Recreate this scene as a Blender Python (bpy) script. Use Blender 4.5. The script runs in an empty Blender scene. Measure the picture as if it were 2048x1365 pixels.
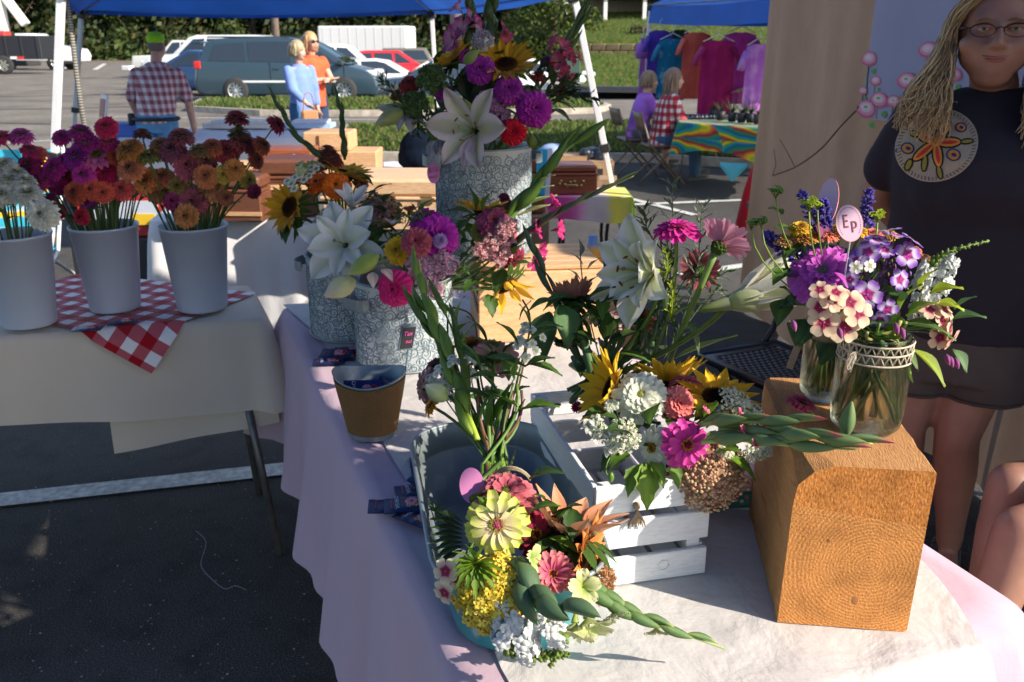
import bpy,math,random
import numpy as np
from mathutils import Vector,Matrix,noise
R=math.radians
pi=math.pi
random.seed(7)
S=bpy.context.scene
COL=S.collection
# camera, sky, sun, exposure
FPX,CAMH=1750.0,1.55
PITCH=math.atan(592/FPX)
cam=bpy.data.cameras.new('camera')
camo=bpy.data.objects.new('camera',cam)
COL.objects.link(camo)
cam.sensor_width=36
cam.lens=36*FPX/2048
cam.clip_start=0.05
cam.clip_end=600
camo.location=(0,0,CAMH)
camo.rotation_euler=(pi/2-PITCH,0,0)
cam.dof.use_dof=True
cam.dof.focus_distance=1.28
cam.dof.aperture_fstop=10.5
S.camera=camo
SUN_AZ=Vector((0.898,-0.44))
SUN_EL=R(32)
w=bpy.data.worlds.new('World')
S.world=w
w.use_nodes=True
nt=w.node_tree
bg=nt.nodes['Background']
sky=nt.nodes.new('ShaderNodeTexSky')
sky.sky_type='NISHITA'
sky.sun_disc=False
sky.sun_elevation=SUN_EL
sky.sun_rotation=math.atan2(SUN_AZ.x,SUN_AZ.y)
sky.air_density=1.0
sky.dust_density=1.2
nt.links.new(sky.outputs[0],bg.inputs[0])
bg.inputs[1].default_value=0.15
sl=bpy.data.lights.new('sun','SUN')
sl.energy=4.8
sl.angle=R(0.6)
sl.color=(1.0,0.89,0.74)
so=bpy.data.objects.new('sun',sl)
COL.objects.link(so)
SD=Vector((SUN_AZ.x*math.cos(SUN_EL),SUN_AZ.y*math.cos(SUN_EL),math.sin(SUN_EL)))
so.rotation_euler=SD.to_track_quat('Z','Y').to_euler()
so.location=SD*30
S.view_settings.view_transform='Standard'
S.view_settings.look='None'
S.view_settings.exposure=0.8
S.view_settings.gamma=1
S.view_settings.use_curve_mapping=False
S.render.engine='CYCLES'
S.cycles.max_bounces=8
S.cycles.transmission_bounces=8
S.cycles.transparent_max_bounces=12
S.cycles.caustics_refractive=False
S.cycles.caustics_reflective=False
# pixel helpers (2048 x 1365 photograph)
CR=Vector((1,0,0))
CF=Vector((0,math.cos(PITCH),-math.sin(PITCH)))
CU=Vector((0,math.sin(PITCH),math.cos(PITCH)))
def ray(px,py):
 return CR*((px-1024)/FPX)+CU*(-(py-682.5)/FPX)+CF
def at(px,py,Y):
 d=ray(px,py)
 return Vector((0,0,CAMH))+d*(Y/d.y)
def G(px,py,z=0.0):
 d=ray(px,py)
 return Vector((0,0,CAMH))+d*((z-CAMH)/d.z)
def rad(px,p):
 return px/FPX*(p-Vector((0,0,CAMH))).dot(CF)
def N3(r,u,c):
 return(CR*r+CU*u-CF*c).normalized()
# objects
def link(o,parent=None):
 COL.objects.link(o)
 if parent is not None:
  o.parent=parent
 return o
def tag(o,label=None,cat=None,group=None,kind=None):
 if label:o['label']=label
 if cat:o['category']=cat
 if group:o['group']=group
 if kind:o['kind']=kind
 return o
def thing(name,label,cat,loc=(0,0,0),rz=0.0,group=None):
 o=bpy.data.objects.new(name,None)
 o.empty_display_size=0.05
 link(o)
 o.location=loc
 o.rotation_euler=(0,0,rz)
 return tag(o,label,cat,group)
class MB:
 def __init__(s):
  s.V=[];s.F=[];s.C=[];s.M=[];s.col=(1,1,1);s.mat=0
 def add(s,V,F,C=None,mat=None):
  b=len(s.V)
  s.V+=[tuple(v)for v in V]
  s.F+=[tuple(i+b for i in f)for f in F]
  if C is None:s.C+=[s.col]*len(V)
  elif isinstance(C[0],(int,float)):s.C+=[C]*len(V)
  else:s.C+=list(C)
  s.M+=[s.mat if mat is None else mat]*len(F)
  return s
 def merge(s,o,M=None,mat=None):
  V=o.V if M is None else[M@Vector(v)for v in o.V]
  b=len(s.V)
  s.V+=[tuple(v)for v in V]
  s.F+=[tuple(i+b for i in f)for f in o.F]
  s.C+=o.C
  s.M+=o.M if mat is None else[mat]*len(o.F)
  return s
 def mesh(s,name,mats,smooth=False):
  me=bpy.data.meshes.new(name)
  me.from_pydata(s.V,[],s.F)
  if not isinstance(mats,(list,tuple)):mats=[mats]
  for m in mats:me.materials.append(m)
  n=len(me.polygons)
  if len(mats)>1:me.polygons.foreach_set('material_index',s.M)
  if smooth:me.polygons.foreach_set('use_smooth',[True]*n)
  ca=me.color_attributes.new('Col','FLOAT_COLOR','POINT')
  a=np.ones((len(s.V),4),dtype=np.float32)
  a[:,:3]=np.array(s.C,dtype=np.float32)
  ca.data.foreach_set('color',a.ravel())
  me.update()
  return me
 def build(s,name,mats,parent=None,smooth=False,M=None,**kw):
  o=bpy.data.objects.new(name,s.mesh(name,mats,smooth))
  link(o,parent)
  if M is not None:o.matrix_local=M
  return tag(o,**kw)if kw else o
 def box(s,c,d,rz=0.0,bev=0.0,col=None,M=None,mat=None):
  x,y,z=d[0]/2,d[1]/2,d[2]/2
  if bev<=0:
   V=[(i*x,j*y,k*z)for i in(-1,1)for j in(-1,1)for k in(-1,1)]
   F=[(0,1,3,2),(4,6,7,5),(0,4,5,1),(2,3,7,6),(0,2,6,4),(1,5,7,3)]
  else:
   b=min(bev,x*.9,y*.9,z*.9)
   V=[]
   for k in(-1,1):
    for i,j in((-1,-1),(1,-1),(1,1),(-1,1)):
     V+=[(i*(x-b),j*(y-b),k*z),(i*x,j*(y-b),k*(z-b)),(i*(x-b),j*y,k*(z-b))]
   F=[(0,9,6,3),(12,15,18,21)]
   lo=[(1,2),(4,5),(7,8),(10,11)]
   F+=[(2,5,17,14),(4,7,19,16),(8,11,23,20),(10,1,13,22)]
   F+=[(0,3,5,2),(3,6,7,4),(6,9,11,8),(9,0,1,10)]
   F+=[(12,14,17,15),(15,16,19,18),(18,20,23,21),(21,22,13,12)]
   F+=[(1,2,14,13),(5,4,16,17),(7,8,20,19),(11,10,22,23)]
   F+=[(0,2,1),(3,4,5),(6,8,7),(9,10,11),(12,13,14),(15,17,16),(18,19,20),(21,23,22)]
  T=Matrix.Translation(c)@Matrix.Rotation(rz,4,'Z')
  if M is not None:T=M@T
  return s.add([T@Vector(v)for v in V],F,col,mat)
 def tube(s,P,r,n=6,col=None,cap=True,mat=None,flat=1.0):
  P=[Vector(p)for p in P]
  if not isinstance(r,(list,tuple)):r=[r]*len(P)
  cols=col if(col is not None and not isinstance(col[0],(int,float)))else None
  V=[];C=[]
  t0=(P[1]-P[0]).normalized()
  up=Vector((0,0,1))if abs(t0.z)<.9 else Vector((1,0,0))
  a=t0.cross(up).normalized()
  for i,p in enumerate(P):
   t=(P[min(i+1,len(P)-1)]-P[max(i-1,0)])
   t=t.normalized()if t.length>1e-9 else t0
   a=(a-t*a.dot(t))
   a=a.normalized()if a.length>1e-6 else t.orthogonal().normalized()
   b=t.cross(a)
   for k in range(n):
    th=2*pi*k/n
    V.append(p+(a*math.cos(th)+b*(math.sin(th)*flat))*r[i])
    if cols:C.append(cols[i])
  F=[]
  for i in range(len(P)-1):
   for k in range(n):
    k2=(k+1)%n
    F.append((i*n+k,i*n+k2,(i+1)*n+k2,(i+1)*n+k))
  if cap:
   F.append(tuple(range(n-1,-1,-1)))
   F.append(tuple((len(P)-1)*n+k for k in range(n)))
  return s.add(V,F,C if cols else col,mat)
 def lathe(s,prof,n=24,c=(0,0,0),col=None,sx=1.0,sy=1.0,M=None,mat=None,cols=None):
  V=[];C=[]
  for i,(r,z)in enumerate(prof):
   for k in range(n):
    th=2*pi*k/n
    v=Vector((r*math.cos(th)*sx,r*math.sin(th)*sy,z))+Vector(c)
    V.append(M@v if M is not None else v)
    if cols:C.append(cols[i])
  F=[]
  for i in range(len(prof)-1):
   for k in range(n):
    k2=(k+1)%n
    F.append((i*n+k,i*n+k2,(i+1)*n+k2,(i+1)*n+k))
  return s.add(V,F,C if cols else col,mat)
 def ball(s,c,r,n=8,m=6,col=None,M=None,mat=None):
  if isinstance(r,(int,float)):r=(r,r,r)
  V=[];F=[]
  T=Matrix.Translation(c)
  if M is not None:T=T@M
  V.append(T@Vector((0,0,-r[2])))
  for i in range(1,m):
   ph=-pi/2+pi*i/m
   for k in range(n):
    th=2*pi*k/n
    V.append(T@Vector((r[0]*math.cos(ph)*math.cos(th),r[1]*math.cos(ph)*math.sin(th),r[2]*math.sin(ph))))
  V.append(T@Vector((0,0,r[2])))
  for k in range(n):
   k2=(k+1)%n
   F.append((0,1+k2,1+k))
   for i in range(m-2):
    F.append((1+i*n+k,1+i*n+k2,1+(i+1)*n+k2,1+(i+1)*n+k))
   F.append((len(V)-1,1+(m-2)*n+k,1+(m-2)*n+k2))
  return s.add(V,F,col,mat)
 def grid(s,fn,nu,nv,col=None,mat=None,colfn=None):
  V=[];C=[]
  for i in range(nu+1):
   for j in range(nv+1):
    V.append(fn(i/nu,j/nv))
    if colfn:C.append(colfn(i/nu,j/nv))
  F=[(i*(nv+1)+j,(i+1)*(nv+1)+j,(i+1)*(nv+1)+j+1,i*(nv+1)+j+1)for i in range(nu)for j in range(nv)]
  return s.add(V,F,C if colfn else col,mat)
 def prism(s,pts,z0,z1,col=None,M=None,mat=None):
  n=len(pts)
  V=[Vector((p[0],p[1],z0))for p in pts]+[Vector((p[0],p[1],z1))for p in pts]
  if M is not None:V=[M@v for v in V]
  F=[tuple(range(n-1,-1,-1)),tuple(range(n,2*n))]+[(i,(i+1)%n,n+(i+1)%n,n+i)for i in range(n)]
  return s.add(V,F,col,mat)
def bez(a,b,c,d,n=8):
 out=[]
 for i in range(n+1):
  t=i/n;q=1-t
  out.append(Vector(a)*q**3+Vector(b)*3*q*q*t+Vector(c)*3*q*t*t+Vector(d)*t**3)
 return out
def spline(P,n=5):
 P=[Vector(p)for p in P];out=[]
 for i in range(len(P)-1):
  p0=P[max(i-1,0)];p1=P[i];p2=P[i+1];p3=P[min(i+2,len(P)-1)]
  for k in range(n):
   t=k/n
   out.append(.5*((2*p1)+(p2-p0)*t+(2*p0-5*p1+4*p2-p3)*t*t+(3*p1-p0-3*p2+p3)*t**3))
 out.append(P[-1])
 return out
def frame(p,n,roll=0.0):
 q=Vector(n).to_track_quat('Z','Y')
 return Matrix.Translation(p)@q.to_matrix().to_4x4()@Matrix.Rotation(roll,4,'Z')
def inst(name,me,parent,M):
 o=bpy.data.objects.new(name,me)
 link(o,parent)
 o.matrix_local=M
 return o
def lerp(a,b,t):return tuple(x+(y-x)*t for x,y in zip(a,b))
def jit(c,a=.1):
 k=1+random.uniform(-a,a)
 return tuple(max(0,x*k*(1+random.uniform(-a,a)*.4))for x in c)
def uni(a,b):return random.uniform(a,b)
def apply_mods(o):
 dg=bpy.context.evaluated_depsgraph_get()
 me=bpy.data.meshes.new_from_object(o.evaluated_get(dg))
 o.modifiers.clear()
 o.data=me
 return o
def remesh(o,vox,sm=4,fac=.6):
 m=o.modifiers.new('r','REMESH');m.mode='VOXEL';m.voxel_size=vox;m.use_smooth_shade=True
 m=o.modifiers.new('s','SMOOTH');m.iterations=sm;m.factor=fac
 mats=list(o.data.materials)
 apply_mods(o)
 o.data.materials.clear()
 for x in mats:o.data.materials.append(x)
 return o
def text(body,size,parent,M,mat,name='lettering',ext=0.0004,shear=0.0,**kw):
 c=bpy.data.curves.new(name,'FONT');c.body=body;c.size=size;c.extrude=ext;c.align_x='CENTER';c.align_y='CENTER';c.shear=shear
 c.resolution_u=3
 o=bpy.data.objects.new(name,c)
 COL.objects.link(o)
 bpy.context.view_layer.update()
 me=bpy.data.meshes.new_from_object(o.evaluated_get(bpy.context.evaluated_depsgraph_get()))
 bpy.data.objects.remove(o)
 me.materials.clear();me.materials.append(mat)
 return inst(name,me,parent,M)
# materials
MAT={}
def newmat(name):
 m=bpy.data.materials.new(name);m.use_nodes=True
 MAT[name]=m
 t=m.node_tree
 return m,t,t.nodes['Principled BSDF'],t.nodes['Material Output']
def nd(t,kind,**kw):
 n=t.nodes.new(kind)
 for k,v in kw.items():
  if k in('op',):n.operation=v
  elif hasattr(n,k)and not isinstance(k,int):setattr(n,k,v)
 return n
def val(n,**kw):
 for k,v in kw.items():n.inputs[k.replace('_',' ')].default_value=v
 return n
def ramp(t,src,stops):
 r=t.nodes.new('ShaderNodeValToRGB')
 while len(r.color_ramp.elements)<len(stops):r.color_ramp.elements.new(.5)
 for e,(p,c)in zip(r.color_ramp.elements,stops):
  e.position=p;e.color=(*c,1)
 t.links.new(src,r.inputs[0])
 return r.outputs[0]
def tex(t,scale,detail=4,kind='Noise',coord='Object',vec=None,stretch=None,rot=None):
 n=t.nodes.new('ShaderNodeTex'+kind)
 if vec is None:
  c=t.nodes.new('ShaderNodeTexCoord');vec=c.outputs[coord]
 if stretch or rot:
  mp=t.nodes.new('ShaderNodeMapping')
  if stretch:mp.inputs['Scale'].default_value=stretch
  if rot:mp.inputs['Rotation'].default_value=rot
  t.links.new(vec,mp.inputs[0]);vec=mp.outputs[0]
 t.links.new(vec,n.inputs['Vector'])
 n.inputs['Scale'].default_value=scale
 if kind=='Noise':n.inputs['Detail'].default_value=detail
 return n
def math_(t,op,a,b=None,clamp=False):
 n=t.nodes.new('ShaderNodeMath');n.operation=op;n.use_clamp=clamp
 for i,x in enumerate((a,b)):
  if x is None:continue
  if isinstance(x,(int,float)):n.inputs[i].default_value=x
  else:t.links.new(x,n.inputs[i])
 return n.outputs[0]
def mix(t,f,a,b,mode='MIX'):
 n=t.nodes.new('ShaderNodeMix');n.data_type='RGBA';n.blend_type=mode
 for i,x in((0,f),(6,a),(7,b)):
  if isinstance(x,(int,float)):n.inputs[i].default_value=x
  elif isinstance(x,tuple):n.inputs[i].default_value=(*x,1)
  else:t.links.new(x,n.inputs[i])
 return n.outputs[2]
def bump(t,h,strength=.3,dist=.01,b=None):
 n=t.nodes.new('ShaderNodeBump');n.inputs['Strength'].default_value=strength;n.inputs['Distance'].default_value=dist
 t.links.new(h,n.inputs['Height'])
 if b is not None:t.links.new(n.outputs[0],b.inputs['Normal'])
 return n.outputs[0]
def solid(name,col,rough=.6,metal=0.0,var=.15,vscale=8,bmp=0.0,bscale=60,spec=.5,coat=0.0,emit=None,sheen=0.0,transl=0.0):
 if name in MAT:return MAT[name]
 m,t,b,out=newmat(name)
 n=tex(t,vscale)
 hi=tuple(min(1,c*(1+var))for c in col);lo=tuple(c*(1-var)for c in col)
 c=ramp(t,n.outputs[0],[(.3,lo),(.7,hi)])
 t.links.new(c,b.inputs['Base Color'])
 b.inputs['Roughness'].default_value=rough;b.inputs['Metallic'].default_value=metal
 b.inputs['Specular IOR Level'].default_value=spec
 b.inputs['Coat Weight'].default_value=coat
 b.inputs['Sheen Weight'].default_value=sheen
 if bmp:bump(t,tex(t,bscale,5).outputs[0],bmp,.004,b)
 if transl:
  tr=t.nodes.new('ShaderNodeBsdfTranslucent');t.links.new(c,tr.inputs[0])
  mx=t.nodes.new('ShaderNodeMixShader');mx.inputs[0].default_value=transl
  t.links.new(b.outputs[0],mx.inputs[1]);t.links.new(tr.outputs[0],mx.inputs[2]);t.links.new(mx.outputs[0],out.inputs[0])
 return m
def vmat(name,rough=.5,transl=.0,var=.12,vscale=60,bmp=.0,bscale=200,spec=.4,coat=0.,sheen=0.,metal=0.,stretch=None):
 if name in MAT:return MAT[name]
 m,t,b,out=newmat(name)
 a=t.nodes.new('ShaderNodeAttribute');a.attribute_name='Col'
 n=tex(t,vscale,3,stretch=stretch)
 f=ramp(t,n.outputs[0],[(.25,(1-var,)*3),(.75,(1+0*var,)*3)])
 c=mix(t,1.0,a.outputs[0],f,'MULTIPLY')
 t.links.new(c,b.inputs['Base Color'])
 b.inputs['Roughness'].default_value=rough;b.inputs['Specular IOR Level'].default_value=spec
 b.inputs['Coat Weight'].default_value=coat;b.inputs['Sheen Weight'].default_value=sheen;b.inputs['Metallic'].default_value=metal
 if bmp:bump(t,tex(t,bscale,3,stretch=stretch).outputs[0],bmp,.002,b)
 if transl:
  tr=t.nodes.new('ShaderNodeBsdfTranslucent');t.links.new(c,tr.inputs[0])
  mx=t.nodes.new('ShaderNodeMixShader');mx.inputs[0].default_value=transl
  t.links.new(b.outputs[0],mx.inputs[1]);t.links.new(tr.outputs[0],mx.inputs[2]);t.links.new(mx.outputs[0],out.inputs[0])
 return m
PETAL=vmat('petal',rough=.55,transl=.26,var=.10,vscale=90,bmp=.25,bscale=500,spec=.25,sheen=.15)
LEAF=vmat('leaf',rough=.42,transl=.3,var=.3,vscale=70,bmp=.3,bscale=240,spec=.45)
STEM=vmat('stem',rough=.45,transl=.0,var=.25,vscale=50,bmp=.15,bscale=200,spec=.4)
DISC=vmat('disc',rough=.8,var=.4,vscale=700,bmp=.9,bscale=1500,spec=.1)
PAINT=vmat('car_paint',rough=.3,var=.05,vscale=3,coat=.35,spec=.4)
SKIN=vmat('skin',rough=.5,var=.1,vscale=25,bmp=.05,bscale=300,spec=.35)
FAB=vmat('fabric',rough=.9,var=.12,vscale=30,bmp=.3,bscale=900,spec=.1,sheen=.2)
PLAIN=vmat('plain',rough=.55,var=.12,vscale=20)
BARK=vmat('bark',rough=.9,var=.45,vscale=9,bmp=.8,bscale=30,spec=.1)
FOL=vmat('foliage',rough=.6,transl=.25,var=.35,vscale=2.0,spec=.25)
RUB=solid('rubber',(.03,.03,.032),.8,bmp=.3)
CHROME=solid('chrome',(.75,.76,.78),.22,1.0,.05)
GLASSD=solid('car_glass',(.012,.016,.02),.06,0.0,.1,spec=.9,coat=1.0)
# ground, lot markings, lawns, hill
def sstep(x,a,b):
 t=min(1,max(0,(x-a)/(b-a)));return t*t*(3-2*t)
def ground_z(x,y):
 return-0.38*sstep(x,-6.5,-3.8)*(1-sstep(x,3,7))*sstep(y,27.2,30.5)
def asphalt(name,base,speck=.35,tint=(1.0,.97,.92)):
 m,t,b,out=newmat(name)
 big=tex(t,.7,5);fine=tex(t,220,2);mid=tex(t,9,6)
 vo=tex(t,170,kind='Voronoi')
 lo=tuple(base*.72*c for c in tint);hi=tuple(base*1.3*c for c in tint)
 c1=ramp(t,big.outputs[0],[(.3,lo),(.7,hi)])
 c2=ramp(t,fine.outputs[0],[(.35,(.55,)*3),(.55,(1.0,)*3),(.72,(1+speck*2.6,)*3)])
 c=mix(t,1.0,c1,c2,'MULTIPLY')
 pale=ramp(t,vo.outputs['Distance'],[(.0,(1.7,1.6,1.45)),(.16,(1.7,1.6,1.45)),(.24,(.85,)*3),(1,(.85,)*3)])
 c=mix(t,.75,c,mix(t,1.0,c,pale,'MULTIPLY'))
 st=ramp(t,mid.outputs[0],[(.28,(.7,)*3),(.5,(1,)*3)])
 c=mix(t,1.0,c,st,'MULTIPLY')
 t.links.new(c,b.inputs['Base Color']);b.inputs['Roughness'].default_value=.88;b.inputs['Specular IOR Level'].default_value=.25
 bump(t,mix(t,.5,fine.outputs[0],vo.outputs['Distance']),.7,.006,b)
 return m
ASPH=asphalt('asphalt',.08,tint=(1,.95,.88))
ROAD=asphalt('road_asphalt',.2,.15,(1,.89,.76))
def grassm(name,a,b_):
 m,t,b,out=newmat(name)
 n=tex(t,1.2,6);f=tex(t,30,4)
 c=ramp(t,n.outputs[0],[(.25,a),(.6,b_),(.8,(.19,.165,.06))])
 c=mix(t,1.0,c,ramp(t,f.outputs[0],[(.3,(.45,)*3),(.7,(1.25,)*3)]),'MULTIPLY')
 t.links.new(c,b.inputs['Base Color']);b.inputs['Roughness'].default_value=.9;b.inputs['Specular IOR Level'].default_value=.1
 bump(t,f.outputs[0],1,.08,b)
 return m
GRASS=grassm('grass_soil',(.055,.095,.018),(.12,.165,.03))
LINE=solid('line_paint',(.5,.5,.47),.8,0,.35,40,.4,200)
CONC=solid('concrete',(.36,.32,.27),.9,0,.3,6,.4,80)
mb=MB()
xs=[-160,-90,-60,-40]+[-30+1.5*i for i in range(41)]+[40,60,90,160]
ys=[-30,-10,0,4,10,16,20,24]+[27+.5*i for i in range(9)]+[34,40,50,70,100,150,300]
V=[(x,y,ground_z(x,y))for x in xs for y in ys];n=len(ys)
mb.add(V,[(i*n+j,(i+1)*n+j,(i+1)*n+j+1,i*n+j+1)for i in range(len(xs)-1)for j in range(n-1)])
mb.build('asphalt_lot',ASPH,smooth=True,kind='structure')
def sheet(name,pts,z,m,kind='structure',zf=None):
 b_=MB();b_.add([(p[0],p[1],z+(zf(p[0],p[1])if zf else 0))for p in pts],[tuple(range(len(pts)))])
 return b_.build(name,m,kind=kind)
sheet('road',[(-90,12.2),(-5.0,12.2),(-3.2,15.2),(6,15.6),(40,10),(60,10),(60,30.5),(24,30.5),(7.0,27.2),(3.9,26.9),(-6,26.9),(-8.6,60),(-11,96),(-90,96)],.005,ROAD)
def stripe(a,b,w,z=.009,name='painted_line'):
 a=Vector(a);b=Vector(b);d=(b-a).normalized();n_=Vector((-d.y,d.x,0))*(w/2)
 return sheet(name,[a-n_,b-n_,b+n_,a+n_],z,LINE)
stripe(G(-420,1050),G(1010,893),.105)
stripe(G(1240,412),G(1620,396),.10)
stripe(G(1205,385),G(1390,432),.09)
stripe(G(1360,552),G(1640,510),.10)
stripe(G(-60,292),G(420,262),.1)
stripe(G(230,235),G(760,241),.1,z=.012)
for k in range(5):
 stripe(G(150+60*k,128),G(120+70*k,140),.35,z=.012)
SEAM=solid('tar_seam',(.05,.047,.045),.85,0,.3)
for a,b in(((-80,222),(330,214)),((-80,196),(250,190)),((-50,246),(120,250))):
 A=G(*a);B=G(*b);d=(B-A).normalized();n_=Vector((-d.y,d.x,0))*.1
 sheet('tar_seam',[A-n_,B-n_,B+n_,A+n_],.013,SEAM)
def lawn(name,pts,h,kerb=True,kname='kerb',col=None,zt=0.0):
 P=[Vector((p[0],p[1],0))for p in pts]
 c=sum(P,Vector())/len(P)
 b_=MB();inner=[p+(c-p).normalized()*.16 for p in P]
 b_.add([(p.x,p.y,h-.01)for p in inner],[tuple(range(len(P)))])
 b_.build(name,GRASS,kind='structure')
 if kerb:
  k=MB();nn=len(P)
  V=[(p.x,p.y,-.02)for p in P]+[(p.x,p.y,h)for p in P]+[(p.x,p.y,h+.003)for p in inner]+[(p.x,p.y,-.02)for p in inner]
  F=[]
  for i in range(nn):
   j=(i+1)%nn
   F+=[(i,j,nn+j,nn+i),(nn+i,nn+j,2*nn+j,2*nn+i),(2*nn+i,2*nn+j,3*nn+j,3*nn+i)]
  k.add(V,F);k.build(kname,CONC,kind='structure')
 return inner
def blades(name,inner,z,n,h,cols,parent=None):
 b_=MB();xs_=[p.x for p in inner];ys_=[p.y for p in inner]
 def inside(x,y):
  c=False;j=len(inner)-1
  for i in range(len(inner)):
   a,q=inner[i],inner[j]
   if(a.y>y)!=(q.y>y)and x<(q.x-a.x)*(y-a.y)/(q.y-a.y)+a.x:c=not c
   j=i
  return c
 k=0
 while k<n:
  x=uni(min(xs_),max(xs_));y=uni(min(ys_),max(ys_));k+=1
  if not inside(x,y):continue
  th=uni(0,pi);s_=uni(.012,.03)*1.6;hh=h*uni(.5,1.3);l=uni(-.6,.6)*hh
  dx,dy=math.cos(th)*s_,math.sin(th)*s_
  c=jit(random.choice(cols),.25)
  zz=z(x,y)if callable(z)else z
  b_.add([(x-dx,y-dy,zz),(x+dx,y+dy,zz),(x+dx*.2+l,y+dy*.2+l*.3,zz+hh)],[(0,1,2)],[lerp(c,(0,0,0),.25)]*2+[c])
 return b_.build(name,FOL,parent,kind='stuff')
GC=[(.10,.17,.03),(.14,.2,.04),(.07,.13,.025),(.2,.19,.07)]
isl=[G(372,224),G(520,233),G(700,234),G(900,232),G(1120,230),G(1195,228),G(1222,220),G(1190,210),G(1000,205),G(600,204),G(400,208)]
inn=lawn('island_lawn',isl,.14)
tag(blades('grass',inn,.13,9000,.09,GC),'thin strip of bright green grass on the kerbed island before the van','grass')
law2=[G(640,322),G(870,323),G(1300,326),G(1620,345),G(1620,262),G(1300,254),G(900,258),G(690,262)]
inn=lawn('near_lawn',law2,.12)
tag(blades('grass',inn,.11,26000,.075,GC),'green lawn behind the pale wooden chests','grass')
def hill_z(x,y):
 e=31.5-.32*(x-4)
 z=.02+1.0*sstep(y,e,e+19)+(.75*sstep(y,e+19.2,e+19.6)+2.2*sstep(y,e+19.6,e+46))*sstep(x,2.5,3.6)
 return z*(1-.35*sstep(5-x,0,6))
b_=MB();nu,nv=34,70
b_.grid(lambda u,v:(lambda x:(x,(31.5-.32*(x-4))+v*70,hill_z(x,(31.5-.32*(x-4))+v*70)+.03))(2.5+u*60),nu,nv)
b_.build('hillside',GRASS,smooth=True,kind='structure')
k=MB()
for i in range(40):
 x0=2.2+i*1.0;x1=x0+1.0;e0=31.5-.32*(x0-4);e1=31.5-.32*(x1-4)
 k.add([(x0,e0-.35,0),(x1,e1-.35,0),(x1,e1-.35,.2),(x0,e0-.35,.2),(x1,e1+.15,.2),(x0,e0+.15,.2)],[(0,1,2,3),(3,2,4,5)])
k.build('road_kerb',solid('dark_kerb',(.07,.07,.075),.85),kind='structure')
b_=MB()
for i in range(26000):
 x=uni(2.8,26);e=31.5-.32*(x-4);y=e+uni(.3,44);c=jit(random.choice(GC),.25);s_=uni(.03,.08);hh=uni(.06,.2);z=hill_z(x,y)+.02
 b_.add([(x-s_,y,z),(x+s_,y,z),(x+uni(-.05,.05),y,z+hh)],[(0,1,2)],c)
tag(b_.build('grass',FOL,kind='stuff'),'rough sunlit grass on the slope below the grey house','grass')
t_=thing('retaining_wall','low tan stone retaining wall across the grassy slope','wall',(5,50,0))
ST=vmat('stone',rough=.9,var=.4,vscale=4,bmp=.6,bscale=14,spec=.1)
for r_ in range(2):
 for i in range(24):
  x=2.9+i*.75+(r_%2)*.35;y=31.5-.32*(x-4)+19.15;q=MB();q.col=jit((.3,.22,.13),.2)
  q.box((0,0,0),(.73,.3,.34),bev=.03)
  q.build('stone',ST,t_,M=Matrix.Translation((x-5,y-50,1.0+.18+r_*.36-.1))@Matrix.Rotation(-.31,4,'Z'))
sheet('earth_bank',[(-90,95),(-8,95),(-8,106),(-90,112)],.03,solid('earth',(.26,.16,.08),.95,0,.4,.5))
# trees
def crown_mesh(name,rx,rz,n,cols,leaf,seed,clumps=26,cone=0.0):
 rd=random.Random(seed);b_=MB();cl=[]
 for i in range(clumps):
  th=rd.uniform(0,2*pi);ph=rd.uniform(-.9,1.0);rr=rd.uniform(.35,.95)
  k=math.sqrt(max(0,1-ph*ph*.8))*(1-cone*(ph+1)/2)
  cl.append((math.cos(th)*rx*rr*k,math.sin(th)*rx*rr*k,rz*ph*.85,rd.uniform(.22,.42)*rx,rd.uniform(.6,1.25)))
 for i in range(n):
  c=cl[rd.randrange(len(cl))]
  d=Vector((rd.gauss(0,1),rd.gauss(0,1),rd.gauss(0,.8))).normalized()*c[3]*rd.uniform(.6,1.05)
  p=Vector(c[:3])+d;s_=leaf*rd.uniform(.5,1.3)
  nrm=(d.normalized()+Vector((rd.gauss(0,.5),rd.gauss(0,.5),rd.gauss(0,.5)))).normalized()
  a=nrm.orthogonal().normalized();a=Matrix.Rotation(rd.uniform(0,6.28),3,nrm)@a;q=nrm.cross(a)
  base=cols[rd.randrange(len(cols))];kk=c[4]*rd.uniform(.75,1.25);col=tuple(x*kk for x in base)
  b_.add([p-a*s_,p-q*s_*.5,p+a*s_,p+q*s_*.5],[(0,1,2,3)],col)
 return b_.mesh(name,FOL)
def trunk_mb(h,r,rx,rz,seed):
 rd=random.Random(seed);b_=MB();b_.col=(.09,.065,.05)
 P=[Vector((0,0,-.2))]
 for i in range(1,6):P.append(Vector((rd.uniform(-.1,.1),rd.uniform(-.1,.1),h*i/5)))
 b_.tube(P,[r*(1.25-.2*i)for i in range(6)],7)
 for i in range(5):
  a=P[2+i%4];th=rd.uniform(0,6.28);L=rx*rd.uniform(.5,.9)
  b_.tube([a,a+Vector((math.cos(th)*L*.5,math.sin(th)*L*.5,L*.35)),a+Vector((math.cos(th)*L,math.sin(th)*L,L*.9))],[r*.4,r*.25,r*.08],5)
 return b_
DK=[(.03,.055,.016),(.045,.072,.018),(.065,.085,.024),(.02,.038,.012),(.10,.085,.03)]
MD=[(.05,.085,.018),(.07,.11,.022),(.04,.066,.016),(.09,.12,.03)]
CM=[crown_mesh('crown',4.2,5.2,6500,DK,.28,1,40),crown_mesh('crown',4.0,5.0,6500,DK+MD[:1],.27,2,36),crown_mesh('crown',3.6,5.4,6000,MD,.26,3,36),crown_mesh('crown',3.8,5.6,6000,DK,.27,4,30,cone=.6)]
TM=[trunk_mb(7,.3,4,5,i).mesh('trunk',BARK,True)for i in range(3)]
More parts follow.
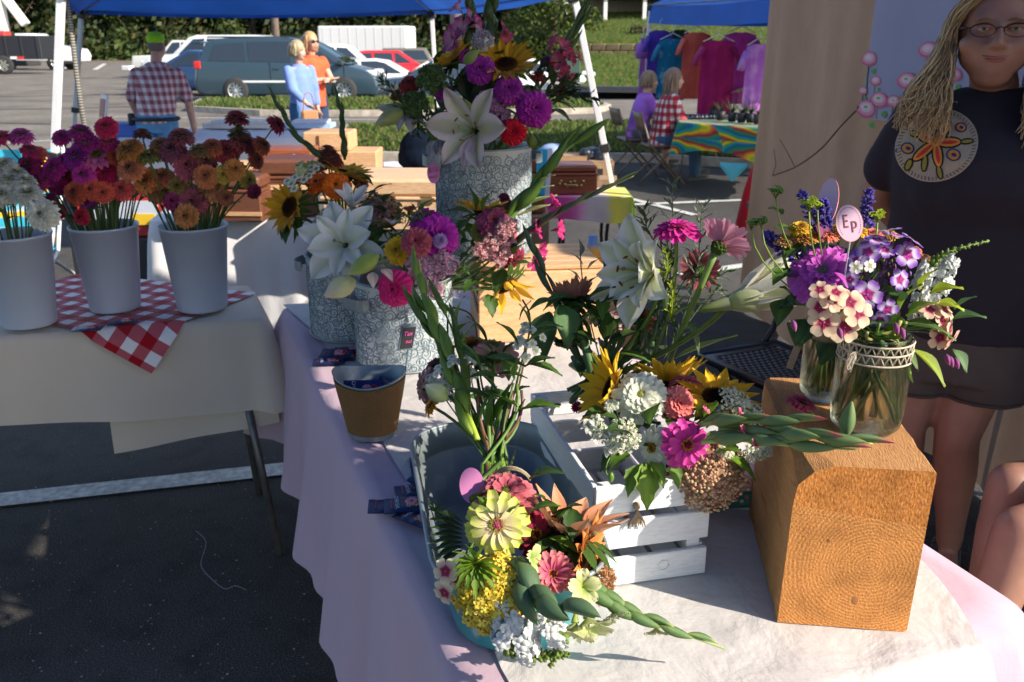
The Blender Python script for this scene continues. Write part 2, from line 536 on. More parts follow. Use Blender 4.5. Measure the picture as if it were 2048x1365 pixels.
def tree(x,y,z,s_,k,label,group=None,tm=None,cm=None,ch=6.2):
 t=thing('tree',label,'tree',(x,y,z),uni(0,6.28),group)
 inst('trunk',TM[k%3]if tm is None else tm,t,Matrix.Scale(s_,4))
 inst('crown',CM[k%4]if cm is None else cm,t,Matrix.Translation((0,0,ch*s_))@Matrix.Scale(s_,4))
 return t
ORD='first second third fourth fifth sixth seventh eighth ninth tenth eleventh twelfth thirteenth fourteenth fifteenth sixteenth seventeenth eighteenth nineteenth twentieth'.split()
def ordn(i):return ORD[i]if i<20 else('thirtieth' if i==29 else 'twenty-'+ORD[i-20])
rd=random.Random(5)
for i in range(30):
 x=-84+i*3.1+rd.uniform(-.8,.8);y=104+rd.uniform(-4,4)-.1*max(0,x+40)*1.0
 tree(x,y,0,rd.uniform(.95,1.35),i*7%4,ordn(i)+' tree from the left in the woodland row behind the far parking lot','woodland trees behind the parking lot',ch=5.0)
for i in range(16):
 x=-88+i*6+rd.uniform(-1,1)
 tree(x,118+rd.uniform(-3,3),0,1.7,i*5%4,ordn(i)+' tall tree from the left in the back row of the wood','tall trees at the back of the wood',ch=5.2)
b_=MB();rd=random.Random(8)
for i in range(15000):
 x=rd.uniform(-90,4);y=98+rd.uniform(-1.5,3)-.1*max(0,x+40);z=abs(rd.gauss(0,1.3))*(1.2+.5*math.sin(x*.5));s_=rd.uniform(.2,.45)
 nn=Vector((rd.gauss(0,1),rd.gauss(-.5,1),rd.gauss(.4,.6))).normalized();a=nn.orthogonal().normalized()*s_;q=nn.cross(a)*.6;p=Vector((x,y,z))
 b_.add([p-a,p-q,p+a,p+q],[(0,1,2,3)],jit(rd.choice(MD if z<1.6 else DK),.3))
tag(b_.build('undergrowth',FOL,kind='stuff'),'tangled green undergrowth along the foot of the dark wood','undergrowth')
cm_=crown_mesh('crown',2.1,2.5,5200,[(.055,.095,.016),(.08,.13,.022),(.035,.062,.014),(.12,.15,.03)],.13,11,34)
tree(2.0,46,0,1.0,1,'rounded sunlit green tree beside the drive, left of the grey house',None,None,cm_,2.6)
tree(2.6,60,.3,1.3,2,'second green tree at the corner of the grey house',None,None,cm_,2.6)
b_=MB()
for i in range(900):
 p=Vector((uni(-.6,.6),uni(-.6,.6),uni(0,.75)));a=Vector((uni(-1,1),uni(-1,1),uni(-1,1))).normalized()*.08;q=a.orthogonal().normalized()*.05
 b_.add([p-a,p-q,p+a,p+q],[(0,1,2,3)],jit((.1,.12,.04),.4))
st_=thing('tree_stump','mossy old tree stump with red bloom on the upper lawn','stump',(7.9,57,1.95))
m_=MB();m_.col=(.16,.12,.08);m_.lathe([(.55,0),(.42,.3),(.38,.7),(.0,.72)],11);m_.build('stump',BARK,st_,True)
b_.build('moss',FOL,st_,kind='stuff')
# house on the hill
hs=thing('house','pale grey two storey house with open carport and white deck rail on the hill','house',(8.2,66,2.3))
GW=solid('siding',(.55,.55,.52),.8,0,.08,2);WT=solid('white_trim',(.72,.72,.7),.6,0,.06)
q=MB();q.box((9.2,4,3.4),(9,8,9));q.box((0,7.4,3.4),(9.6,.8,9));q.build('wall',GW,hs)
q=MB();q.box((9.2,-.01,.2),(9.02,.06,.2));q.build('skirting',WT,hs)
q=MB();q.box((0,3.2,2.62),(9.8,7.6,.22));q.build('deck',WT,hs)
q=MB();q.box((0,-.58,2.5),(9.8,.06,.3));q.build('fascia',solid('green_trim',(.05,.16,.13),.6),hs)
for i in range(4):
 q=MB();q.box((0,0,1.25),(.26,.26,2.5),bev=.02);q.build('post',WT,hs,M=Matrix.Translation((-4.4+i*2.75,-.3,0)))
for i in range(60):
 q=MB()if i==0 else q
 if i==0:
  q.box((0,0,.5),(.06,.05,1.0));bal=q.mesh('baluster',WT)
 inst('baluster',bal,hs,Matrix.Translation((-4.7+i*.16,-.5,2.7)))
q=MB();q.box((0,-.5,3.75),(9.6,.1,.1));q.build('handrail',WT,hs)
q=MB();q.box((0,0,0),(1.0,.1,2.1),bev=.02);q.build('door',WT,hs,M=Matrix.Translation((-2.4,6.9,1.05)))
q=MB();q.box((7.0,-.05,1.6),(1.3,.08,1.2));w_=q.build('window',WT,hs);q=MB();q.box((7.0,-.1,1.6),(1.1,.03,1.0));q.build('pane',GLASSD,w_)
q=MB();q.add([(-5.4,-1.2,8),(14.2,-1.2,8),(14.2,9,8),(-5.4,9,8),(-5.4,4,11),(14.2,4,11)],[(0,1,5,4),(2,3,4,5),(0,4,3),(1,2,5),(0,3,2,1)]);q.build('roof',solid('shingle',(.1,.1,.1),.9),hs)
q=MB();q.box((0,0,.5),(1.1,.9,1.0),bev=.05,col=(.035,.08,.06));q.box((0,-.46,.5),(.9,.02,.8),bev=.004,col=(.05,.1,.08));q.box((0,0,.03),(1.4,1.2,.1),col=(.4,.4,.38))
tag(q.build('utility_cabinet',PLAIN,M=Matrix.Translation((at(1132,100,36).x,36,.12))),'green utility cabinet at the edge of the grass by the drive','cabinet')
lp=thing('utility_pole','weathered wooden utility pole rising behind the minivan','pole',(at(551,60,40).x,40,0))
q=MB();q.tube([(0,0,0),(0,0,4),(0,0,9)],[.17,.15,.12],9,col=(.22,.17,.14));q.build('shaft',BARK,lp,True)
q=MB();q.box((0,0,8.3),(2.2,.12,.12),col=(.2,.16,.13));q.build('crossarm',BARK,lp)
lp=thing('utility_pole','grey lamp post standing among the dark trees behind the tall bouquet','pole',(at(912,60,47).x,47,0))
q=MB();q.tube([(0,0,0),(0,0,5),(0,0,9)],[.3,.28,.22],9,col=(.2,.18,.18));q.build('shaft',PLAIN,lp,True)
q=MB();q.tube([(0,0,8.8),(.8,0,9.1),(1.6,0,9.1)],.07,6,col=(.2,.2,.2));q.build('arm',PLAIN,lp,True)
q=MB();q.box((1.9,0,9.05),(.7,.3,.15),bev=.03,col=(.3,.3,.3));q.build('lamp_head',PLAIN,lp)
# cloth helper
def cloth_mat(name,col,rough=.85,wrinkle=.35,var=.05,transl=.12,extra=None,weave=900,wscale=5):
 m,t,b,out=newmat(name)
 c=extra(t)if extra else None
 n=tex(t,7,5)
 sh=ramp(t,n.outputs[0],[(.3,(1-var,)*3),(.7,(1,1,1))])
 c=mix(t,1.0,c if c is not None else col,sh,'MULTIPLY')
 t.links.new(c,b.inputs['Base Color']);b.inputs['Roughness'].default_value=rough
 b.inputs['Specular IOR Level'].default_value=.15;b.inputs['Sheen Weight'].default_value=.15
 w1=tex(t,wscale,6,stretch=(1,1,.5));w1.inputs['Distortion'].default_value=.25
 nb=bump(t,w1.outputs[0],wrinkle,.03)
 wv=tex(t,weave,2)
 n2=t.nodes.new('ShaderNodeBump');n2.inputs['Strength'].default_value=.25;n2.inputs['Distance'].default_value=.0006
 t.links.new(wv.outputs[0],n2.inputs['Height']);t.links.new(nb,n2.inputs['Normal']);t.links.new(n2.outputs[0],b.inputs['Normal'])
 if transl:
  tr=t.nodes.new('ShaderNodeBsdfTranslucent');t.links.new(c,tr.inputs[0])
  mx=t.nodes.new('ShaderNodeMixShader');mx.inputs[0].default_value=transl
  t.links.new(b.outputs[0],mx.inputs[1]);t.links.new(tr.outputs[0],mx.inputs[2]);t.links.new(mx.outputs[0],out.inputs[0])
 return m
WHITEC=cloth_mat('white_cloth',(.7,.7,.73),wrinkle=.45)
PINKC=cloth_mat('pink_cloth',(.56,.41,.50),wrinkle=.5)
LINEN=cloth_mat('beige_linen',(.66,.57,.46),wrinkle=.5)
RUNC=cloth_mat('runner_cloth',(.58,.56,.55),wrinkle=.55,wscale=9)
def perim(corners,rc,step):
 P=[Vector((c[0],c[1],0))for c in corners];out=[];n=len(P)
 for i in range(n):
  a,b,c=P[i-1],P[i],P[(i+1)%n]
  r=min(rc,(a-b).length*.45,(c-b).length*.45)
  p0=b+(a-b).normalized()*r;p1=b+(c-b).normalized()*r
  for k in range(6):
   t=k/5;q=1-t
   p=p0*q*q+b*2*q*t+p1*t*t
   out.append((p,1 if 0<k<5 else.4))
  nx=P[(i+1)%n];nn=P[(i+2)%n]
  r2=min(rc,(b-nx).length*.45,(nn-nx).length*.45)
  e=nx+(b-nx).normalized()*r2;L=(e-p1).length;m=max(1,int(L/step))
  for k in range(1,m):out.append((p1.lerp(e,k/m),0))
 return out
def drape(name,corners,z,drop,mat,parent=None,amp=.015,freq=22,flare=.04,seed=0,rc=.04,step=.03,ns=12,hem=None,cflare=.05,thick=.0,sag=0.0):
 P=perim(corners,rc,step);n=len(P);c=sum((p for p,_ in P),Vector())/n
 b_=MB();V=[];F=[]
 rings=[0.0,.25,.5,.75,.93,1.0]
 for r_ in rings[1:]:
  for p,k in P:
   q=c.lerp(p,r_);V.append((q.x,q.y,z+.0025*math.sin(q.x*17+seed)*math.cos(q.y*13)*(1-r_)))
 V.append((c.x,c.y,z));ci=len(V)-1
 for k in range(n):F.append((ci,k,(k+1)%n))
 for r_ in range(len(rings)-2):
  for k in range(n):
   k2=(k+1)%n;F.append((r_*n+k,(r_+1)*n+k,(r_+1)*n+k2,r_*n+k2))
 base=(len(rings)-2)*n;prev=base;L=0;off=[]
 cs=[0]
 for i in range(1,n):cs.append(cs[-1]+(P[i][0]-P[i-1][0]).length)
 for s_ in range(1,ns+1):
  f=s_/ns;cur=len(V)
  for i,(p,k)in enumerate(P):
   t=(P[(i+1)%n][0]-P[i-1][0]).normalized();o=Vector((t.y,-t.x,0))
   d=drop(p)if callable(drop)else drop
   a=cs[i]*freq
   rip=amp*f*(math.sin(a+seed)+.5*math.sin(a*2.3+seed*2+f*1.5)+.4*math.sin(a*.37+1+seed))
   rnd=.012*math.sin(min(1,f*6)*pi/2)
   ou=rnd+flare*f+rip+cflare*k*f
   hz=(0 if hem is None else hem(cs[i])*f)
   V.append((p.x+o.x*ou,p.y+o.y*ou,z-d*f-(0 if f>.05 else 0)+hz))
  for k in range(n):
   k2=(k+1)%n;F.append((prev+k,cur+k,cur+k2,prev+k2))
  prev=cur
 b_.add(V,F)
 o=b_.build(name,mat,parent,smooth=True)
 return o
# cars
def poly_inset(P,d):
 c=(sum(p[0]for p in P)/len(P),sum(p[1]for p in P)/len(P));out=[]
 for p in P:
  v=Vector((c[0]-p[0],c[1]-p[1]));L=max(v.length,1e-6);out.append((p[0]+v.x/L*d,p[1]+v.y/L*d))
 return out
WHEELS={}
def wheel_meshes(r,spokes,rimcol):
 key=(r,spokes,rimcol)
 if key in WHEELS:return WHEELS[key]
 a=MB();a.lathe([(r*.62,-.1),(r*.93,-.1),(r,-.07),(r,.07),(r*.93,.1),(r*.62,.1)],24,M=Matrix.Rotation(pi/2,4,'X'))
 ty=a.mesh('tyre',RUB,True)
 b_=MB();Mx=Matrix.Rotation(pi/2,4,'X');b_.col=rimcol
 b_.lathe([(0,.07),(r*.12,.075),(r*.14,.05)],12,M=Mx);b_.lathe([(r*.52,.04),(r*.6,.09),(r*.64,.09),(r*.64,.02)],24,M=Mx)
 b_.lathe([(0,.0),(r*.6,.0)],16,M=Mx,col=(.03,.03,.03))
 for k in range(spokes):
  th=2*pi*k/spokes
  b_.box((r*.34,0,.055),(r*.5,r*.62*2.2/spokes,.03),M=Mx@Matrix.Rotation(th,4,'Z'))
 ri=b_.mesh('rim',vmat('rim_metal',rough=.3,metal=.6,var=.05))
 WHEELS[key]=(ty,ri);return ty,ri
def car(name,label,cat,x,y,z,rz,L,W,body,gh,wins,paint,wheels,wr=.34,spokes=9,rim=(.7,.7,.72),lights=(),belt=None,taper=.16,extras=None,group=None,wind=(True,True)):
 t=thing(name,label,cat,(x,y,z),rz,group)
 b_=MB();b_.col=paint
 P=body;I=poly_inset(P,.07);n=len(P);V=[]
 for yy,Q in((-W/2,I),(-W/2+.09,P),(W/2-.09,P),(W/2,I)):
  V+=[(p[0],yy,p[1])for p in Q]
 F=[tuple(range(n)),tuple(range(4*n-1,3*n-1,-1))]
 for r_ in range(3):
  for i in range(n):
   j=(i+1)%n;F.append((r_*n+i,(r_+1)*n+i,(r_+1)*n+j,r_*n+j))
 b_.add(V,F)
 zb=min(p[1]for p in gh);zt=max(p[1]for p in gh)
 def wy(zz):return W/2-.05-taper*W/2*max(0,(zz-zb))/(zt-zb)
 n=len(gh);V=[(p[0],-wy(p[1]),p[1])for p in gh]+[(p[0],wy(p[1]),p[1])for p in gh]
 b_.add(V,[tuple(range(n)),tuple(range(2*n-1,n-1,-1))]+[(i,n+i,n+(i+1)%n,(i+1)%n)for i in range(n)])
 bo=b_.build('body',PAINT,t)
 m=bo.modifiers.new('b','BEVEL');m.width=.035;m.segments=2;m.limit_method='ANGLE';m.angle_limit=R(25)
 apply_mods(bo)
 bo.data.polygons.foreach_set('use_smooth',[True]*len(bo.data.polygons))
 bo.data.set_sharp_from_angle(angle=R(40))if hasattr(bo.data,'set_sharp_from_angle')else None
 for s_ in(-1,1):
  for w_ in wins:
   q=MB();n=len(w_)
   q.add([(p[0],s_*(wy(p[1])+.012),p[1])for p in w_]+[(p[0],s_*(wy(p[1])-.02),p[1])for p in w_],[tuple(range(n))if s_<0 else tuple(range(n-1,-1,-1))]+[(i,n+i,n+(i+1)%n,(i+1)%n)for i in range(n)])
   q.build('window',GLASSD,t)
 fr=sorted(gh,key=lambda p:-p[0])[:1][0];top=[p for p in gh if p[1]>zt-.12]
 tf=max(top,key=lambda p:p[0]);tr_=min(top,key=lambda p:p[0]);re=min([p for p in gh if p[1]<zb+.02],key=lambda p:p[0]);fe=max([p for p in gh if p[1]<zb+.02],key=lambda p:p[0])
 for nm,lo,hi,sg,on in(('windscreen',fe,tf,1,wind[0]),('rear_window',re,tr_,-1,wind[1])):
  if not on:continue
  q=MB();a=lerp(lo,hi,.06);c=lerp(lo,hi,.92);d=Vector((c[0]-a[0],c[1]-a[1])).normalized();nx,nz=(d.y*sg*.014*(1 if sg>0 else 1),-d.x*sg*.014)
  nx=abs(d.y)*.014*sg;nz=abs(d.x)*.014
  q.add([(a[0]+nx,-wy(a[1])+.06,a[1]+nz),(a[0]+nx,wy(a[1])-.06,a[1]+nz),(c[0]+nx,wy(c[1])-.06,c[1]+nz),(c[0]+nx,-wy(c[1])+.06,c[1]+nz)],[(0,1,2,3)])
  q.build(nm,GLASSD,t)
 ty,ri=wheel_meshes(wr,spokes,rim)
 for wx in wheels:
  for s_ in(-1,1):
   q=MB();q.lathe([(0,0),(wr*1.16,0),(wr*1.16,.03)],20,M=Matrix.Translation((wx,s_*(W/2-.03),wr))@Matrix.Rotation(-s_*pi/2,4,'X')@Matrix.Scale(-1 if False else 1,4))
   q.build('wheel_arch',RUB,t)
   wo=inst('wheel',ty,t,Matrix.Translation((wx,s_*(W/2-.07),wr))@(Matrix.Rotation(0 if s_<0 else pi,4,'Z')))
   inst('rim',ri,wo,Matrix.Identity(4))
 for nm,c,d,col in lights:
  for s_ in(-1,1):
   q=MB();q.box((c[0],s_*c[1],c[2]),d,bev=.03,col=col);q.build(nm,vmat('lamp_lens',rough=.12,var=.05,coat=1),t)
 if extras:extras(t,wy)
 return t
def trim_tube(t,pts,r,m,name,col=(.5,.5,.5)):
 q=MB();q.tube(pts,r,5,col=col);return q.build(name,m,t,True)
BLUEG=(.03,.058,.085)
def van_ex(t,wy):
 for s_ in(-1,1):
  Y=s_*.995
  q=MB();q.box((.05,s_*1.0,.58),(3.1,.03,.06),bev=.01,col=(.7,.75,.78));q.build('side_moulding',PLAIN,t)
  for sx in(-.42,.72,1.62):
   q=MB();q.box((sx,s_*.9935,.72),(.012,.012,.75),col=(.01,.015,.02));q.build('door_seam',PLAIN,t)
  for sx in(-.25,.9):
   q=MB();q.box((sx,s_*1.005,.93),(.17,.03,.035),bev=.008,col=BLUEG);q.build('door_handle',PAINT,t)
  q=MB();q.box((1.55,s_*1.07,1.08),(.16,.2,.15),bev=.04,col=(.03,.04,.05));q.build('mirror',PAINT,t)
  q=MB();q.box((-1.0,s_*.74,1.76),(2.3,.05,.04),bev=.01,col=(.04,.05,.06));q.build('roof_rail',PAINT,t)
 q=MB();q.box((2.53,0,.5),(.06,1.0,.2),bev=.02,col=(.02,.02,.02));q.build('grille',PLAIN,t)
 q=MB();q.box((-2.5,0,1.62),(.3,1.3,.05),bev=.02,col=BLUEG);q.build('spoiler',PAINT,t)
 q=MB();q.box((-2.58,0,.75),(.02,.5,.14),col=(.6,.6,.6));q.build('number_plate',PLAIN,t)
van_body=[(-2.53,.3),(-2.58,.55),(-2.5,.95),(-2.42,1.12),(1.35,1.06),(1.75,1.0),(2.3,.86),(2.52,.7),(2.57,.42),(2.45,.22),(-2.35,.22)]
van_gh=[(-2.42,1.08),(-2.2,1.6),(-1.9,1.72),(-.2,1.76),(.55,1.7),(.95,1.52),(1.75,1.04)]
vw=[[(-2.12,1.14),(-1.95,1.55),(-1.15,1.63),(-1.1,1.12)],[(-1.0,1.12),(-1.04,1.63),(.1,1.64),(.15,1.1)],[(.27,1.1),(.22,1.63),(.5,1.6),(.86,1.44),(1.42,1.08)]]
vp=at(585,120,26.4)
car('minivan','blue grey minivan with tinted windows parked broadside beyond the grass strip','van',vp.x,26.4,0,R(1),5.15,1.98,van_body,van_gh,vw,BLUEG,(-1.42,1.6),.35,10,(.75,.76,.78),(('tail_lamp',(-2.42,.9,1.02),(.2,.22,.22),(.55,.02,.02)),('headlamp',(2.33,.8,.8),(.35,.3,.16),(.7,.72,.72)),('fog_lamp',(2.5,.75,.38),(.1,.2,.08),(.7,.7,.65))),extras=van_ex)
WH=(.78,.79,.8)
suv_b=[(-2.4,.35),(-2.45,.7),(-2.35,1.1),(1.2,1.12),(2.1,1.05),(2.4,.85),(2.42,.4),(2.3,.28),(-2.3,.28)]
suv_g=[(-2.35,1.08),(-2.15,1.7),(-1.8,1.78),(.3,1.78),(.6,1.7),(1.25,1.1)]
suv_w=[[(-2.08,1.15),(-1.95,1.62),(-1.15,1.66),(-1.1,1.15)],[(-1.0,1.15),(-1.04,1.66),(-.1,1.66),(-.05,1.15)],[(.05,1.15),(.0,1.66),(.42,1.64),(.95,1.15)]]
LW=(('headlamp',(2.3,.75,.85),(.3,.3,.16),(.75,.75,.75)),('tail_lamp',(-2.4,.85,1.1),(.1,.18,.3),(.5,.02,.02)))
p=at(432,100,33)
car('suv','white sport utility vehicle half hidden behind the rear of the minivan','car',p.x,33,.1,R(172),4.9,1.95,suv_b,suv_g,suv_w,WH,(-1.45,1.5),.4,6,lights=LW)
p=at(376,90,46)
car('pickup_truck','older white pickup with dark cap parked behind the white suv','truck',p.x,46,0,R(180),5.2,1.95,[(-2.6,.45),(-2.65,1.05),(1.1,1.1),(2.5,1.05),(2.6,.6),(2.5,.4),(-2.5,.4)],[(-.6,1.08),(-.5,1.75),(.5,1.78),(1.15,1.1)],[[(-.45,1.14),(-.4,1.66),(.05,1.68),(.05,1.14)],[(.12,1.14),(.12,1.68),(.48,1.66),(.9,1.14)]],(.6,.6,.57),(-1.6,1.6),.4,6,lights=LW)
p=at(372,160,24.2)
car('sedan','dark blue sedan tail showing between the plaid shirted man and the minivan','car',p.x-1.2,29.5,0,R(168),4.6,1.8,[(-2.25,.35),(-2.28,.8),(-1.7,.9),(1.0,.92),(2.1,.8),(2.25,.5),(2.2,.25),(-2.15,.25)],[(-1.75,.86),(-1.1,1.35),(.2,1.4),(1.15,.9)],[[(-1.35,.93),(-1.0,1.28),(-.3,1.32),(-.3,.93)],[(-.2,.93),(-.2,1.33),(.15,1.32),(.85,.93)]],(.02,.06,.16),(-1.4,1.4),.32,8,lights=LW)
sed_b=[(-2.2,.35),(-2.25,.85),(-1.9,.95),(.9,.92),(2.0,.8),(2.2,.55),(2.15,.25),(-2.1,.25)]
hat_g=[(-2.1,.9),(-1.75,1.25),(-1.2,1.42),(-.2,1.47),(.3,1.4),(1.15,.92)]
hat_w=[[(-1.6,1.0),(-1.35,1.28),(-.8,1.36),(-.75,.98)],[(-.65,.98),(-.68,1.38),(-.15,1.39),(.15,1.33),(.75,.97)]]
sd_g=[(-1.9,.9),(-1.25,1.36),(-.5,1.45),(.1,1.42),(1.1,.9)]
sd_w=[[(-1.5,.96),(-1.15,1.28),(-.55,1.35),(-.5,.96)],[(-.4,.96),(-.45,1.36),(.05,1.34),(.75,.95)]]
def low(name,label,px,Y,paint,gz,rz,b_=sed_b,g_=sd_g,w_=sd_w,dz=-.38,**k):
 p=at(px,120,Y)
 return car(name,label,'car',p.x,Y,dz,rz,4.45,1.8,b_,g_,w_,paint,(-1.35,1.35),.33,7,lights=LW,**k)
low('hatchback','white hatchback parked behind the bonnet of the minivan',762,33.5,WH,0,R(6),g_=hat_g,w_=hat_w)
low('sedan','dark navy sedan parked behind the pole of the blue canopy',868,31.6,(.03,.05,.085),0,R(188))
low('sedan','silver sedan just behind the navy one at the foot of the canopy pole',905,36.2,(.4,.42,.44),0,R(186))
low('sedan','white sedan nose peeking out right of the tall bouquet',1062,36.5,WH,0,R(4))
low('sedan','silver green sedan with raked windscreen between minivan and red car',722,37.5,(.2,.25,.26),0,R(5))
low('suv','bright red wagon parked in front of the white box trailer',790,41.5,(.55,.02,.03),0,R(5),b_=[(a,b+.12)for a,b in sed_b],g_=[(-2.1,1.0),(-1.95,1.55),(-1.2,1.62),(.2,1.62),(1.1,1.04)],w_=[[(-1.85,1.1),(-1.75,1.48),(-1.0,1.52),(-.95,1.1)],[(-.85,1.1),(-.88,1.52),(-.1,1.52),(-.05,1.1)],[(.05,1.1),(.02,1.52),(.18,1.5),(.75,1.1)]],dz=-.3)
low('suv','grey jeep style wagon beside the red one',845,47,(.16,.15,.13),0,R(3),g_=[(-2.0,.9),(-1.95,1.6),(.2,1.62),(.6,.95)],w_=[[(-1.8,1.05),(-1.75,1.5),(-1.0,1.5),(-1.0,1.05)],[(-.9,1.05),(-.9,1.5),(.1,1.5),(.35,1.05)]],dz=-.2)
p=at(672,100,39)
car('pickup_truck','white pickup nose showing behind the two standing women','truck',p.x,39.5,-.2,R(6),5.2,1.95,suv_b,suv_g,suv_w,WH,(-1.45,1.5),.4,6,lights=LW)
t_=thing('box_trailer','long plain white box trailer parked in front of the wood','trailer',(at(736,90,55).x,55,0),R(-8))
q=MB();q.box((0,0,1.55),(5.3,2.3,2.1),bev=.06,col=(.8,.8,.8));q.build('box',PLAIN,t_)
for k in range(10):
 q=MB();q.box((-2.35+k*.52,-1.155,1.55),(.03,.012,1.95),col=(.68,.68,.68));q.build('panel_seam',PLAIN,t_)
q=MB();q.box((0,-1.1,.55),(5.2,.12,.1),col=(.2,.2,.2));q.build('rail',PLAIN,t_)
ty,ri=wheel_meshes(.34,6,(.7,.7,.7))
for sx in(-.5,.4):
 w_=inst('wheel',ty,t_,Matrix.Translation((sx,-1.05,.34)));inst('rim',ri,w_,Matrix.Identity(4))
def tr_ex(t,wy):
 q=MB();q.box((1.9,-1.15,1.6),(.1,.2,.35),bev=.03,col=(.03,.03,.03));q.build('mirror',PLAIN,t)
p=at(66,100,60)
car('work_truck','white work truck parked behind the black dump trailer at the far left','truck',p.x-.3,60,0,R(0),8,2.2,[(-.4,.6),(-.4,1.5),(1.9,1.55),(3.4,1.3),(3.6,.9),(3.5,.55)],[(-.3,1.45),(-.25,2.25),(.9,2.25),(1.95,1.5)],[[(0,1.55),(.05,2.1),(.8,2.1),(1.3,1.55)]],WH,(-2.9,2.2),.52,5,(.75,.75,.75),extras=tr_ex,wind=(True,False))
dt=thing('dump_trailer','black dump trailer with grey wheel at the far left edge of the lot','trailer',(at(20,100,52).x,52,0))
q=MB();q.box((0,0,1.42),(4.6,2.2,1.25),bev=.03,col=(.02,.022,.028));q.build('box',PLAIN,dt)
for k in range(6):
 q=MB();q.box((-2.2+k*.87,-1.12,1.42),(.08,.06,1.25),col=(.03,.032,.04));q.build('side_rib',PLAIN,dt)
for k in(-.8,.95):
 for a,c in((-.2,(.8,.8,.8)),(.2,(.6,.03,.03))):
  q=MB();q.box((k+a,-1.16,.88),(.36,.012,.14),col=c);q.build('reflector',PLAIN,dt)
ty,ri=wheel_meshes(.5,6,(.4,.4,.36));w_=inst('wheel',ty,dt,Matrix.Translation((.15,-1.1,.5)));inst('rim',ri,w_,Matrix.Identity(4))
q=MB();q.box((2.9,0,.6),(1.6,.3,.12),bev=.01,col=(.03,.03,.03));q.build('tow_bar',PLAIN,dt)
t_=thing('bucket_lift','raised white boom arm of a utility lift behind the work truck','boom',(at(5,60,63).x,63,0))
q=MB();q.box((0,0,2.5),(.7,.7,5.0),bev=.06,col=(.75,.76,.7));q.build('mast',PLAIN,t_)
q=MB();q.box((0,0,0),(.5,.5,3.2),bev=.05,col=(.78,.78,.76));q.build('boom_arm',PLAIN,t_,M=Matrix.Translation((.85,-.1,4.2))@Matrix.Rotation(R(-32),4,'Y'))
q=MB();q.box((0,-.4,1.9),(1.1,.9,1.1),bev=.06,col=(.5,.05,.05));q.build('control_box',PLAIN,t_)
q=MB();q.box((0,0,.5),(3.5,2,.6),bev=.05,col=(.05,.05,.05));q.build('chassis',PLAIN,t_)
# canopies
BLUEM=solid('blue_canvas',(.02,.10,.42),.75,0,.15,2,.3,300,transl=.35)
POLEW=solid('white_pole',(.75,.76,.78),.35,.1,.05,20)
POLEG=solid('grey_pole',(.38,.42,.47),.4,.3,.08,20)
BLK=solid('black_plastic',(.015,.015,.017),.5)
def canopy(name,label,C,tops,peak,feet,cmat,pmats,eave_drop=.22,truss=.34,pw=.028,valance=True):
 c=sum(tops,Vector())/4;t=thing(name,label,'canopy',(c.x,c.y,0));o=Vector((c.x,c.y,0))
 b_=MB();P=Vector((c.x,c.y,peak))
 for i in range(4):
  a,b=tops[i],tops[(i+1)%4]
  def f(u,v,a=a,b=b):
   e=a.lerp(b,u);e=e+Vector((0,0,-.04*math.sin(u*pi)))
   p=e.lerp(P,v);p.z-=.10*math.sin(v*pi)*(1-abs(2*u-1))*.6
   return p-o
  b_.grid(f,10,8)
  if valance:
   def g(u,v,a=a,b=b):
    e=a.lerp(b,u);e=e+Vector((0,0,-.04*math.sin(u*pi)-eave_drop*v))
    out=((a+b)/2-c);out.z=0;out.normalize()
    return e+out*(.02*v+.012*math.sin(u*26)*v)-o
   b_.grid(g,26,3)
 b_.build('canvas',cmat,t,smooth=True)
 for i,(tp,ft)in enumerate(zip(tops,feet)):
  q=MB();d=(ft-tp)
  mid=tp+d*.52
  ax=d.normalized()
  def seg(a,b,w):
   L=(b-a).length;M=frame((a+b)/2-o,(b-a));q.box((0,0,0),(w,w,L),bev=.003,M=M)
  seg(tp,mid,pw*1.25);seg(mid,ft,pw)
  po=q.build('leg',pmats[i],t)
  q=MB();q.box((0,0,0),(pw*2.0,pw*2.0,.055),bev=.006,M=frame(mid-o,d));q.build('clip',BLK,po)
  q=MB();q.box((0,0,0),(pw*2.6,pw*2.6,.09),bev=.01,M=frame(tp-o+Vector((0,0,-.03)),d));q.build('corner_joint',BLK,po)
  q=MB();q.box(ft-o+Vector((0,0,.006)),(.09,.09,.012),bev=.002);q.build('foot_plate',POLEG,po)
 TRUSS=POLEG
 for i in range(4):
  a,b=tops[i],tops[(i+1)%4]
  for k in range(2):
   A=a.lerp(b,k*.5)-o;B=a.lerp(b,k*.5+.5)-o;lo=Vector((0,0,-truss))
   q=MB();q.tube([A+Vector((0,0,.0)),B+lo],.011,5);q.build('truss_bar',TRUSS,t)
   q=MB();q.tube([A+lo,B+Vector((0,0,.0))],.011,5);q.build('truss_bar',TRUSS,t)
  q=MB();q.tube([a-o+Vector((0,0,-.02)),P-o+Vector((0,0,-.12))],.011,5);q.build('roof_bar',TRUSS,t)
 return t
zc=at(863,22,9.5).z
FR=at(863,22,9.5);FL=at(163,22,9.5);FL.z=zc;NR=at(1150,0,5.95);NR.z=zc;NR.x+=.0;NL=at(123,0,5.5);NL.z=zc
nrd=(at(1262,560,5.914)-at(1150,0,5.914)).normalized()
NRt=at(1150,0,5.914)-nrd*((zc-at(1150,0,5.914).z)/-nrd.z)
NLf=G(98,598);NLd=(NLf-at(122,0,NLf.y));NLt=at(122,0,NLf.y)-NLd*((zc-at(122,0,NLf.y).z)/-NLd.z)
FLf=at(144,300,9.5);FLf=Vector((FLf.x-.1,9.5,0));FRf=at(880,180,9.5);FRf.z=0
canopy('canopy_tent','blue pop up canopy on white legs over the wooden chest stall',None,[NLt,NRt,FR,FL],zc+1.05,[NLf,G(1262,560),FRf,FLf],BLUEM,[POLEW,POLEW,POLEW,POLEG],eave_drop=.03,pw=.032,truss=.0)
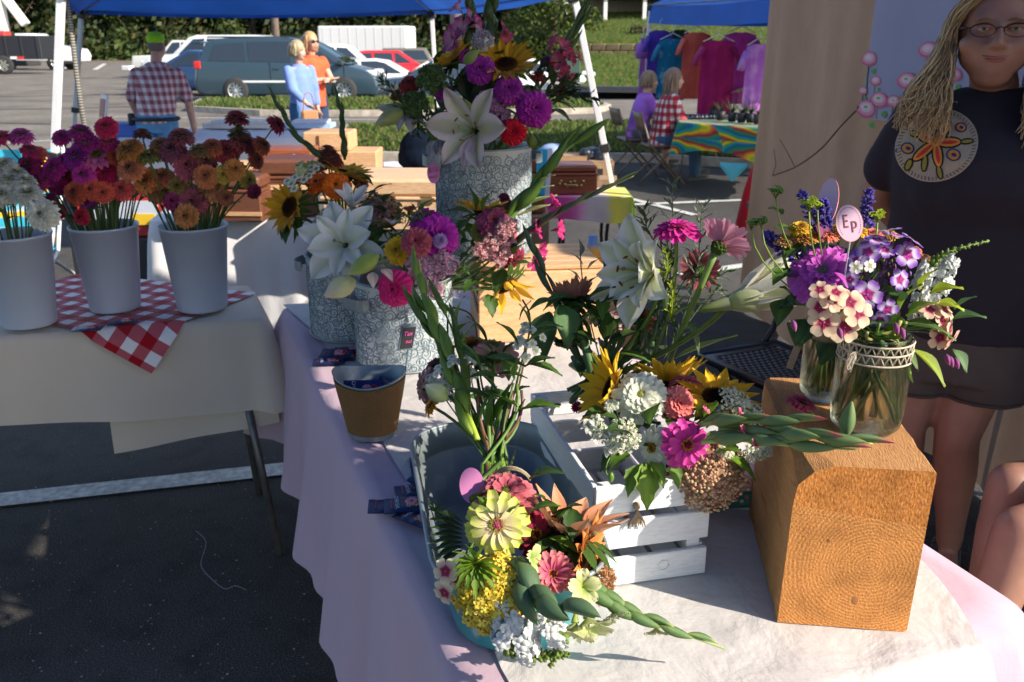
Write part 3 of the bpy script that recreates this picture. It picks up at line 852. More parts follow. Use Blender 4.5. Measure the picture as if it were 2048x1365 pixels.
A1=Vector((1.98,13.4,2.09));A2=Vector((2.83,9.5,2.02));A3=A2+Vector((3.2,.6,0));A4=A1+Vector((3.2,.6,0))
canopy('canopy_tent','bright blue canopy sheltering the hanging tie dye shirts',None,[A1,A2,A3,A4],3.0,[Vector((1.93,13.4,0)),G(1498,402),Vector((A3.x,A3.y,0)),Vector((A4.x,A4.y,0))],solid('bright_blue_canvas',(.015,.12,.52),.7,0,.1,2,.2,300,transl=.2),[POLEW,POLEW,POLEW,POLEW],eave_drop=.24,pw=.036,truss=.0)  # brighter blue canvas for the shirt stall
OW=solid('added_canopy_canvas',(.03,.1,.36),.75,0,.1,2,.2,300,transl=.3)
T4=[Vector((-3.4,-1.6,2.1)),Vector((1.66,-1.6,2.1)),Vector((1.66,2.75,2.5)),Vector((-3.4,2.75,2.5))]  # unseen canopy added overhead, shaped and coloured for the bluish shade below
canopy('canopy_tent','unseen blue canopy above and behind the camera, added to shade the flower tables',None,T4,3.5,[Vector((p.x+(.25 if p.x>0 else-.6),p.y,0))for p in T4],OW,[POLEW]*4,eave_drop=.03,truss=.1)
wl0=Vector((1.47,5.22,0));wl1=Vector((1.855,1.72,0));wd=(wl1-wl0);wn=Vector((-wd.y,wd.x,0)).normalized()
if wn.x>0:wn=-wn
dr=thing('drape_wall','hanging beige brown cloth side wall behind the woman in dark shirt','curtain',tuple(wl0))
b_=MB()
def wf(u,v):
 p=wd*u;f=.007*math.sin(u*70+2*math.sin(u*19)+v*2)+.02*math.sin(u*23+1+v)+.012*math.sin(u*37-v*5)
 z=2.12*(1-v)+.02*math.sin(u*40)*v+.0
 return p+wn*(f*(.35+.65*v)+.03)+Vector((0,0,z))
b_.grid(wf,240,10)
WALLM=cloth_mat('drape_cloth',(.19,.138,.107),wrinkle=.5,transl=.16,var=.1)
b_.build('cloth',WALLM,dr,smooth=True)
q=MB();q.tube([Vector((0,0,2.14)),wd+Vector((0,0,2.14))],.016,8);q.build('top_rail',POLEW,dr,True)
pt=at(1553,0,5.3);pb_=G(1503,612)
q=MB();dpl=pt-pb_;topv=pb_+dpl*(2.2/dpl.z)
L=(topv-pb_).length;q.box((0,0,0),(.045,.045,L),bev=.004,M=frame((topv+pb_)/2-wl0,dpl));po=q.build('post',POLEW,dr)
for(cx,cy)in((1550,108),(1507,412)):
 q=MB();cp=at(cx,cy,5.3)-wl0;q.box((0,0,0),(.07,.07,.05),bev=.008,M=Matrix.Translation(cp));q.box((.05,0,0),(.07,.03,.035),M=Matrix.Translation(cp));q.build('clamp',BLK,po)
q=MB();q.box((0,0,1.07),(.045,.045,2.14),bev=.004);q.build('post',POLEW,dr,M=Matrix.Translation(wd))
def wallpt(px,py,off=.09):
 d=ray(px,py);o=Vector((0,0,CAMH));n_=wn;q0=wl0+wn*off
 return o+d*((q0-o).dot(n_)/d.dot(n_))
q=MB();P=[wallpt(*c,.1)for c in((1545,352),(1590,335),(1640,300),(1680,255),(1712,222),(1722,215))]
q.tube(spline(P,4),.0035,5,col=(.12,.08,.05));q.tube([P[1],wallpt(1572,300,.1),wallpt(1560,280,.1)],.002,4,col=(.12,.08,.05));q.tube([P[0],wallpt(1552,330,.1),wallpt(1548,300,.1)],.002,4,col=(.12,.08,.05))
q.ball(P[-1],(.02,.012,.01),col=(.12,.2,.08))
tag(q.build('dried_twig',BARK,smooth=True),'thin dried twig hanging across the beige drape','twig')
bn=thing('banner','pale lavender banner printed with pink ranunculus blooms, pinned to the drape','banner',tuple(wallpt(1720,235,.1)))
bo=bn.location.copy()
zb0=wallpt(1722,233).z;y0=wallpt(1726,235).y;ub=lambda y:(wl0.y-y)/(wl0.y-wl1.y)
def banpt(y,z,off=.105):
 return wl0+wd*ub(y)+wn*off+Vector((0,0,z))-bo
b_=MB();b_.grid(lambda u,v:banpt(y0-u*1.75,zb0+v*.92,.105+.006*math.sin(u*22)),30,6)
b_.build('sheet',cloth_mat('banner_cloth',(.36,.36,.5),wrinkle=.12,transl=.2),bn,smooth=True)
VG=vmat('print_ink',rough=.8,var=.15,vscale=40)
def inkdisc(b_,c,r,col,off,sy=1.0,n=14,a0=0):
 cy,cz=c;pts=[banpt(cy,cz,off)]+[banpt(cy+2.1*r*math.cos(2*pi*k/n+a0)*(1+.06*math.sin(5*k)),cz+sy*r*math.sin(2*pi*k/n+a0),off)for k in range(n)]
 b_.add(pts,[(0,1+k,1+(k+1)%n)for k in range(n)],col)
def bloom(px,py,rpx,open_=True):
 w_=wallpt(px,py,.115);y,z=w_.y,w_.z;r=rpx/FPX*w_.y*1.03
 b_=MB();wl=[(y+uni(-.005,.005),z-k*(z-zb0)/4)for k in range(5)]
 b_.tube([banpt(a,max(b,zb0+.004),.110)for a,b in wl],.003,4,col=(.14,.25,.1))
 inkdisc(b_,(y,z),r,(.55,.12,.2),.112,.95);inkdisc(b_,(y,z+r*.08),r*.82,(.68,.28,.38),.1128,.9);inkdisc(b_,(y,z+r*.15),r*.6,(.75,.48,.55),.1136,.8);inkdisc(b_,(y,z+r*.2),r*.38,(.7,.6,.6),.1144,.7)
 if open_:inkdisc(b_,(y,z+r*.22),r*.2,(.2,.4,.08),.1152,.7)
 inkdisc(b_,(y-r*1.6,z-r*1.5),r*.3,(.12,.3,.07),.1118,1.2)
 b_.build('printed_bloom',VG,bn)
for a in((1734,118,14,0),(1850,100,15,0),(1747,162,10,0),(1808,162,16,1),(1858,152,20,1),(1753,200,16,1),(1782,203,12,1),(1722,182,8,1),(1728,218,18,1),(1900,150,14,0),(1830,205,10,1),(1880,205,14,1),(1795,215,7,0)):
 bloom(*a[:3],a[3])
P=spline([at(132,-30,5.6),at(140,40,5.6),at(150,120,5.62),at(160,200,5.65),at(172,268,5.7)],14)
q=MB()
for i in range(len(P)-1):
 a,b=P[i],P[i+1]
 for s_ in(0,1):q.ball(a.lerp(b,.25+.5*s_),(.016,.009,.02),6,4,col=(.35,.33,.28)if s_ else(.08,.08,.08),M=frame((0,0,0),b-a))
tag(q.build('chain',PLAIN,smooth=True),'thin twisted chain hanging beside the left canopy legs','chain')
# folding tables
TABTOP=solid('table_plastic',(.6,.6,.57),.5,0,.05)
TLEG=solid('table_leg',(.12,.12,.115),.4,.5,.2,30)
def folding_table(label,c4,z=.728,feet=None,lean=.12):
 c=sum((Vector((p[0],p[1],0))for p in c4),Vector())/4
 t=thing('folding_table',label,'table',tuple(c));q=MB()
 n=[Vector((p[0],p[1],0))-c for p in c4]
 n=[v*.985 for v in n]
 q.prism([(v.x,v.y)for v in n],z-.04,z-.003);q.build('tabletop',TABTOP,t)
 for i in range(4):
  v=n[i];top=v*.86;ft=feet[i]-c if feet else v*.93
  q=MB();q.tube([Vector((top.x,top.y,z-.04)),Vector((ft.x,ft.y,0))],.0125,8);q.build('leg',TLEG,t,True)
 return t
# main table with pink cloth
A0=Vector((-.755,2.735,0));ax=Vector((.36,-.933,0)).normalized();pp=Vector((.93,.365,0)).normalized()
FRr=Vector((.80,1.10,0));WM=(FRr-A0).dot(pp);LM=(FRr-A0).dot(ax)
mc=[A0,A0+ax*LM,A0+ax*LM+pp*WM,A0+pp*WM]
TZ=.74
folding_table('long folding table under the pale pink cloth, holding most of the bouquets',mc)
def dropm(p):
 u=(p-A0).dot(ax)/LM
 return.42+.12*u
o=drape('pink_tablecloth',mc,TZ,dropm,PINKC,amp=.022,freq=16,flare=.05,rc=.06,step=.02,ns=18,seed=1.3,cflare=.08)
tag(o,'pale pink cloth draped over the long flower table','tablecloth')
b_=MB()
Lp=[G(566,612,TZ),G(640,680,TZ),G(705,770,TZ),G(762,880,TZ),G(870,1060,TZ),G(945,1210,TZ),G(1003,1342,TZ)]
Rp=[G(900,595,TZ),G(1100,640,TZ),G(1290,740,TZ),G(1460,860,TZ),G(1640,960,TZ),G(1850,1133,TZ),G(1962,1292,TZ)]
Ls=spline(Lp,8);Rs=spline(Rp,8);nS=len(Ls)
V=[];m_=26
for i in range(nS):
 for j in range(m_+1):
  v=j/m_;p=Ls[i].lerp(Rs[i],v);u=i/(nS-1)
  V.append((p.x,p.y,TZ+.0045+.0014*math.sin(v*31+u*4)*math.sin(u*20+v*5)))
endL,endR=Ls[-1],Rs[-1]
def neardist(p):return LM-(p-A0).dot(ax)
for k in range(1,12):
 for j in range(m_+1):
  v=j/m_;p=endL.lerp(endR,v);d=max(neardist(p),.0)+.004
  if k==1:q_=p+ax*d*.7;z=TZ+.0045
  elif k==2:q_=p+ax*(d+.004);z=TZ+.0035
  elif k==3:q_=p+ax*(d+.016);z=TZ-.006
  else:
   f=(k-3)/8;q_=p+ax*(d+.026+.05*f+.028*f*math.sin(v*13+1.3));z=TZ-.006-.34*f
  V.append((q_.x,q_.y,z))
n_=nS+11;mm=m_+1
b_.add(V,[(i*mm+j,i*mm+j+1,(i+1)*mm+j+1,(i+1)*mm+j)for i in range(n_-1)for j in range(m_)])
tag(b_.build('table_runner',RUNC,smooth=True),'crinkled white runner lying lengthwise over the pink cloth','runner')
# left table with beige linen
bc=[Vector((-2.35,2.16,0)),Vector((-.775,2.615,0)),Vector((-.865,3.0,0)),Vector((-2.5,2.66,0))]
def prj(p):
 v=p-Vector((0,0,CAMH));d=v.dot(CF);return(1024+FPX*v.dot(CR)/d,682.5-FPX*v.dot(CU)/d)
bc=[G(-420,705,TZ),G(527,637,TZ),G(497,571,TZ),G(-300,617,TZ)]
folding_table('folding table under beige linen holding the three white buckets',bc,feet=[G(-300,1150),G(560,1110),G(519,990),G(-260,960)])
def dropb(p):
 return.27+.015*math.sin(p.x*5)
o=drape('linen_tablecloth',bc,TZ,dropb,LINEN,amp=.007,freq=9,flare=.05,rc=.03,step=.02,ns=14,seed=.4,cflare=.06)
tag(o,'beige linen cloth hanging over the left table','tablecloth')
b_=MB();P0=bc[1];ed=(bc[0]-bc[1]).normalized();on=Vector((-ed.y,ed.x,0));on=on if on.y<0 else-on
def l2(u,v):
 s_=u*.50;p=P0+ed*(s_-.02)
 zz=-.10-v*(.24+.05*u);return p+on*(.032+.02*v+.006*math.sin(u*9))-on*.014+Vector((0,0,zz))
b_.grid(l2,20,8)
tag(b_.build('linen_cloth',LINEN,smooth=True),'second beige linen layer hanging lower at the right end of the left table','tablecloth')
def ging(t):
 c=t.nodes.new('ShaderNodeTexCoord');mp=t.nodes.new('ShaderNodeMapping');mp.inputs['Rotation'].default_value=(0,0,R(47));t.links.new(c.outputs['UV'],mp.inputs[0])
 sp=t.nodes.new('ShaderNodeSeparateXYZ');t.links.new(c.outputs['UV'],sp.inputs[0])
 out=[]
 for i in(0,1):
  m1=math_(t,'MULTIPLY',sp.outputs[i],1.0);f=math_(t,'FRACT',m1);out.append(math_(t,'GREATER_THAN',f,.5))
 s_=math_(t,'ADD',out[0],out[1]);s_=math_(t,'MULTIPLY',s_,.5)
 st=math_(t,'MULTIPLY',sp.outputs[0],12);st=math_(t,'FRACT',st);st=math_(t,'GREATER_THAN',st,.5)
 r=ramp(t,s_,[(0,(.78,.76,.76)),(.49,(.78,.76,.76)),(.5,(.48,.1,.12)),(.95,(.38,.006,.014))])
 r2=t.nodes.new('ShaderNodeValToRGB')
 el=r.node.color_ramp;el.interpolation='CONSTANT'
 return r
GING=cloth_mat('gingham',(1,1,1),extra=ging,wrinkle=.25,transl=.05)
gA=[G(-60,690,TZ),G(262,585,TZ),G(514,590,TZ),G(330,690,TZ)]
GR=G(514,590,TZ);e1=Vector((-.37,-.93,0)).normalized();e2=Vector((e1.y,-e1.x,0))
if e2.x>0:e2=-e2
LG1,LG2=.53,.78
b_=MB();NG=70;V=[]
edA=bc[0];edd=(bc[1]-bc[0]).normalized();edn=Vector((edd.y,-edd.x,0))
def gpt(a,c):
 p=GR+e1*a+e2*c
 d=(p-edA).dot(edn)
 rip=.0018*math.sin(a*60)*math.sin(c*44+1)
 if d>-.004:
  s_=d+.004;p=p-edn*s_;h=s_
  return Vector((p.x,p.y,0))+edn*(.0+.034*min(1,h*30)+.24*h+.004*math.sin(a*30))+Vector((0,0,TZ+.007-h*.95))
 return Vector((p.x,p.y,TZ+.007+rip))
for i in range(NG+1):
 for j in range(NG+1):V.append(gpt(LG1*i/NG,LG2*j/NG))
b_.add(V,[(i*(NG+1)+j,(i+1)*(NG+1)+j,(i+1)*(NG+1)+j+1,i*(NG+1)+j+1)for i in range(NG)for j in range(NG)])
go=b_.build('gingham_cloth',GING,smooth=True)
uv=go.data.uv_layers.new(name='UVMap');arr=[]
for l in go.data.loops:
 i,j=divmod(l.vertex_index,NG+1);arr+=[i/NG*LG1/.078,j/NG*LG2/.078]
uv.data.foreach_set('uv',arr)
tag(go,'red and white gingham cloth laid cornerwise under the white buckets','cloth')
q=MB();q.ball((0,0,.09),(.19,.13,.10),16,8,col=(.55,.6,.28));q.box((0,0,.16),(.3,.2,.03),bev=.01,col=(.55,.6,.3))
tag(q.build('plastic_bag',PLAIN,M=Matrix.Translation(G(140,790)+Vector((0,.05,0))),smooth=True),'pale green plastic tub standing on the asphalt below the left table','tub')
# vendor tables behind
t1=[G(296,445,TZ),G(1010,430,TZ),G(1000,400,TZ)+Vector((0,.55,0)),G(300,445,TZ)+Vector((-.15,.85,0))]
folding_table('table behind the left buckets, covered by the long white cloth',t1)
o=drape('white_tablecloth',t1,TZ,.72,WHITEC,amp=.03,freq=17,flare=.03,rc=.05,step=.025,ns=12,seed=2)
tag(o,'crumpled white cloth hanging to the ground in front of the wooden chests','tablecloth')
t2=[G(395,372,TZ),G(905,340,TZ),G(905,340,TZ)+Vector((0,.7,0)),G(395,372,TZ)+Vector((0,.7,0))]
folding_table('second chest table further back under its own white cloth',t2)
o=drape('white_tablecloth',t2,TZ,.5,WHITEC,amp=.02,freq=17,flare=.03,rc=.05,step=.03,ns=8,seed=5)
tag(o,'white cloth on the second row table carrying the redwood chest','tablecloth')
t3=[G(222,290,TZ),G(652,272,TZ),G(640,250,TZ),G(225,262,TZ)]
folding_table('far display table the plaid shirted man leans over',t3)
o=drape('white_tablecloth',t3,TZ,.62,WHITEC,amp=.03,freq=10,flare=.02,rc=.05,step=.04,ns=8,seed=6)
tag(o,'bright white cloth on the far display table by the two standing women','tablecloth')
# wooden chests
def woodm(name,a,b_,scale=3,ring=9,rot=(0,0,0),st=(1,9,9),bmp=.2,rough=.55,knots=False):
 m,t,b,out=newmat(name)
 w_=tex(t,scale,5,stretch=st,rot=rot);w_.inputs['Distortion'].default_value=1.5
 f=tex(t,scale*16,3,stretch=st,rot=rot)
 c=ramp(t,w_.outputs[0],[(.25,b_),(.5,a),(.62,lerp(a,b_,.4)),(.8,a)])
 c=mix(t,1.0,c,ramp(t,f.outputs[0],[(.3,(.78,)*3),(.6,(1.05,)*3)]),'MULTIPLY')
 if knots:
  v=tex(t,5.2,kind='Voronoi',stretch=(1,1,1));k=ramp(t,v.outputs['Distance'],[(0,(.16,.05,.02)),(.05,(.3,.12,.05)),(.085,(.5,.25,.12)),(.13,(1,1,1))])
  c=mix(t,1.0,c,k,'MULTIPLY')
 t.links.new(c,b.inputs['Base Color']);b.inputs['Roughness'].default_value=rough
 bump(t,f.outputs[0],bmp,.003,b)
 return m
PINE=woodm('pine_wood',(.68,.42,.22),(.52,.27,.11))
MAPLE=woodm('maple_wood',(.74,.5,.3),(.62,.36,.18))
RED=woodm('redwood',(.30,.085,.035),(.16,.035,.015),rough=.3)
WALN=woodm('walnut',(.17,.065,.035),(.08,.03,.018),rough=.4)
BRASS=solid('brass',(.5,.34,.12),.3,.9,.2,30)
def chest(label,p,L,D,H,m,lidh=.3,rz=0.,lid=True,hinges=0,band=None,dark=None,cat='box',name='wooden_chest',group=None):
 t=thing(name,label,cat,tuple(p),rz,group)
 hb=H*(1-lidh)if lid else H
 q=MB();q.box((0,0,hb/2),(L,D,hb),bev=.008);q.build('body',m,t)
 if lid:
  q=MB();q.box((0,0,hb+.006),(L*1.03,D*1.04,.016),bev=.005);q.build('moulding',m,t)
  q=MB();q.box((0,0,hb+.014+H*lidh*.5),(L,D,H*lidh),bev=.014);q.build('lid',m,t)
 for k in range(hinges):
  hx=L*(-.5+(k+.5)/hinges)*.8
  q=MB();q.box((hx,-D/2-.004,hb),(.055,.008,.036),bev=.002);q.build('hinge',BRASS,t)
 if band:
  for zz in band:
   q=MB();q.box((0,-D/2-.003,H*zz),(L*1.003,.006,H*.09));q.build('inlay_band',dark or WALN,t)
 return t
def gp(px,py,z=TZ):return G(px,py,z)
zT=TZ+.008
p=gp(783,470);chest('long pale pine chest with brass hinges and raised lid beside the tall embossed bucket',(p.x,p.y+.25,zT),.62,.4,.22,MAPLE,.36,R(-2),hinges=3)
q=MB()
t_=thing('wooden_chest','stepped pale pine chest on the second table','box',tuple(at(690,300,5.9).xy)+(zT,))
for i,(dx,w_,z0,h)in enumerate(((0,.46,0,.15),(-.09,.30,.15,.12))):
 q=MB();q.box((dx,0,z0+h/2),(w_,.3,h),bev=.008);q.build('tier',PINE,t_)
q=MB();q.box((-.14,-.152,.15),(.012,.01,.2));q.build('corner_strip',WALN,t_)
p=at(575,336,5.55);p.z=zT;chest('glossy redwood chest with small knob on the second table',p,.36,.25,.20,RED,.0,R(0),lid=False,hinges=0)
q=MB();q.box((p.x,p.y-.16,zT+.01),(.42,.12,.02),bev=.004);tag(q.build('display_board',RED),'thin redwood board in front of the redwood chest','board')
q=MB();q.lathe([(.001,0),(.012,.002),(.012,.02),(.018,.035),(.001,.045)],10);tag(q.build('door_knob',CHROME,M=Matrix.Translation(at(588,322,5.35)),smooth=True),'tiny silver knob standing on the redwood board','knob')
p=gp(575,440);chest('walnut box with pale inlay band behind the orange zinnias',(p.x,p.y+.17,zT),.28,.24,.26,WALN,.3,R(2),band=(.55,),dark=MAPLE)
p=gp(478,448);chest('brown walnut box behind the dusky zinnias',(p.x,p.y+.12,zT),.25,.24,.2,WALN,.3,R(-4),band=(.2,),dark=PINE)
p=gp(395,452);chest('dark walnut box half hidden by the dusky zinnias',(p.x,p.y+.1,zT),.2,.2,.17,WALN,.3,R(5))
p=at(490,330,5.2);chest('small maple box left of the redwood chest',(p.x,p.y,zT),.2,.2,.14,PINE,.3,R(3))
p0=at(1128,392,5.6)
rb=thing('rainbow_stool','low stool covered by a rainbow tie dye cloth','stool',(at(1170,440,5.6).x,5.75,0))
sz=p0.z
def rain(t):
 c=t.nodes.new('ShaderNodeTexCoord');sp=t.nodes.new('ShaderNodeSeparateXYZ');t.links.new(c.outputs['Object'],sp.inputs[0])
 n=tex(t,9,3);a=math_(t,'ADD',math_(t,'MULTIPLY',sp.outputs[0],1.5),math_(t,'MULTIPLY',n.outputs[0],.16));a=math_(t,'ADD',a,.12)
 return ramp(t,a,[(.0,(.8,.1,.4)),(.1,(.85,.2,.5)),(.24,(.8,.7,.7)),(.38,(.8,.68,.62)),(.46,(.85,.75,.1)),(.58,(.8,.75,.15)),(.68,(.25,.55,.05)),(.84,(.35,.6,.15)),(.92,(.1,.5,.6)),(1,(.7,.7,.8))])
RAIN=cloth_mat('rainbow_cloth',(1,1,1),extra=rain,wrinkle=.2)
q=MB();sw=.29;sdp=.2
q.grid(lambda u,v:Vector((-sw+u*(sw*2+.0),-sdp+v*sdp*2,sz+.0)),8,4)
def rf(u,v):
 x=-sw+u*sw*2
 return Vector((x,-sdp-.012-.01*v+.01*math.sin(x*30)*v,sz-v*.15*(1+.1*math.sin(x*9))))
q.grid(rf,20,5)
q.grid(lambda u,v:Vector((sw+.035*math.sin(v*pi/2)*1.0,-sdp+u*sdp*2,sz+.04*math.sin(pi*min(1,v*1.3))*0-v*v*.30)),6,8)
q.grid(lambda u,v:Vector((-sw-.02*v,-sdp+u*sdp*2,sz-v*.2)),6,5)
q.build('cover',RAIN,rb,True)
for sx in(-1,1):
 for sy in(-1,1):
  q=MB();q.tube(spline([(sx*.17,sy*.16,sz-.01),(sx*.14,sy*.165,sz*.5),(sx*.2,sy*.17,0)],5),.012,7);q.build('leg',BLK,rb,True)
cp=rb.location+Vector((-.11,.0,sz+.004))
ch=chest('redwood keepsake chest with brass ornament standing on the rainbow cloth',cp,.36,.26,.17,RED,.28,R(3))
q=MB()
for k in range(9):
 q.ball((-.07+.02*k+uni(-.006,.006),-.137,.07+.018*math.sin(k*1.7)),(.011,.008,.01),7,5)
q.box((.01,-.139,.06),(.07,.01,.018),bev=.004);q.build('brass_ornament',BRASS,ch,True)
p=at(1060,400,5.2);chest('reddish chest with brass catches right behind the tall embossed bucket',(p.x-.04,p.y,.62),.24,.24,.30,RED,.3,R(4),hinges=2)
q=MB();q.box((0,0,.15),(.3,.28,.3),bev=.01);q2=q.build('cardboard_box',solid('cardboard',(.32,.2,.11),.9,0,.15,10),M=Matrix.Translation((p.x-.04,p.y,.0)));tag(q2,'cardboard carton under the reddish chest','box')
q=MB();q.box((0,0,.15),(.3,.28,.3),bev=.01);q2=q.build('cardboard_box',MAT['cardboard'],M=Matrix.Translation((p.x-.04,p.y,.31)));tag(q2,'upper cardboard carton directly under the reddish chest','box')
q=MB();q.box((0,0,.0),(.075,.02,.26),bev=.004,col=(.02,.42,.68));q.box((.03,.002,.0),(.03,.025,.27),bev=.003,col=(.75,.75,.75))
tag(q.build('price_card',PLAIN,M=Matrix.Translation(at(1086,345,5.0))@Matrix.Rotation(R(3),4,'Y')),'slim blue and white upright card beside the tall embossed bucket','card')
CARD=MAT['cardboard']
def carton(px,py,w_,d,h,label,rz=0,z=0):
 p=G(px,py,z);q=MB();q.box((0,0,h/2),(w_,d,h),bev=.006);q.box((0,-d/2-.001,h*.55),(w_*.16,.004,h*.4),col=(.1,.1,.1))
 t=thing('cardboard_box',label,'box',(p.x,p.y+d/2,z),rz);q=MB();q.box((0,0,h/2),(w_,d,h),bev=.006);q.build('body',CARD,t)
 q=MB();q.box((w_*.22,-d/2-.002,h*.55),(w_*.14,.003,h*.4));q.build('tape_mark',BLK,t)
 for s_ in(-1,1):
  q=MB();q.box((s_*w_*.28,0,h+.004),(w_*.46,d,.006),M=Matrix.Translation((0,0,0)));q.build('flap',CARD,t)
carton(1172,375,.62,.4,.28,'brown cardboard box behind the leaning white canopy leg',R(3))
carton(1196,395,.42,.35,.18,'smaller brown cardboard box in front of the larger carton',R(-6))
carton(1120,372,.6,.4,.33,'wide brown cardboard box left of the other cartons',R(2))
q=MB()
for k in range(14):q.ball((uni(-.12,.12),uni(-.1,.1),.1+uni(0,.07)),(.08,.07,.06),7,5,M=Matrix.Rotation(uni(0,3),4,'X'))
bp=G(1170,340);tag(remesh(q.build('bin_bag',solid('dark_plastic_bag',(.02,.025,.035),.3,0,.1),M=Matrix.Translation((bp.x,bp.y-1.2,.2))),.012,3),'crumpled dark bag lying on the cartons','bag')
q=MB();q.lathe([(.001,0),(.035,0),(.035,.13),(.012,.17),(.012,.2),(.001,.2)],12,col=(.4,.6,.75));tag(q.build('water_bottle',PLAIN,M=Matrix.Translation(G(1222,345)),smooth=True),'clear blue water bottle on the asphalt right of the leaning leg','bottle')
q=MB();q.ball((0,0,.07),(.17,.14,.09),14,8,col=(.3,.4,.62));tag(q.build('blue_bundle',PLAIN,M=Matrix.Translation(G(1103,352)+Vector((0,-.4,.28))),smooth=True),'pale blue rounded bundle lying on the wide carton','bundle')
q=MB();q.ball((0,0,.13),(.13,.1,.14),14,10);q.box((0,0,.08),(.27,.18,.16),bev=.05);q.ball((0,-.07,.08),(.1,.07,.07),12,8)
bp=at(838,345,6.0);tag(remesh(q.build('backpack',solid('navy_nylon',(.006,.01,.02),.95,0,.2,20,spec=.05),M=Matrix.Translation((bp.x,6.0,zT))),.01,4),'black backpack standing upright behind the pale pine chest','bag')
for k in range(4):
 q=MB();q.box((0,0,0),(.75,.09,.018),bev=.003);q.build('slat',MAPLE,None,M=Matrix.Translation(G(1110,470,.40)+Vector((0,-.3+k*.11,0)))@Matrix.Rotation(R(-24),4,'Z'))if False else None
q=MB();q.lathe([(.001,0),(.032,0),(.034,.1),(.03,.14),(.016,.16),(.016,.185),(.001,.185)],14,cols=[(.75,.7,.6),(.75,.7,.6),(.75,.33,.03),(.75,.4,.04),(.15,.3,.6),(.15,.3,.6),(.15,.3,.6)])
tag(q.build('spray_bottle',PLAIN,M=Matrix.Translation(at(1183,575,3.0)),smooth=True),'white and orange bottle with blue cap behind the knotty wooden crate','bottle')
st=at(1183,575,3.0).z
q=MB();q.box((0,0,st/2),(.36,.3,st-.004),bev=.01);tag(q.build('storage_box',CARD,M=Matrix.Translation(at(1183,575,3.0).xy.to_3d()+Vector((0,.05,0)))),'tall cardboard carton behind the knotty crate','box')
def stripes(t):
 c=t.nodes.new('ShaderNodeTexCoord');sp=t.nodes.new('ShaderNodeSeparateXYZ');t.links.new(c.outputs['Object'],sp.inputs[0])
 n=tex(t,6,3);a=math_(t,'ADD',math_(t,'MULTIPLY',sp.outputs[2],7),math_(t,'MULTIPLY',n.outputs[0],1.6));a=math_(t,'FRACT',a)
 return ramp(t,a,[(0,(.03,.4,.55)),(.35,(.05,.45,.58)),(.42,(.85,.55,.02)),(.7,(.85,.5,.02)),(.78,(.6,.7,.7)),(1,(.03,.4,.55))])
STR=cloth_mat('beach_stripes',(1,1,1),extra=stripes,wrinkle=.1)
bp=G(60,590);bch=thing('beach_chair','yellow and turquoise striped beach chair behind the left buckets','chair',(bp.x,5.4,0))
q=MB();q.grid(lambda u,v:Vector((-.28+.56*u,.02+.24*v,.3+.62*v)),6,8);q.build('backrest',STR,bch,True)
q=MB();q.grid(lambda u,v:Vector((-.28+.56*u,-.42+.44*v,.34-.05*math.sin(v*pi))),6,8);q.build('seat',STR,bch,True)
for s_ in(-1,1):
 q=MB();q.tube([(s_*.3,-.5,0),(s_*.3,.0,.32),(s_*.3,.28,.95)],.012,7);q.build('frame',POLEW,bch,True)
 q=MB();q.tube([(s_*.3,.36,0),(s_*.3,-.1,.3),(s_*.3,-.42,.36)],.012,7);q.build('frame',POLEW,bch,True)
 q=MB();q.box((s_*.31,-.12,.52),(.05,.45,.02),bev=.006);q.build('armrest',POLEW,bch)
q=MB();q.box((0,0,.12),(.5,.35,.24),bev=.01,col=(.45,.03,.03));q.box((0,-.178,.15),(.4,.008,.1),col=(.55,.6,.7));q.box((.12,-.184,.1),(.12,.006,.06),col=(.75,.5,.03))
tag(q.build('snack_carton',PLAIN,M=Matrix.Translation((at(275,450,4.9).x,4.9,at(275,462,4.9).z))),'red and blue printed carton seen between the white buckets','carton')
zc_=at(275,462,4.9).z
q=MB();q.box((0,0,zc_/2),(.6,.4,zc_-.003),bev=.01,col=(.03,.03,.035));tag(q.build('storage_bin',PLAIN,M=Matrix.Translation((at(275,450,4.9).x,4.9,0))),'black storage bin below the printed carton','bin')
q=MB();q.box((0,0,.17),(.2,.02,.34),bev=.004,col=(.75,.72,.7));q.box((-.01,-.013,.2),(.15,.005,.2),col=(.35,.1,.08));q.box((-.03,-.014,.08),(.1,.004,.1),col=(.7,.4,.2))
tag(q.build('picture_card',PLAIN,M=Matrix.Translation(G(205,262,TZ)+Vector((0,0,.01)))@Matrix.Rotation(R(-50),4,'Z')@Matrix.Rotation(R(-12),4,'X')),'printed picture card leaning on the far table by the grey canopy leg','card')
p=G(238,275,TZ);q=MB();q.box((0,0,.05),(.55,.3,.12),bev=.01,col=(.05,.13,.45));tag(q.build('storage_tote',PLAIN,M=Matrix.Translation(p+Vector((.15,.15,.01)))),'blue tote on the far table left of the plaid shirted man','tote')
for k,(px,w_,c_,l_)in enumerate(((610,.5,(.4,.55,.75),'flat pale blue box on the far table in front of the women'),(500,.35,(.7,.68,.62),'flat white leaflet stack in the middle of the far table'),(440,.4,(.72,.72,.7),'white paper stack on the far table right of the man'))):
 q=MB();q.box((0,0,.03),(w_,.25,.05),bev=.005,col=c_);q.box((.03,0,.07),(w_*.7,.2,.03),bev=.004,col=lerp(c_,(.8,.8,.8),.6));tag(q.build('leaflet_box',PLAIN,M=Matrix.Translation(G(px,262,TZ)+Vector((0,.2,.008)))),l_,'box')
tag_=G(648,262,TZ)
q=MB();q.tube(spline([G(x,y,.004)for x,y in((392,1062),(412,1085),(402,1130),(425,1160),(450,1178),(470,1172),(492,1180))],6),.0009,5,col=(.3,.34,.4));tag(q.build('string',PLAIN,smooth=True),'thin pale string lying on the dark asphalt beside the pink cloth','string')
rd=random.Random(12);q=MB()
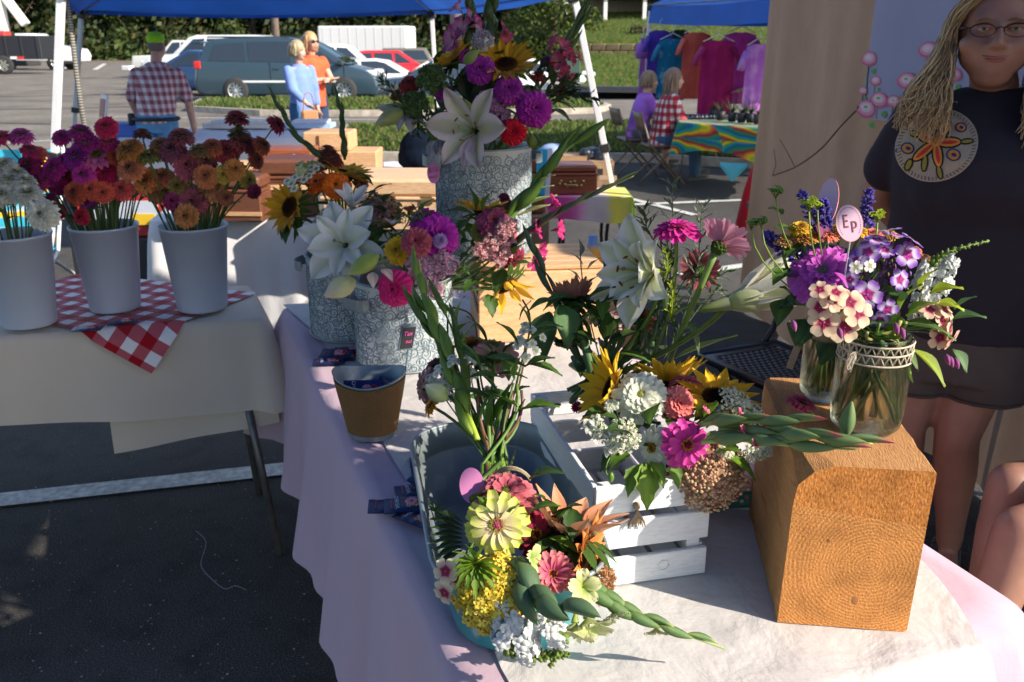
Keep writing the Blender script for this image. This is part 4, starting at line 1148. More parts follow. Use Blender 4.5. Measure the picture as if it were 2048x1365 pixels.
for i in range(420):
 c=G(rd.uniform(-60,620),rd.uniform(830,1360),.002);s_=rd.uniform(.0015,.004);q.ball(c,(s_,s_*.8,s_*.6),5,3,col=rd.choice([(.3,.28,.26),(.12,.12,.12),(.2,.18,.16),(.05,.05,.05)]))
tag(q.build('grit',PLAIN,kind='stuff'),'loose grit scattered on the asphalt below the left table','grit')
q=MB();q.ball((0,0,.006),(.012,.009,.008),7,5,col=(.45,.5,.55));tag(q.build('pebble',PLAIN,M=Matrix.Translation(G(655,1247,0))),'single pale pebble on the asphalt near the pink cloth','pebble')
# galvanised metal
def galv(name,base=(.24,.29,.31),metal=.45,rough=.42):
 m,t,b,out=newmat(name)
 v=tex(t,26,kind='Voronoi');n=tex(t,6,5)
 c=mix(t,.5,ramp(t,v.outputs['Color'],[(0,tuple(x*.75 for x in base)),(1,tuple(min(1,x*1.25)for x in base))]),ramp(t,n.outputs[0],[(.3,tuple(x*.6 for x in base)),(.7,tuple(x*1.35 for x in base))]))
 t.links.new(c,b.inputs['Base Color']);b.inputs['Metallic'].default_value=metal
 t.links.new(ramp(t,n.outputs[0],[(.3,(rough*.8,)*3),(.7,(rough*1.4,)*3)]),b.inputs['Roughness'])
 bump(t,n.outputs[0],.15,.004,b)
 return m
GALV=galv('galvanised')
TURQ=solid('turquoise_enamel',(.05,.33,.37),.32,.25,.18,9,.1,60,coat=.3)
# oval tub
def rrect(hx,hy,r,n=7):
 out=[]
 for cx,cy,a0 in((hx-r,hy-r,0),(-hx+r,hy-r,90),(-hx+r,-hy+r,180),(hx-r,-hy+r,270)):
  for k in range(n):out.append((cx+r*math.cos(R(a0+90*k/(n-1))),cy+r*math.sin(R(a0+90*k/(n-1)))))
 return out
tb=thing('oval_tub','galvanised tub with turquoise outside, holding the nearest bouquet','tub',(-.022,1.252,TZ+.006),R(10.5))
TH=.128
def tubring(f,dz,off=0.0,zz=None):
 hx=.092+.032*f+off;hy=.236+.034*f+off
 return[(x,y,(TH*f if zz is None else zz)+dz)for x,y in rrect(hx,hy,min(hx,.095+off))]
def loft(b_,rings,close=False):
 n=len(rings[0]);V=[p for r_ in rings for p in r_]
 F=[(i*n+k,i*n+(k+1)%n,(i+1)*n+(k+1)%n,(i+1)*n+k)for i in range(len(rings)-1)for k in range(n)]
 if close:F.append(tuple((len(rings)-1)*n+k for k in range(n)))
 b_.add(V,F)
q=MB();loft(q,[tubring(0,0),tubring(.2,0),tubring(.62,0),tubring(.64,0,.003),tubring(.68,0,.003),tubring(.7,0),tubring(.98,0)]);q.add(tubring(0,.001),[tuple(range(27,-1,-1))]);q.build('shell',TURQ,tb,True)
q=MB();loft(q,[tubring(1,0,-.002),tubring(.7,0,-.002),tubring(.68,0,.001),tubring(.64,0,.001),tubring(.62,0,-.002),tubring(.05,0,-.002)],True);q.build('lining',GALV,tb,True)
q=MB();P=tubring(1,0,.001);q.tube(P+[P[0]],.0038,8);q.build('rim',GALV,tb,True)
# burlap wrapped pot
BURL=vmat('burlap',rough=.95,var=.35,vscale=350,bmp=.8,bscale=700,spec=.05)
cc=G(738,893,TZ)+Vector((0,.055,0));pot=thing('seed_pot','galvanised pot wrapped in brown burlap, holding flower food packets','pot',(cc.x,cc.y,TZ+.005))
def potr(z,r,wav=0.0,n=40):return[(r*math.cos(2*pi*k/n)*1.04,r*math.sin(2*pi*k/n)*.92,z+wav*math.cos(4*pi*k/n))for k in range(n)]
q=MB();q.col=(.27,.15,.065);loft(q,[potr(.012,.052),potr(.06,.061,0),potr(.12,.0725,.003),potr(.131,.0745,.006)]);q.build('burlap_wrap',BURL,pot,True)
q=MB();loft(q,[potr(.133,.0735,.006),potr(.141,.0765,.008),potr(.139,.073,.008),potr(.06,.058),potr(.01,.048)],True);q.build('liner',GALV,pot,True)
q=MB();loft(q,[potr(0,.049),potr(.012,.0525)]);q.build('base_ring',GALV,pot,True)
# flower food packets
NAVY=solid('packet_foil',(.012,.02,.10),.35,.1,.1,30,.35,40)
INKW=solid('print_white',(.55,.62,.75),.5);INKR=solid('print_red',(.55,.06,.07),.5);INKB=solid('print_blue',(.06,.16,.45),.5)
def pack_meshes():
 q=MB();n=8
 def f(u,v):return Vector(((u-.5)*.085,(v-.5)*.05,.0012+.0042*math.sin(pi*u)*math.sin(pi*v)**.5+.0006*math.sin(u*25)))
 q.grid(f,12,8);q.grid(lambda u,v:Vector((f(u,v).x,f(u,v).y,0)),12,8)
 body=q.mesh('packet',NAVY,True)
 q=MB();
 for k in range(11):
  th=2*pi*k/11;q.ball((.008+.0075*math.cos(th),.003+.0075*math.sin(th),.0056),(.0055,.0045,.0009),6,4,col=(.75,.3,.42),M=Matrix.Rotation(th,4,'Z'))
  q.ball((.023+.006*math.cos(th),.004+.0075*math.sin(th),.0052),(.0045,.004,.0009),6,4,col=(.5,.03,.04),M=Matrix.Rotation(th,4,'Z'))
 for k in range(7):q.ball((.0+k*.004,-.009-.002*math.sin(k*2),.0052),(.0022,.005,.0008),6,4,col=(.75,.38,.12))
 q.ball((.008,.003,.0062),(.004,.004,.001),6,4,col=(.55,.12,.2))
 art=q.mesh('flower_print',vmat('print_ink',rough=.8),True)
 return body,art
PB,PA=pack_meshes()
def packet(label,p,rz,tx=0,ty=0,face=True,txt=True,dz=0,group='flower food packets'):
 t=inst('flower_food_packet',PB,None,Matrix.Translation(Vector(p)+Vector((0,0,dz)))@Matrix.Rotation(rz,4,'Z')@Matrix.Rotation(tx,4,'X')@Matrix.Rotation(ty,4,'Y'))
 tag(t,label,'packet',group)
 if face:
  inst('flower_print',PA,t,Matrix.Identity(4))
  if txt:text('CHRYSAL',.0105,t,Matrix.Translation((-.019,.001,.0068))@Matrix.Rotation(R(-86),4,'Z'),INKW,ext=.0002)
  q=MB();q.box((-.0285,0,.0048),(.0022,.026,.0006));q.build('red_line',INKR,t)
  q=MB();q.box((.0335,.002,.0042),(.0022,.02,.0006));q.box((.0375,.002,.0036),(.0018,.026,.0006));q.build('small_print',INKB,t)
 return t
def gz(px,py,dz=0):return G(px,py,TZ+.004+dz)
packet('flower food packet with readable name, uppermost of the pile left of the tub',gz(815,1010,.014),R(8),R(3),R(-2))
packet('flower food packet lying lowest at the near side of the pile by the tub',gz(838,1038,.006),R(-34),R(-4),0)
packet('flower food packet whose left end sticks out furthest from the pile',gz(783,1014,.004),R(6),0,R(3),txt=False)
packet('flower food packet at the back of the pile beside the tub',gz(835,980,.004),R(14),0,R(-3))
packet('flower food packet propped against the tub wall above the pile',gz(858,958,.012),R(60),R(25),0,txt=False)
packet('single flower food packet by the back left corner of the tub',gz(846,935,.002),R(100),R(4),0,txt=False)
packet('flower food packet at the far left of the group before the embossed tubs',gz(658,724,.003),R(8),0,0)
packet('flower food packet on top of the group before the embossed tubs',gz(672,708,.014),R(-4),R(10),0,txt=False)
packet('flower food packet tucked under the nearer embossed tub',gz(700,700,.006),R(12),0,0,txt=False)
packet('flower food packet lying flat between the embossed tubs',gz(693,714,.004),R(-8),0,0,txt=False)
c_=pot.location
packet('large printed flower food packet standing upright in the burlap pot',c_+Vector((-.012,-.018,.105)),R(2),R(62),0)
packet('folded flower food packet leaning at the right side inside the burlap pot',c_+Vector((.035,.012,.09)),R(-60),R(70),R(10),txt=False)
packet('flower food packet deep behind the others in the burlap pot',c_+Vector((-.005,.025,.075)),R(20),R(80),0,txt=False)
packet('flower food packet lying on the gingham between the buckets',G(245,645,TZ+.012),R(22),0,0,txt=False)
packet('flower food packet half on the gingham near its front fold',G(175,658,TZ+.012),R(8),0,0,txt=False)
# embossed canisters
WASH=vmat('whitewash',rough=.6,var=.22,vscale=18,bmp=.5,bscale=60,spec=.3,metal=.15)
def canister(label,c,r,h,rz=0,handles=(0,pi),nscroll=330,seed=1,hz=.8):
 t=thing('embossed_tub',label,'bucket',tuple(c),rz);rd=random.Random(seed)
 q=MB();q.col=(.50,.56,.60);q.lathe([(r*.985,0),(r,.004),(r,h-.012),(r*1.015,h-.008),(r*1.02,h),(r*.985,h+.002)],72);q.lathe([(.0,.004),(r*.98,.004)],24);q.build('wall',WASH,t,True)
 q=MB();q.lathe([(r*.985,h+.002),(r*.975,h-.01),(r*.97,.01)],48);q.build('liner',GALV,t,True)
 q=MB();q.tube([(r*1.012*math.cos(a),r*1.012*math.sin(a),.005)for a in[2*pi*k/48 for k in range(49)]],.003,5);q.tube([(r*1.02*math.cos(a),r*1.02*math.sin(a),h)for a in[2*pi*k/48 for k in range(49)]],.003,5);q.build('bead',GALV,t,True)
 q=MB();q.col=(.19,.26,.30)
 def ribbon(pts,w0):
  n=len(pts);V=[]
  for i,(s_,z)in enumerate(pts):
   a,b=pts[max(i-1,0)],pts[min(i+1,n-1)];dx,dz=b[0]-a[0],b[1]-a[1];L=math.hypot(dx,dz)or 1
   w_=w0*(.35+.65*math.sin(pi*(i+.5)/n));nx,nz=-dz/L*w_,dx/L*w_
   for sg in(-1,0,1):
    th=(s_+nx*sg)/r;zz=min(h-.014,max(.008,z+nz*sg));rr=r+(.0004 if sg else.0013);V.append((rr*math.cos(th),rr*math.sin(th),zz))
  q.add(V,[(i*3+k,(i+1)*3+k,(i+1)*3+k+1,i*3+k+1)for i in range(n-1)for k in(0,1)])
 C=2*pi*r;cell=.034;placed=[]
 tries=0
 while len(placed)<nscroll and tries<6000:
  tries+=1;s_=rd.uniform(0,C);z=rd.uniform(.012,h-.022)
  if all(min(abs(s_-a),C-abs(s_-a))**2+(z-b)**2>.019**2 for a,b in placed):
   placed.append((s_,z));dirn=rd.choice((-1,1));a0=rd.uniform(0,6.28);R0=rd.uniform(.0105,.0145);turns=rd.uniform(1.3,1.9)
   pts=[]
   for k in range(15):
    f=k/14;a=a0+dirn*f*turns*2*pi;rr=R0*(1-f)**.8+.0015;pts.append((s_+rr*math.cos(a),z+rr*math.sin(a)))
   tail=[];tx,tz=pts[0];ang=a0-dirn*pi/2
   for k in range(1,7):ang+=dirn*.16*(-1);tail.append((tx+math.cos(ang)*.0032*k,tz+math.sin(ang)*.0032*k))
   ribbon(list(reversed(tail))+pts,.0014)
   for k in range(3):
    aa=rd.uniform(0,6.28);lx,lz=s_+math.cos(aa)*(R0+.006),z+math.sin(aa)*(R0+.006)
    ribbon([(lx+math.cos(aa+.7)*d,lz+math.sin(aa+.7)*d)for d in(-.005,-.0015,.002,.005)],.0017)
 q.build('scroll_relief',vmat('relief_patina',rough=.5,var=.4,vscale=30,metal=.3),t,kind='stuff')
 for ha in handles:
  M=Matrix.Rotation(ha,4,'Z');n=9;V=[]
  for k in range(n):
   th=pi*k/(n-1)-pi/2;x=r+.003+.034*math.cos(th);y=.055*math.sin(th)
   V+=[(x,y,h*hz+.014),(x,y,h*hz-.014)]
  V+=[(v[0]+.0025,v[1],v[2])for v in V]
  F=[(2*i,2*i+1,2*i+3,2*i+2)for i in range(n-1)]+[(2*n+2*i,2*n+2*i+2,2*n+2*i+3,2*n+2*i+1)for i in range(n-1)]+[(2*i,2*i+2,2*n+2*i+2,2*n+2*i)for i in range(n-1)]+[(2*i+1,2*n+2*i+1,2*n+2*i+3,2*i+3)for i in range(n-1)]
  q=MB();q.add([M@Vector(v)for v in V],F)
  for s_ in(-1,1):q.ball(M@Vector((r+.006,s_*.05,h*hz)),.005,8,5)
  q.build('handle',GALV,t)
 return t
CA2=Vector(((G(703,740,TZ).x+G(908,740,TZ).x)/2,G(800,755,TZ).y+.133,TZ+.006))
canister('nearer embossed white tub holding the magenta and yellow zinnia bouquet',CA2,.131,.23,0,(R(-142),R(38)),seed=2)
CA1=Vector((G(612,640,TZ).x+.135+.04,G(660,694,TZ).y+.135,TZ+.006))
canister('rear left embossed white tub holding the white lily and orange zinnias',CA1,.128,.235,0,(R(172),R(-8)),seed=3,hz=.86)
# knotty crate and tall embossed bucket on it
KN=woodm('knotty_pine',(.72,.45,.24),(.58,.32,.15),2.4,knots=True)
a_=G(958,692,TZ);b2=G(1203,682,TZ);dv=(b2-a_);rzb=math.atan2(dv.y,dv.x);Lb=dv.length;HB=.205
bx=thing('wooden_crate','knotty pine crate with dark hand slot under the tall embossed bucket','crate',tuple(((a_+b2)/2).xy)+(TZ+.006,),rzb)
DB=.30
q=MB();q.box((0,.009,HB/2),(Lb,.018,HB),bev=.003);q.build('front_board',KN,bx)
q=MB();q.box((0,DB-.009,HB/2),(Lb,.018,HB),bev=.003);q.build('back_board',KN,bx)
for s_ in(-1,1):
 q=MB();q.box((s_*(Lb/2-.009),DB/2,HB/2),(.018,DB-.037,HB),bev=.003);sb=q.build('side_board',PINE,bx)
for zz in(.10,.155):
 q=MB();q.box((-Lb/2-.0015,DB/2-.03,zz),(.004,DB*.75,.022));q.build('dark_inlay',WALN,bx)
for k in range(5):
 q=MB();q.box((0,.035+k*.058,HB+.008),(Lb*1.0,.05,.013),bev=.003);q.build('top_slat',PINE,bx)
q=MB();n_=12;sl_=[(-.035,0)];pts=[(.052+.011*math.cos(a),.011*math.sin(a))for a in[pi/2-pi*k/8 for k in range(9)]]+[(-.052+.011*math.cos(a),.011*math.sin(a))for a in[-pi/2-pi*k/8 for k in range(9)]]
q.add([(.09-.0+p[0],-.0015,.055+p[1])for p in pts],[tuple(range(len(pts)))]);q.build('hand_slot',solid('slot_dark',(.05,.02,.015),.9),bx)
for(kx,kz,kr)in((.03,.115,.011),(.028,.05,.010),(-.11,.16,.004)):
 q=MB();q.add([(kx+kr*math.cos(a),-.0012,kz+1.2*kr*math.sin(a))for a in[2*pi*k/14 for k in range(14)]],[tuple(range(14))],(.2,.07,.03));q.add([(kx+kr*.55*math.cos(a),-.002,kz+.65*kr*math.sin(a))for a in[2*pi*k/14 for k in range(14)]],[tuple(range(14))],(.42,.2,.1));q.build('knot',BARK,bx)
bz=TZ+.006+HB+.015
cm3=(at(868,330,2.5).x+at(1062,330,2.5).x)/2
CA3=Vector((cm3,2.58,bz));H3=at(965,302,2.44).z-bz
canister('tall embossed whitewashed bucket on the pine crate with the highest bouquet',CA3,(at(1062,330,2.55).x-at(868,330,2.55).x)/2,H3,0,(R(200),R(20)),nscroll=480,seed=5,hz=.88)
# wooden beam block
def beam_end(name):
 m,t,b,out=newmat(name)
 c=t.nodes.new('ShaderNodeTexCoord');mp=t.nodes.new('ShaderNodeMapping');mp.inputs['Location'].default_value=(-.025,0,-.105);t.links.new(c.outputs['Object'],mp.inputs[0])
 sx=t.nodes.new('ShaderNodeSeparateXYZ');t.links.new(mp.outputs[0],sx.inputs[0])
 nz=tex(t,7,6);nd_=math_(t,'MULTIPLY',math_(t,'SUBTRACT',nz.outputs[0],.5),.05)
 r2=math_(t,'SQRT',math_(t,'ADD',math_(t,'POWER',sx.outputs[0],2),math_(t,'POWER',sx.outputs[2],2)))
 rr=math_(t,'ADD',r2,nd_)
 s_=math_(t,'SINE',math_(t,'MULTIPLY',rr,1250));s2=math_(t,'MULTIPLY',math_(t,'ADD',s_,1),.5)
 fib=tex(t,300,5);big=tex(t,18,6)
 col=ramp(t,s2,[(0,(.50,.20,.055)),(.5,(.55,.235,.07)),(1,(.62,.29,.095))])
 zt=math_(t,'ADD',sx.outputs[2],math_(t,'MULTIPLY',sx.outputs[0],.12));band=math_(t,'GREATER_THAN',zt,.076)
 saw=tex(t,330,4,stretch=(1,1,.45),rot=(0,R(-18),0))
 bc_=ramp(t,saw.outputs[0],[(.3,(.36,.12,.025)),(.5,(.52,.20,.05)),(.7,(.62,.29,.09))])
 col=mix(t,band,col,bc_);col=mix(t,1.0,col,ramp(t,fib.outputs[0],[(.3,(.72,)*3),(.6,(1.1,)*3)]),'MULTIPLY');col=mix(t,1.0,col,ramp(t,big.outputs[0],[(.3,(.72,)*3),(.5,(1,)*3),(.72,(1.18,)*3)]),'MULTIPLY')
 t.links.new(col,b.inputs['Base Color']);b.inputs['Roughness'].default_value=.9;b.inputs['Specular IOR Level'].default_value=.15
 h=mix(t,band,mix(t,.95,s2,fib.outputs[0]),saw.outputs[0]);bump(t,h,.55,.0022,b)
 return m
BE=beam_end('beam_end_grain');BS=woodm('beam_side',(.50,.25,.09),(.33,.14,.045),5,st=(9,1.2,9),bmp=.7,rough=.85)
p0=G(1558,1252,TZ);p1=G(1812,1272,TZ);dv=p1-p0;rzk=math.atan2(dv.y,dv.x);BW=dv.length;BH=.258;BD=.335
bk=thing('timber_block','rough sawn square timber offcut with end grain showing, holding two vases','block',tuple(((p0+p1)/2).xy)+(TZ+.006,),rzk)
hw=BW/2
prof=[(-hw-.003,0),(hw-.004,0),(hw,.004),(hw+.004,BH-.003),(hw+.001,BH),(-hw+.05,BH),(-hw+.024,BH-.010),(-hw+.004,BH-.032),(-hw,BH-.06)]
nP=len(prof);b_=MB()
rg=[]
for yy in[BD*k/12 for k in range(13)]:
 wn_=max(0,1-yy/.09)**1.5;sq=[(-hw-.003,0),(hw-.004,0),(hw,.004),(hw+.004,BH-.003),(hw+.001,BH),(-hw+.03,BH),(-hw+.01,BH-.001),(-hw+.002,BH-.006),(-hw,BH-.03)];rg.append([(x*wn_+x2*(1-wn_)+.0012*math.sin(yy*90+x*40)*min(1,yy*20),yy,(z*wn_+z2*(1-wn_))*(1+.002*math.sin(yy*60)*min(1,yy*20)))for(x,z),(x2,z2)in zip(prof,sq)])
V=[p for r_ in rg for p in r_];F=[(i*nP+k,(i+1)*nP+k,(i+1)*nP+(k+1)%nP,i*nP+(k+1)%nP)for i in range(12)for k in range(nP)]
b_.add(V,F,mat=0);b_.add([rg[0][k]for k in range(nP)],[tuple(range(nP))],mat=1);b_.add([rg[-1][k]for k in range(nP)],[tuple(range(nP-1,-1,-1))],mat=0)
b_.build('timber',[BS,BE],bk)
DKC=solid('wood_crack',(.22,.085,.025),.9)
for pts,w_ in(([(-hw,.112),(-hw+.02,.108),(-hw+.035,.1095)],.0013),([(-hw+.035,.105),(-hw+.062,.104)],.0006),([(-hw+.016,.085),(-hw+.028,.05),(-hw+.034,.022),(-hw+.038,.006)],.0009),([(-hw+.002,.181),(-hw+.06,.178),(hw-.05,.158),(hw-.0,.147)],.0011)):
 q=MB();q.tube([(v.x,w_*.45,v.y)for v in spline([Vector((a,b,0))for a,b in pts],4)],w_*.6,5);q.build('crack',DKC,bk)
rdk=random.Random(3)
b_=MB()
for i in range(700):
 x=rdk.uniform(-hw+.004,hw-.004);z=rdk.uniform(.15,BH-.01)if rdk.random()<.7 else rdk.uniform(.01,.15);L=rdk.uniform(.002,.006);a=rdk.uniform(-.8,.8);c_=rdk.choice([(.75,.5,.25),(.5,.2,.05),(.8,.62,.4)])
 if z>BH-.07 and x<-hw+.05:continue
 b_.add([(x,-.0002,z),(x+.0006,-.0004,z),(x+L*math.sin(a)*.3,-.0025,z+L*math.cos(a))],[(0,1,2)],c_)
b_.build('splinters',PLAIN,bk,kind='stuff')
q=MB();q.ball((0.012,.0001,.047),(.006,.0004,.008),8,5,col=(.36,.15,.05));q.ball((-.035,.0001,.142),(.003,.0004,.004),8,5,col=(.34,.14,.045));q.build('stain_spot',PLAIN,bk,True)
# white slatted crate
def whitewood(name):
 m,t,b,out=newmat(name)
 n=tex(t,6,5,stretch=(1,1,6));f=tex(t,55,4,stretch=(1,6,6));f2=tex(t,16,5)
 c=ramp(t,f2.outputs[0],[(.22,(.42,.36,.3)),(.32,(.74,.74,.75)),(.6,(.8,.8,.81))])
 c=mix(t,1.0,c,ramp(t,f.outputs[0],[(.3,(.86,)*3),(.6,(1.02,)*3)]),'MULTIPLY')
 t.links.new(c,b.inputs['Base Color']);b.inputs['Roughness'].default_value=.6;bump(t,f.outputs[0],.35,.002,b);return m
WW=whitewood('white_painted_wood')
q0=G(1237,1166,TZ);q1=G(1404,1146,TZ);dv=(q1-q0);rzc=math.atan2(dv.y,dv.x);CW=.16;CD=.37;CH=.175
cr=thing('slatted_crate','white painted slatted crate holding the bouquet with the big white zinnia','crate',(q1.x,q1.y,TZ+.006),rzc+R(2))
X0,X1=-CW-.03,0.0
def plank(x,y,z,dx,dy,dz,nm='slat'):
 q=MB();q.box((0,0,0),(dx,dy,dz),bev=.0015);return q.build(nm,WW,cr,M=Matrix.Translation((x,y,z)))
xm=(X0+X1)/2;W_=X1-X0
for k,(z0,h_)in enumerate(((0,.048),(.066,.048),(.128,.047))):
 plank(xm,-.006,z0+h_/2,W_,.009,h_)
 plank(xm,CD+.006,z0+h_/2,W_,.009,h_)
for sx in(X0+.012,X1-.014):
 for sy in(.008,CD-.008):plank(sx+(.006 if sx<xm else-.006),sy,CH/2-.001,.022,.016,CH-.004,'corner_post')
for k,(z0,h_)in enumerate(((.0,.05),(.062,.05),(.122,.053))):
 plank(X0+.002,CD/2,z0+h_/2,.008,CD-.002,h_)
 plank(X1-.006,CD/2,z0+h_/2,.008,CD-.002,h_)
for k in range(3):plank(X0+.04+k*.055,CD/2,.006,.046,CD-.04,.006,'floor_slat')
q=MB();q.tube([(-.073+.0085*math.cos(a),-.0112,.026+.0085*math.sin(a))for a in[2*pi*k/16 for k in range(17)]],.0011,5);q.build('plug',WW,cr,True)
TW=vmat('twine',rough=.95,var=.3,vscale=500,bmp=.6,bscale=900,spec=.05)
q=MB();q.col=(.42,.3,.2)
for k in range(26):
 a=uni(-.6,.6);q.tube([(-.125,-.014,.137),(-.125+a*.008,-.020,.128),(-.125+a*.026,-.017+uni(-.004,.002),.108+uni(-.004,.006))],.0011,4,col=jit((.42,.3,.2),.2))
q.ball((-.125,-.014,.14),(.006,.006,.007),8,6);q.build('tassel',TW,cr,True)
q=MB();q.box((X0+.05,CD-.0,.15),(.016,.004,.005),bev=.001);q.build('staple',BLK,cr)
# floral printed box behind
fb=thing('printed_box','pink and green floral printed box between the white crate and the timber','box',tuple(G(1425,1027,TZ).xy)+(TZ+.006,),R(10))
q=MB();q.box((.04,.05,.016),(.17,.1,.03),bev=.003,col=(.04,.20,.15));q.build('base',PLAIN,fb)
q=MB();q.box((.04,.05,.048),(.176,.106,.032),bev=.003,col=(.52,.30,.32));q.build('lid',PLAIN,fb)
q=MB()
for k in range(16):
 x=-.035+.01*k+uni(-.002,.002);z=uni(.006,.026)
 for a in range(5):q.ball((x+.0022*math.cos(a*1.257),-.0006,z+.0022*math.sin(a*1.257)),(.0018,.0005,.0018),6,4,col=(.55,.15,.14)if k%3 else(.6,.4,.3))
q.build('flower_print',VG,fb)
# chalk sign on a stake
sg=thing('chalk_sign','small black tag with pink lettering on a stake before the embossed tub','sign',tuple(G(803,800,TZ)))
ps=at(815,676,1.93)-sg.location
SM=Matrix.Translation(ps)@Matrix.Rotation(R(38),4,'Z')@Matrix.Rotation(R(12),4,'X')
SLATE=solid('grey_frame',(.12,.17,.22),.6)
q=MB();q.box((0,.002,0),(.042,.006,.064),bev=.002,M=SM@Matrix.Rotation(R(6),4,'Y'));q.build('frame',SLATE,sg)
q=MB();q.box((0,-.0015,0),(.034,.002,.054),M=SM@Matrix.Rotation(R(6),4,'Y'));q.build('board',BLK,sg)
PK=solid('pink_chalk',(.6,.08,.32),.8)
text('Tax',.016,sg,SM@Matrix.Rotation(R(6),4,'Y')@Matrix.Translation((-.002,-.003,.012))@Matrix.Rotation(pi/2,4,'X'),PK)
text('incl',.012,sg,SM@Matrix.Rotation(R(6),4,'Y')@Matrix.Translation((.003,-.003,-.009))@Matrix.Rotation(pi/2,4,'X'),PK)
q=MB();q.tube([ps+Vector((0,.004,-.03)),ps*.5+Vector((0,0,-.02)),Vector((0,0,0))],.0022,5);q.build('stake',SLATE,sg)
# round pink tags
PT=solid('pink_card',(.62,.22,.45),.6,0,.04);PTL=solid('pale_pink_card',(.62,.42,.54),.55,0,.04);PINKE=solid('card_edge',(.8,.3,.3),.5);INKD=solid('brown_ink',(.22,.06,.08),.6)
def oval(name,label,cat,p,rx,ry,n,roll,m,edge=None):
 t=thing(name,label,cat,tuple(p));M=frame((0,0,0),n,0)
 q3=Vector(n).normalized();up=(CU-q3*CU.dot(q3)).normalized();rt=up.cross(q3)
 M=Matrix((rt,up,q3)).transposed().to_4x4()@Matrix.Rotation(roll,4,'Z')
 q=MB();q.prism([(rx*math.cos(2*pi*k/36),ry*math.sin(2*pi*k/36))for k in range(36)],-.0006,.0006,M=M);q.build('card',m,t)
 if edge:
  q=MB();P=[M@Vector((rx*math.cos(2*pi*k/36),ry*math.sin(2*pi*k/36),0))for k in range(37)];q.tube(P,.0008,4);q.build('edge',edge,t)
 return t,M
# glass vases
def glassm():
 m,t,b,out=newmat('vase_glass');g=t.nodes.new('ShaderNodeBsdfGlass');g.inputs['IOR'].default_value=1.45;g.inputs['Roughness'].default_value=.0;g.inputs['Color'].default_value=(.96,.98,.96,1)
 tr=t.nodes.new('ShaderNodeBsdfTransparent');tr.inputs[0].default_value=(.95,.97,.95,1);mx=t.nodes.new('ShaderNodeMixShader');mx.inputs[0].default_value=.4
 t.links.new(g.outputs[0],mx.inputs[1]);t.links.new(tr.outputs[0],mx.inputs[2]);t.links.new(mx.outputs[0],out.inputs[0]);return m
GLS=glassm()
def waterm():
 m,t,b,out=newmat('vase_water');tr=t.nodes.new('ShaderNodeBsdfTransparent');tr.inputs[0].default_value=(.97,.95,.84,1);g=t.nodes.new('ShaderNodeBsdfGlossy');g.inputs['Roughness'].default_value=.05;mx=t.nodes.new('ShaderNodeMixShader');mx.inputs[0].default_value=.07
 t.links.new(tr.outputs[0],mx.inputs[1]);t.links.new(g.outputs[0],mx.inputs[2]);t.links.new(mx.outputs[0],out.inputs[0]);return m
WAT=waterm()
def vase(label,c,r,h,wl=.45):
 t=thing('glass_vase',label,'vase',tuple(c));pr=[(.001,.003),(r*.78,.002),(r*.95,.012),(r,.035),(r,h*.72),(r*.9,h*.84),(r*.86,h*.95),(r*.9,h)]
 q=MB();q.lathe(pr,40);q.lathe([(a*.93 if i else.001,z+(.004 if i<3 else 0))for i,(a,z)in enumerate(pr)],40);q.tube([(r*.885*math.cos(a),r*.885*math.sin(a),h)for a in[2*pi*k/36 for k in range(37)]],.0018,6);q.build('glass',GLS,t,True)
 q=MB();q.lathe([(.001,.0095),(r*.86,.0095),(r*.91,.03),(r*.91,h*wl),(.001,h*wl)],36);q.build('water',WAT,t)
 return t
vc1=Vector((at(1726,850,1.2).x+.004,1.205,TZ+.006+BH));V1=vase('front glass jar with crocheted twine band on the timber block',vc1,.052,.150)
vc2=Vector((at(1652,800,1.33).x,1.325,TZ+.006+BH));V2=vase('rear glass jar wrapped with burlap ribbon on the timber block',vc2,.047,.138,.4)
q=MB();q.col=(.62,.55,.44);r_=.052*.92
for row in range(2):
 for k in range(26):
  a0=2*pi*k/26;a1=2*pi*(k+.5)/26;a2=2*pi*(k+1)/26;z0=.118+row*.013;P=[(r_*1.06*math.cos(a),r_*1.06*math.sin(a),z)for a,z in((a0,z0),(a1,z0+.013),(a2,z0))];q.tube(P,.0014,5)
for z in(.116,.131,.144):q.tube([(r_*1.07*math.cos(a),r_*1.07*math.sin(a),z+.0008*math.sin(a*26))for a in[2*pi*k/52 for k in range(53)]],.0017,5)
for k in range(12):q.tube(spline([(-.04,-.035,.135),(-.048+uni(-.008,.004),-.04,.125+uni(-.01,.01)),(-.05+uni(-.006,.006),-.036,.11+uni(-.01,.01)),(-.044,-.037,.133)],4),.0009,4)
q.build('twine_band',TW,V1,True)
q=MB();q.col=(.42,.3,.2)
q.grid(lambda u,v:Vector((-.045-.022*v+.004*math.sin(u*5),-.012+.02*u,.135-.085*v+.012*u*v*0)),4,8);q.lathe([(.0445,.105),(.0445,.135)],30);q.build('burlap_ribbon',BURL,V2,True)
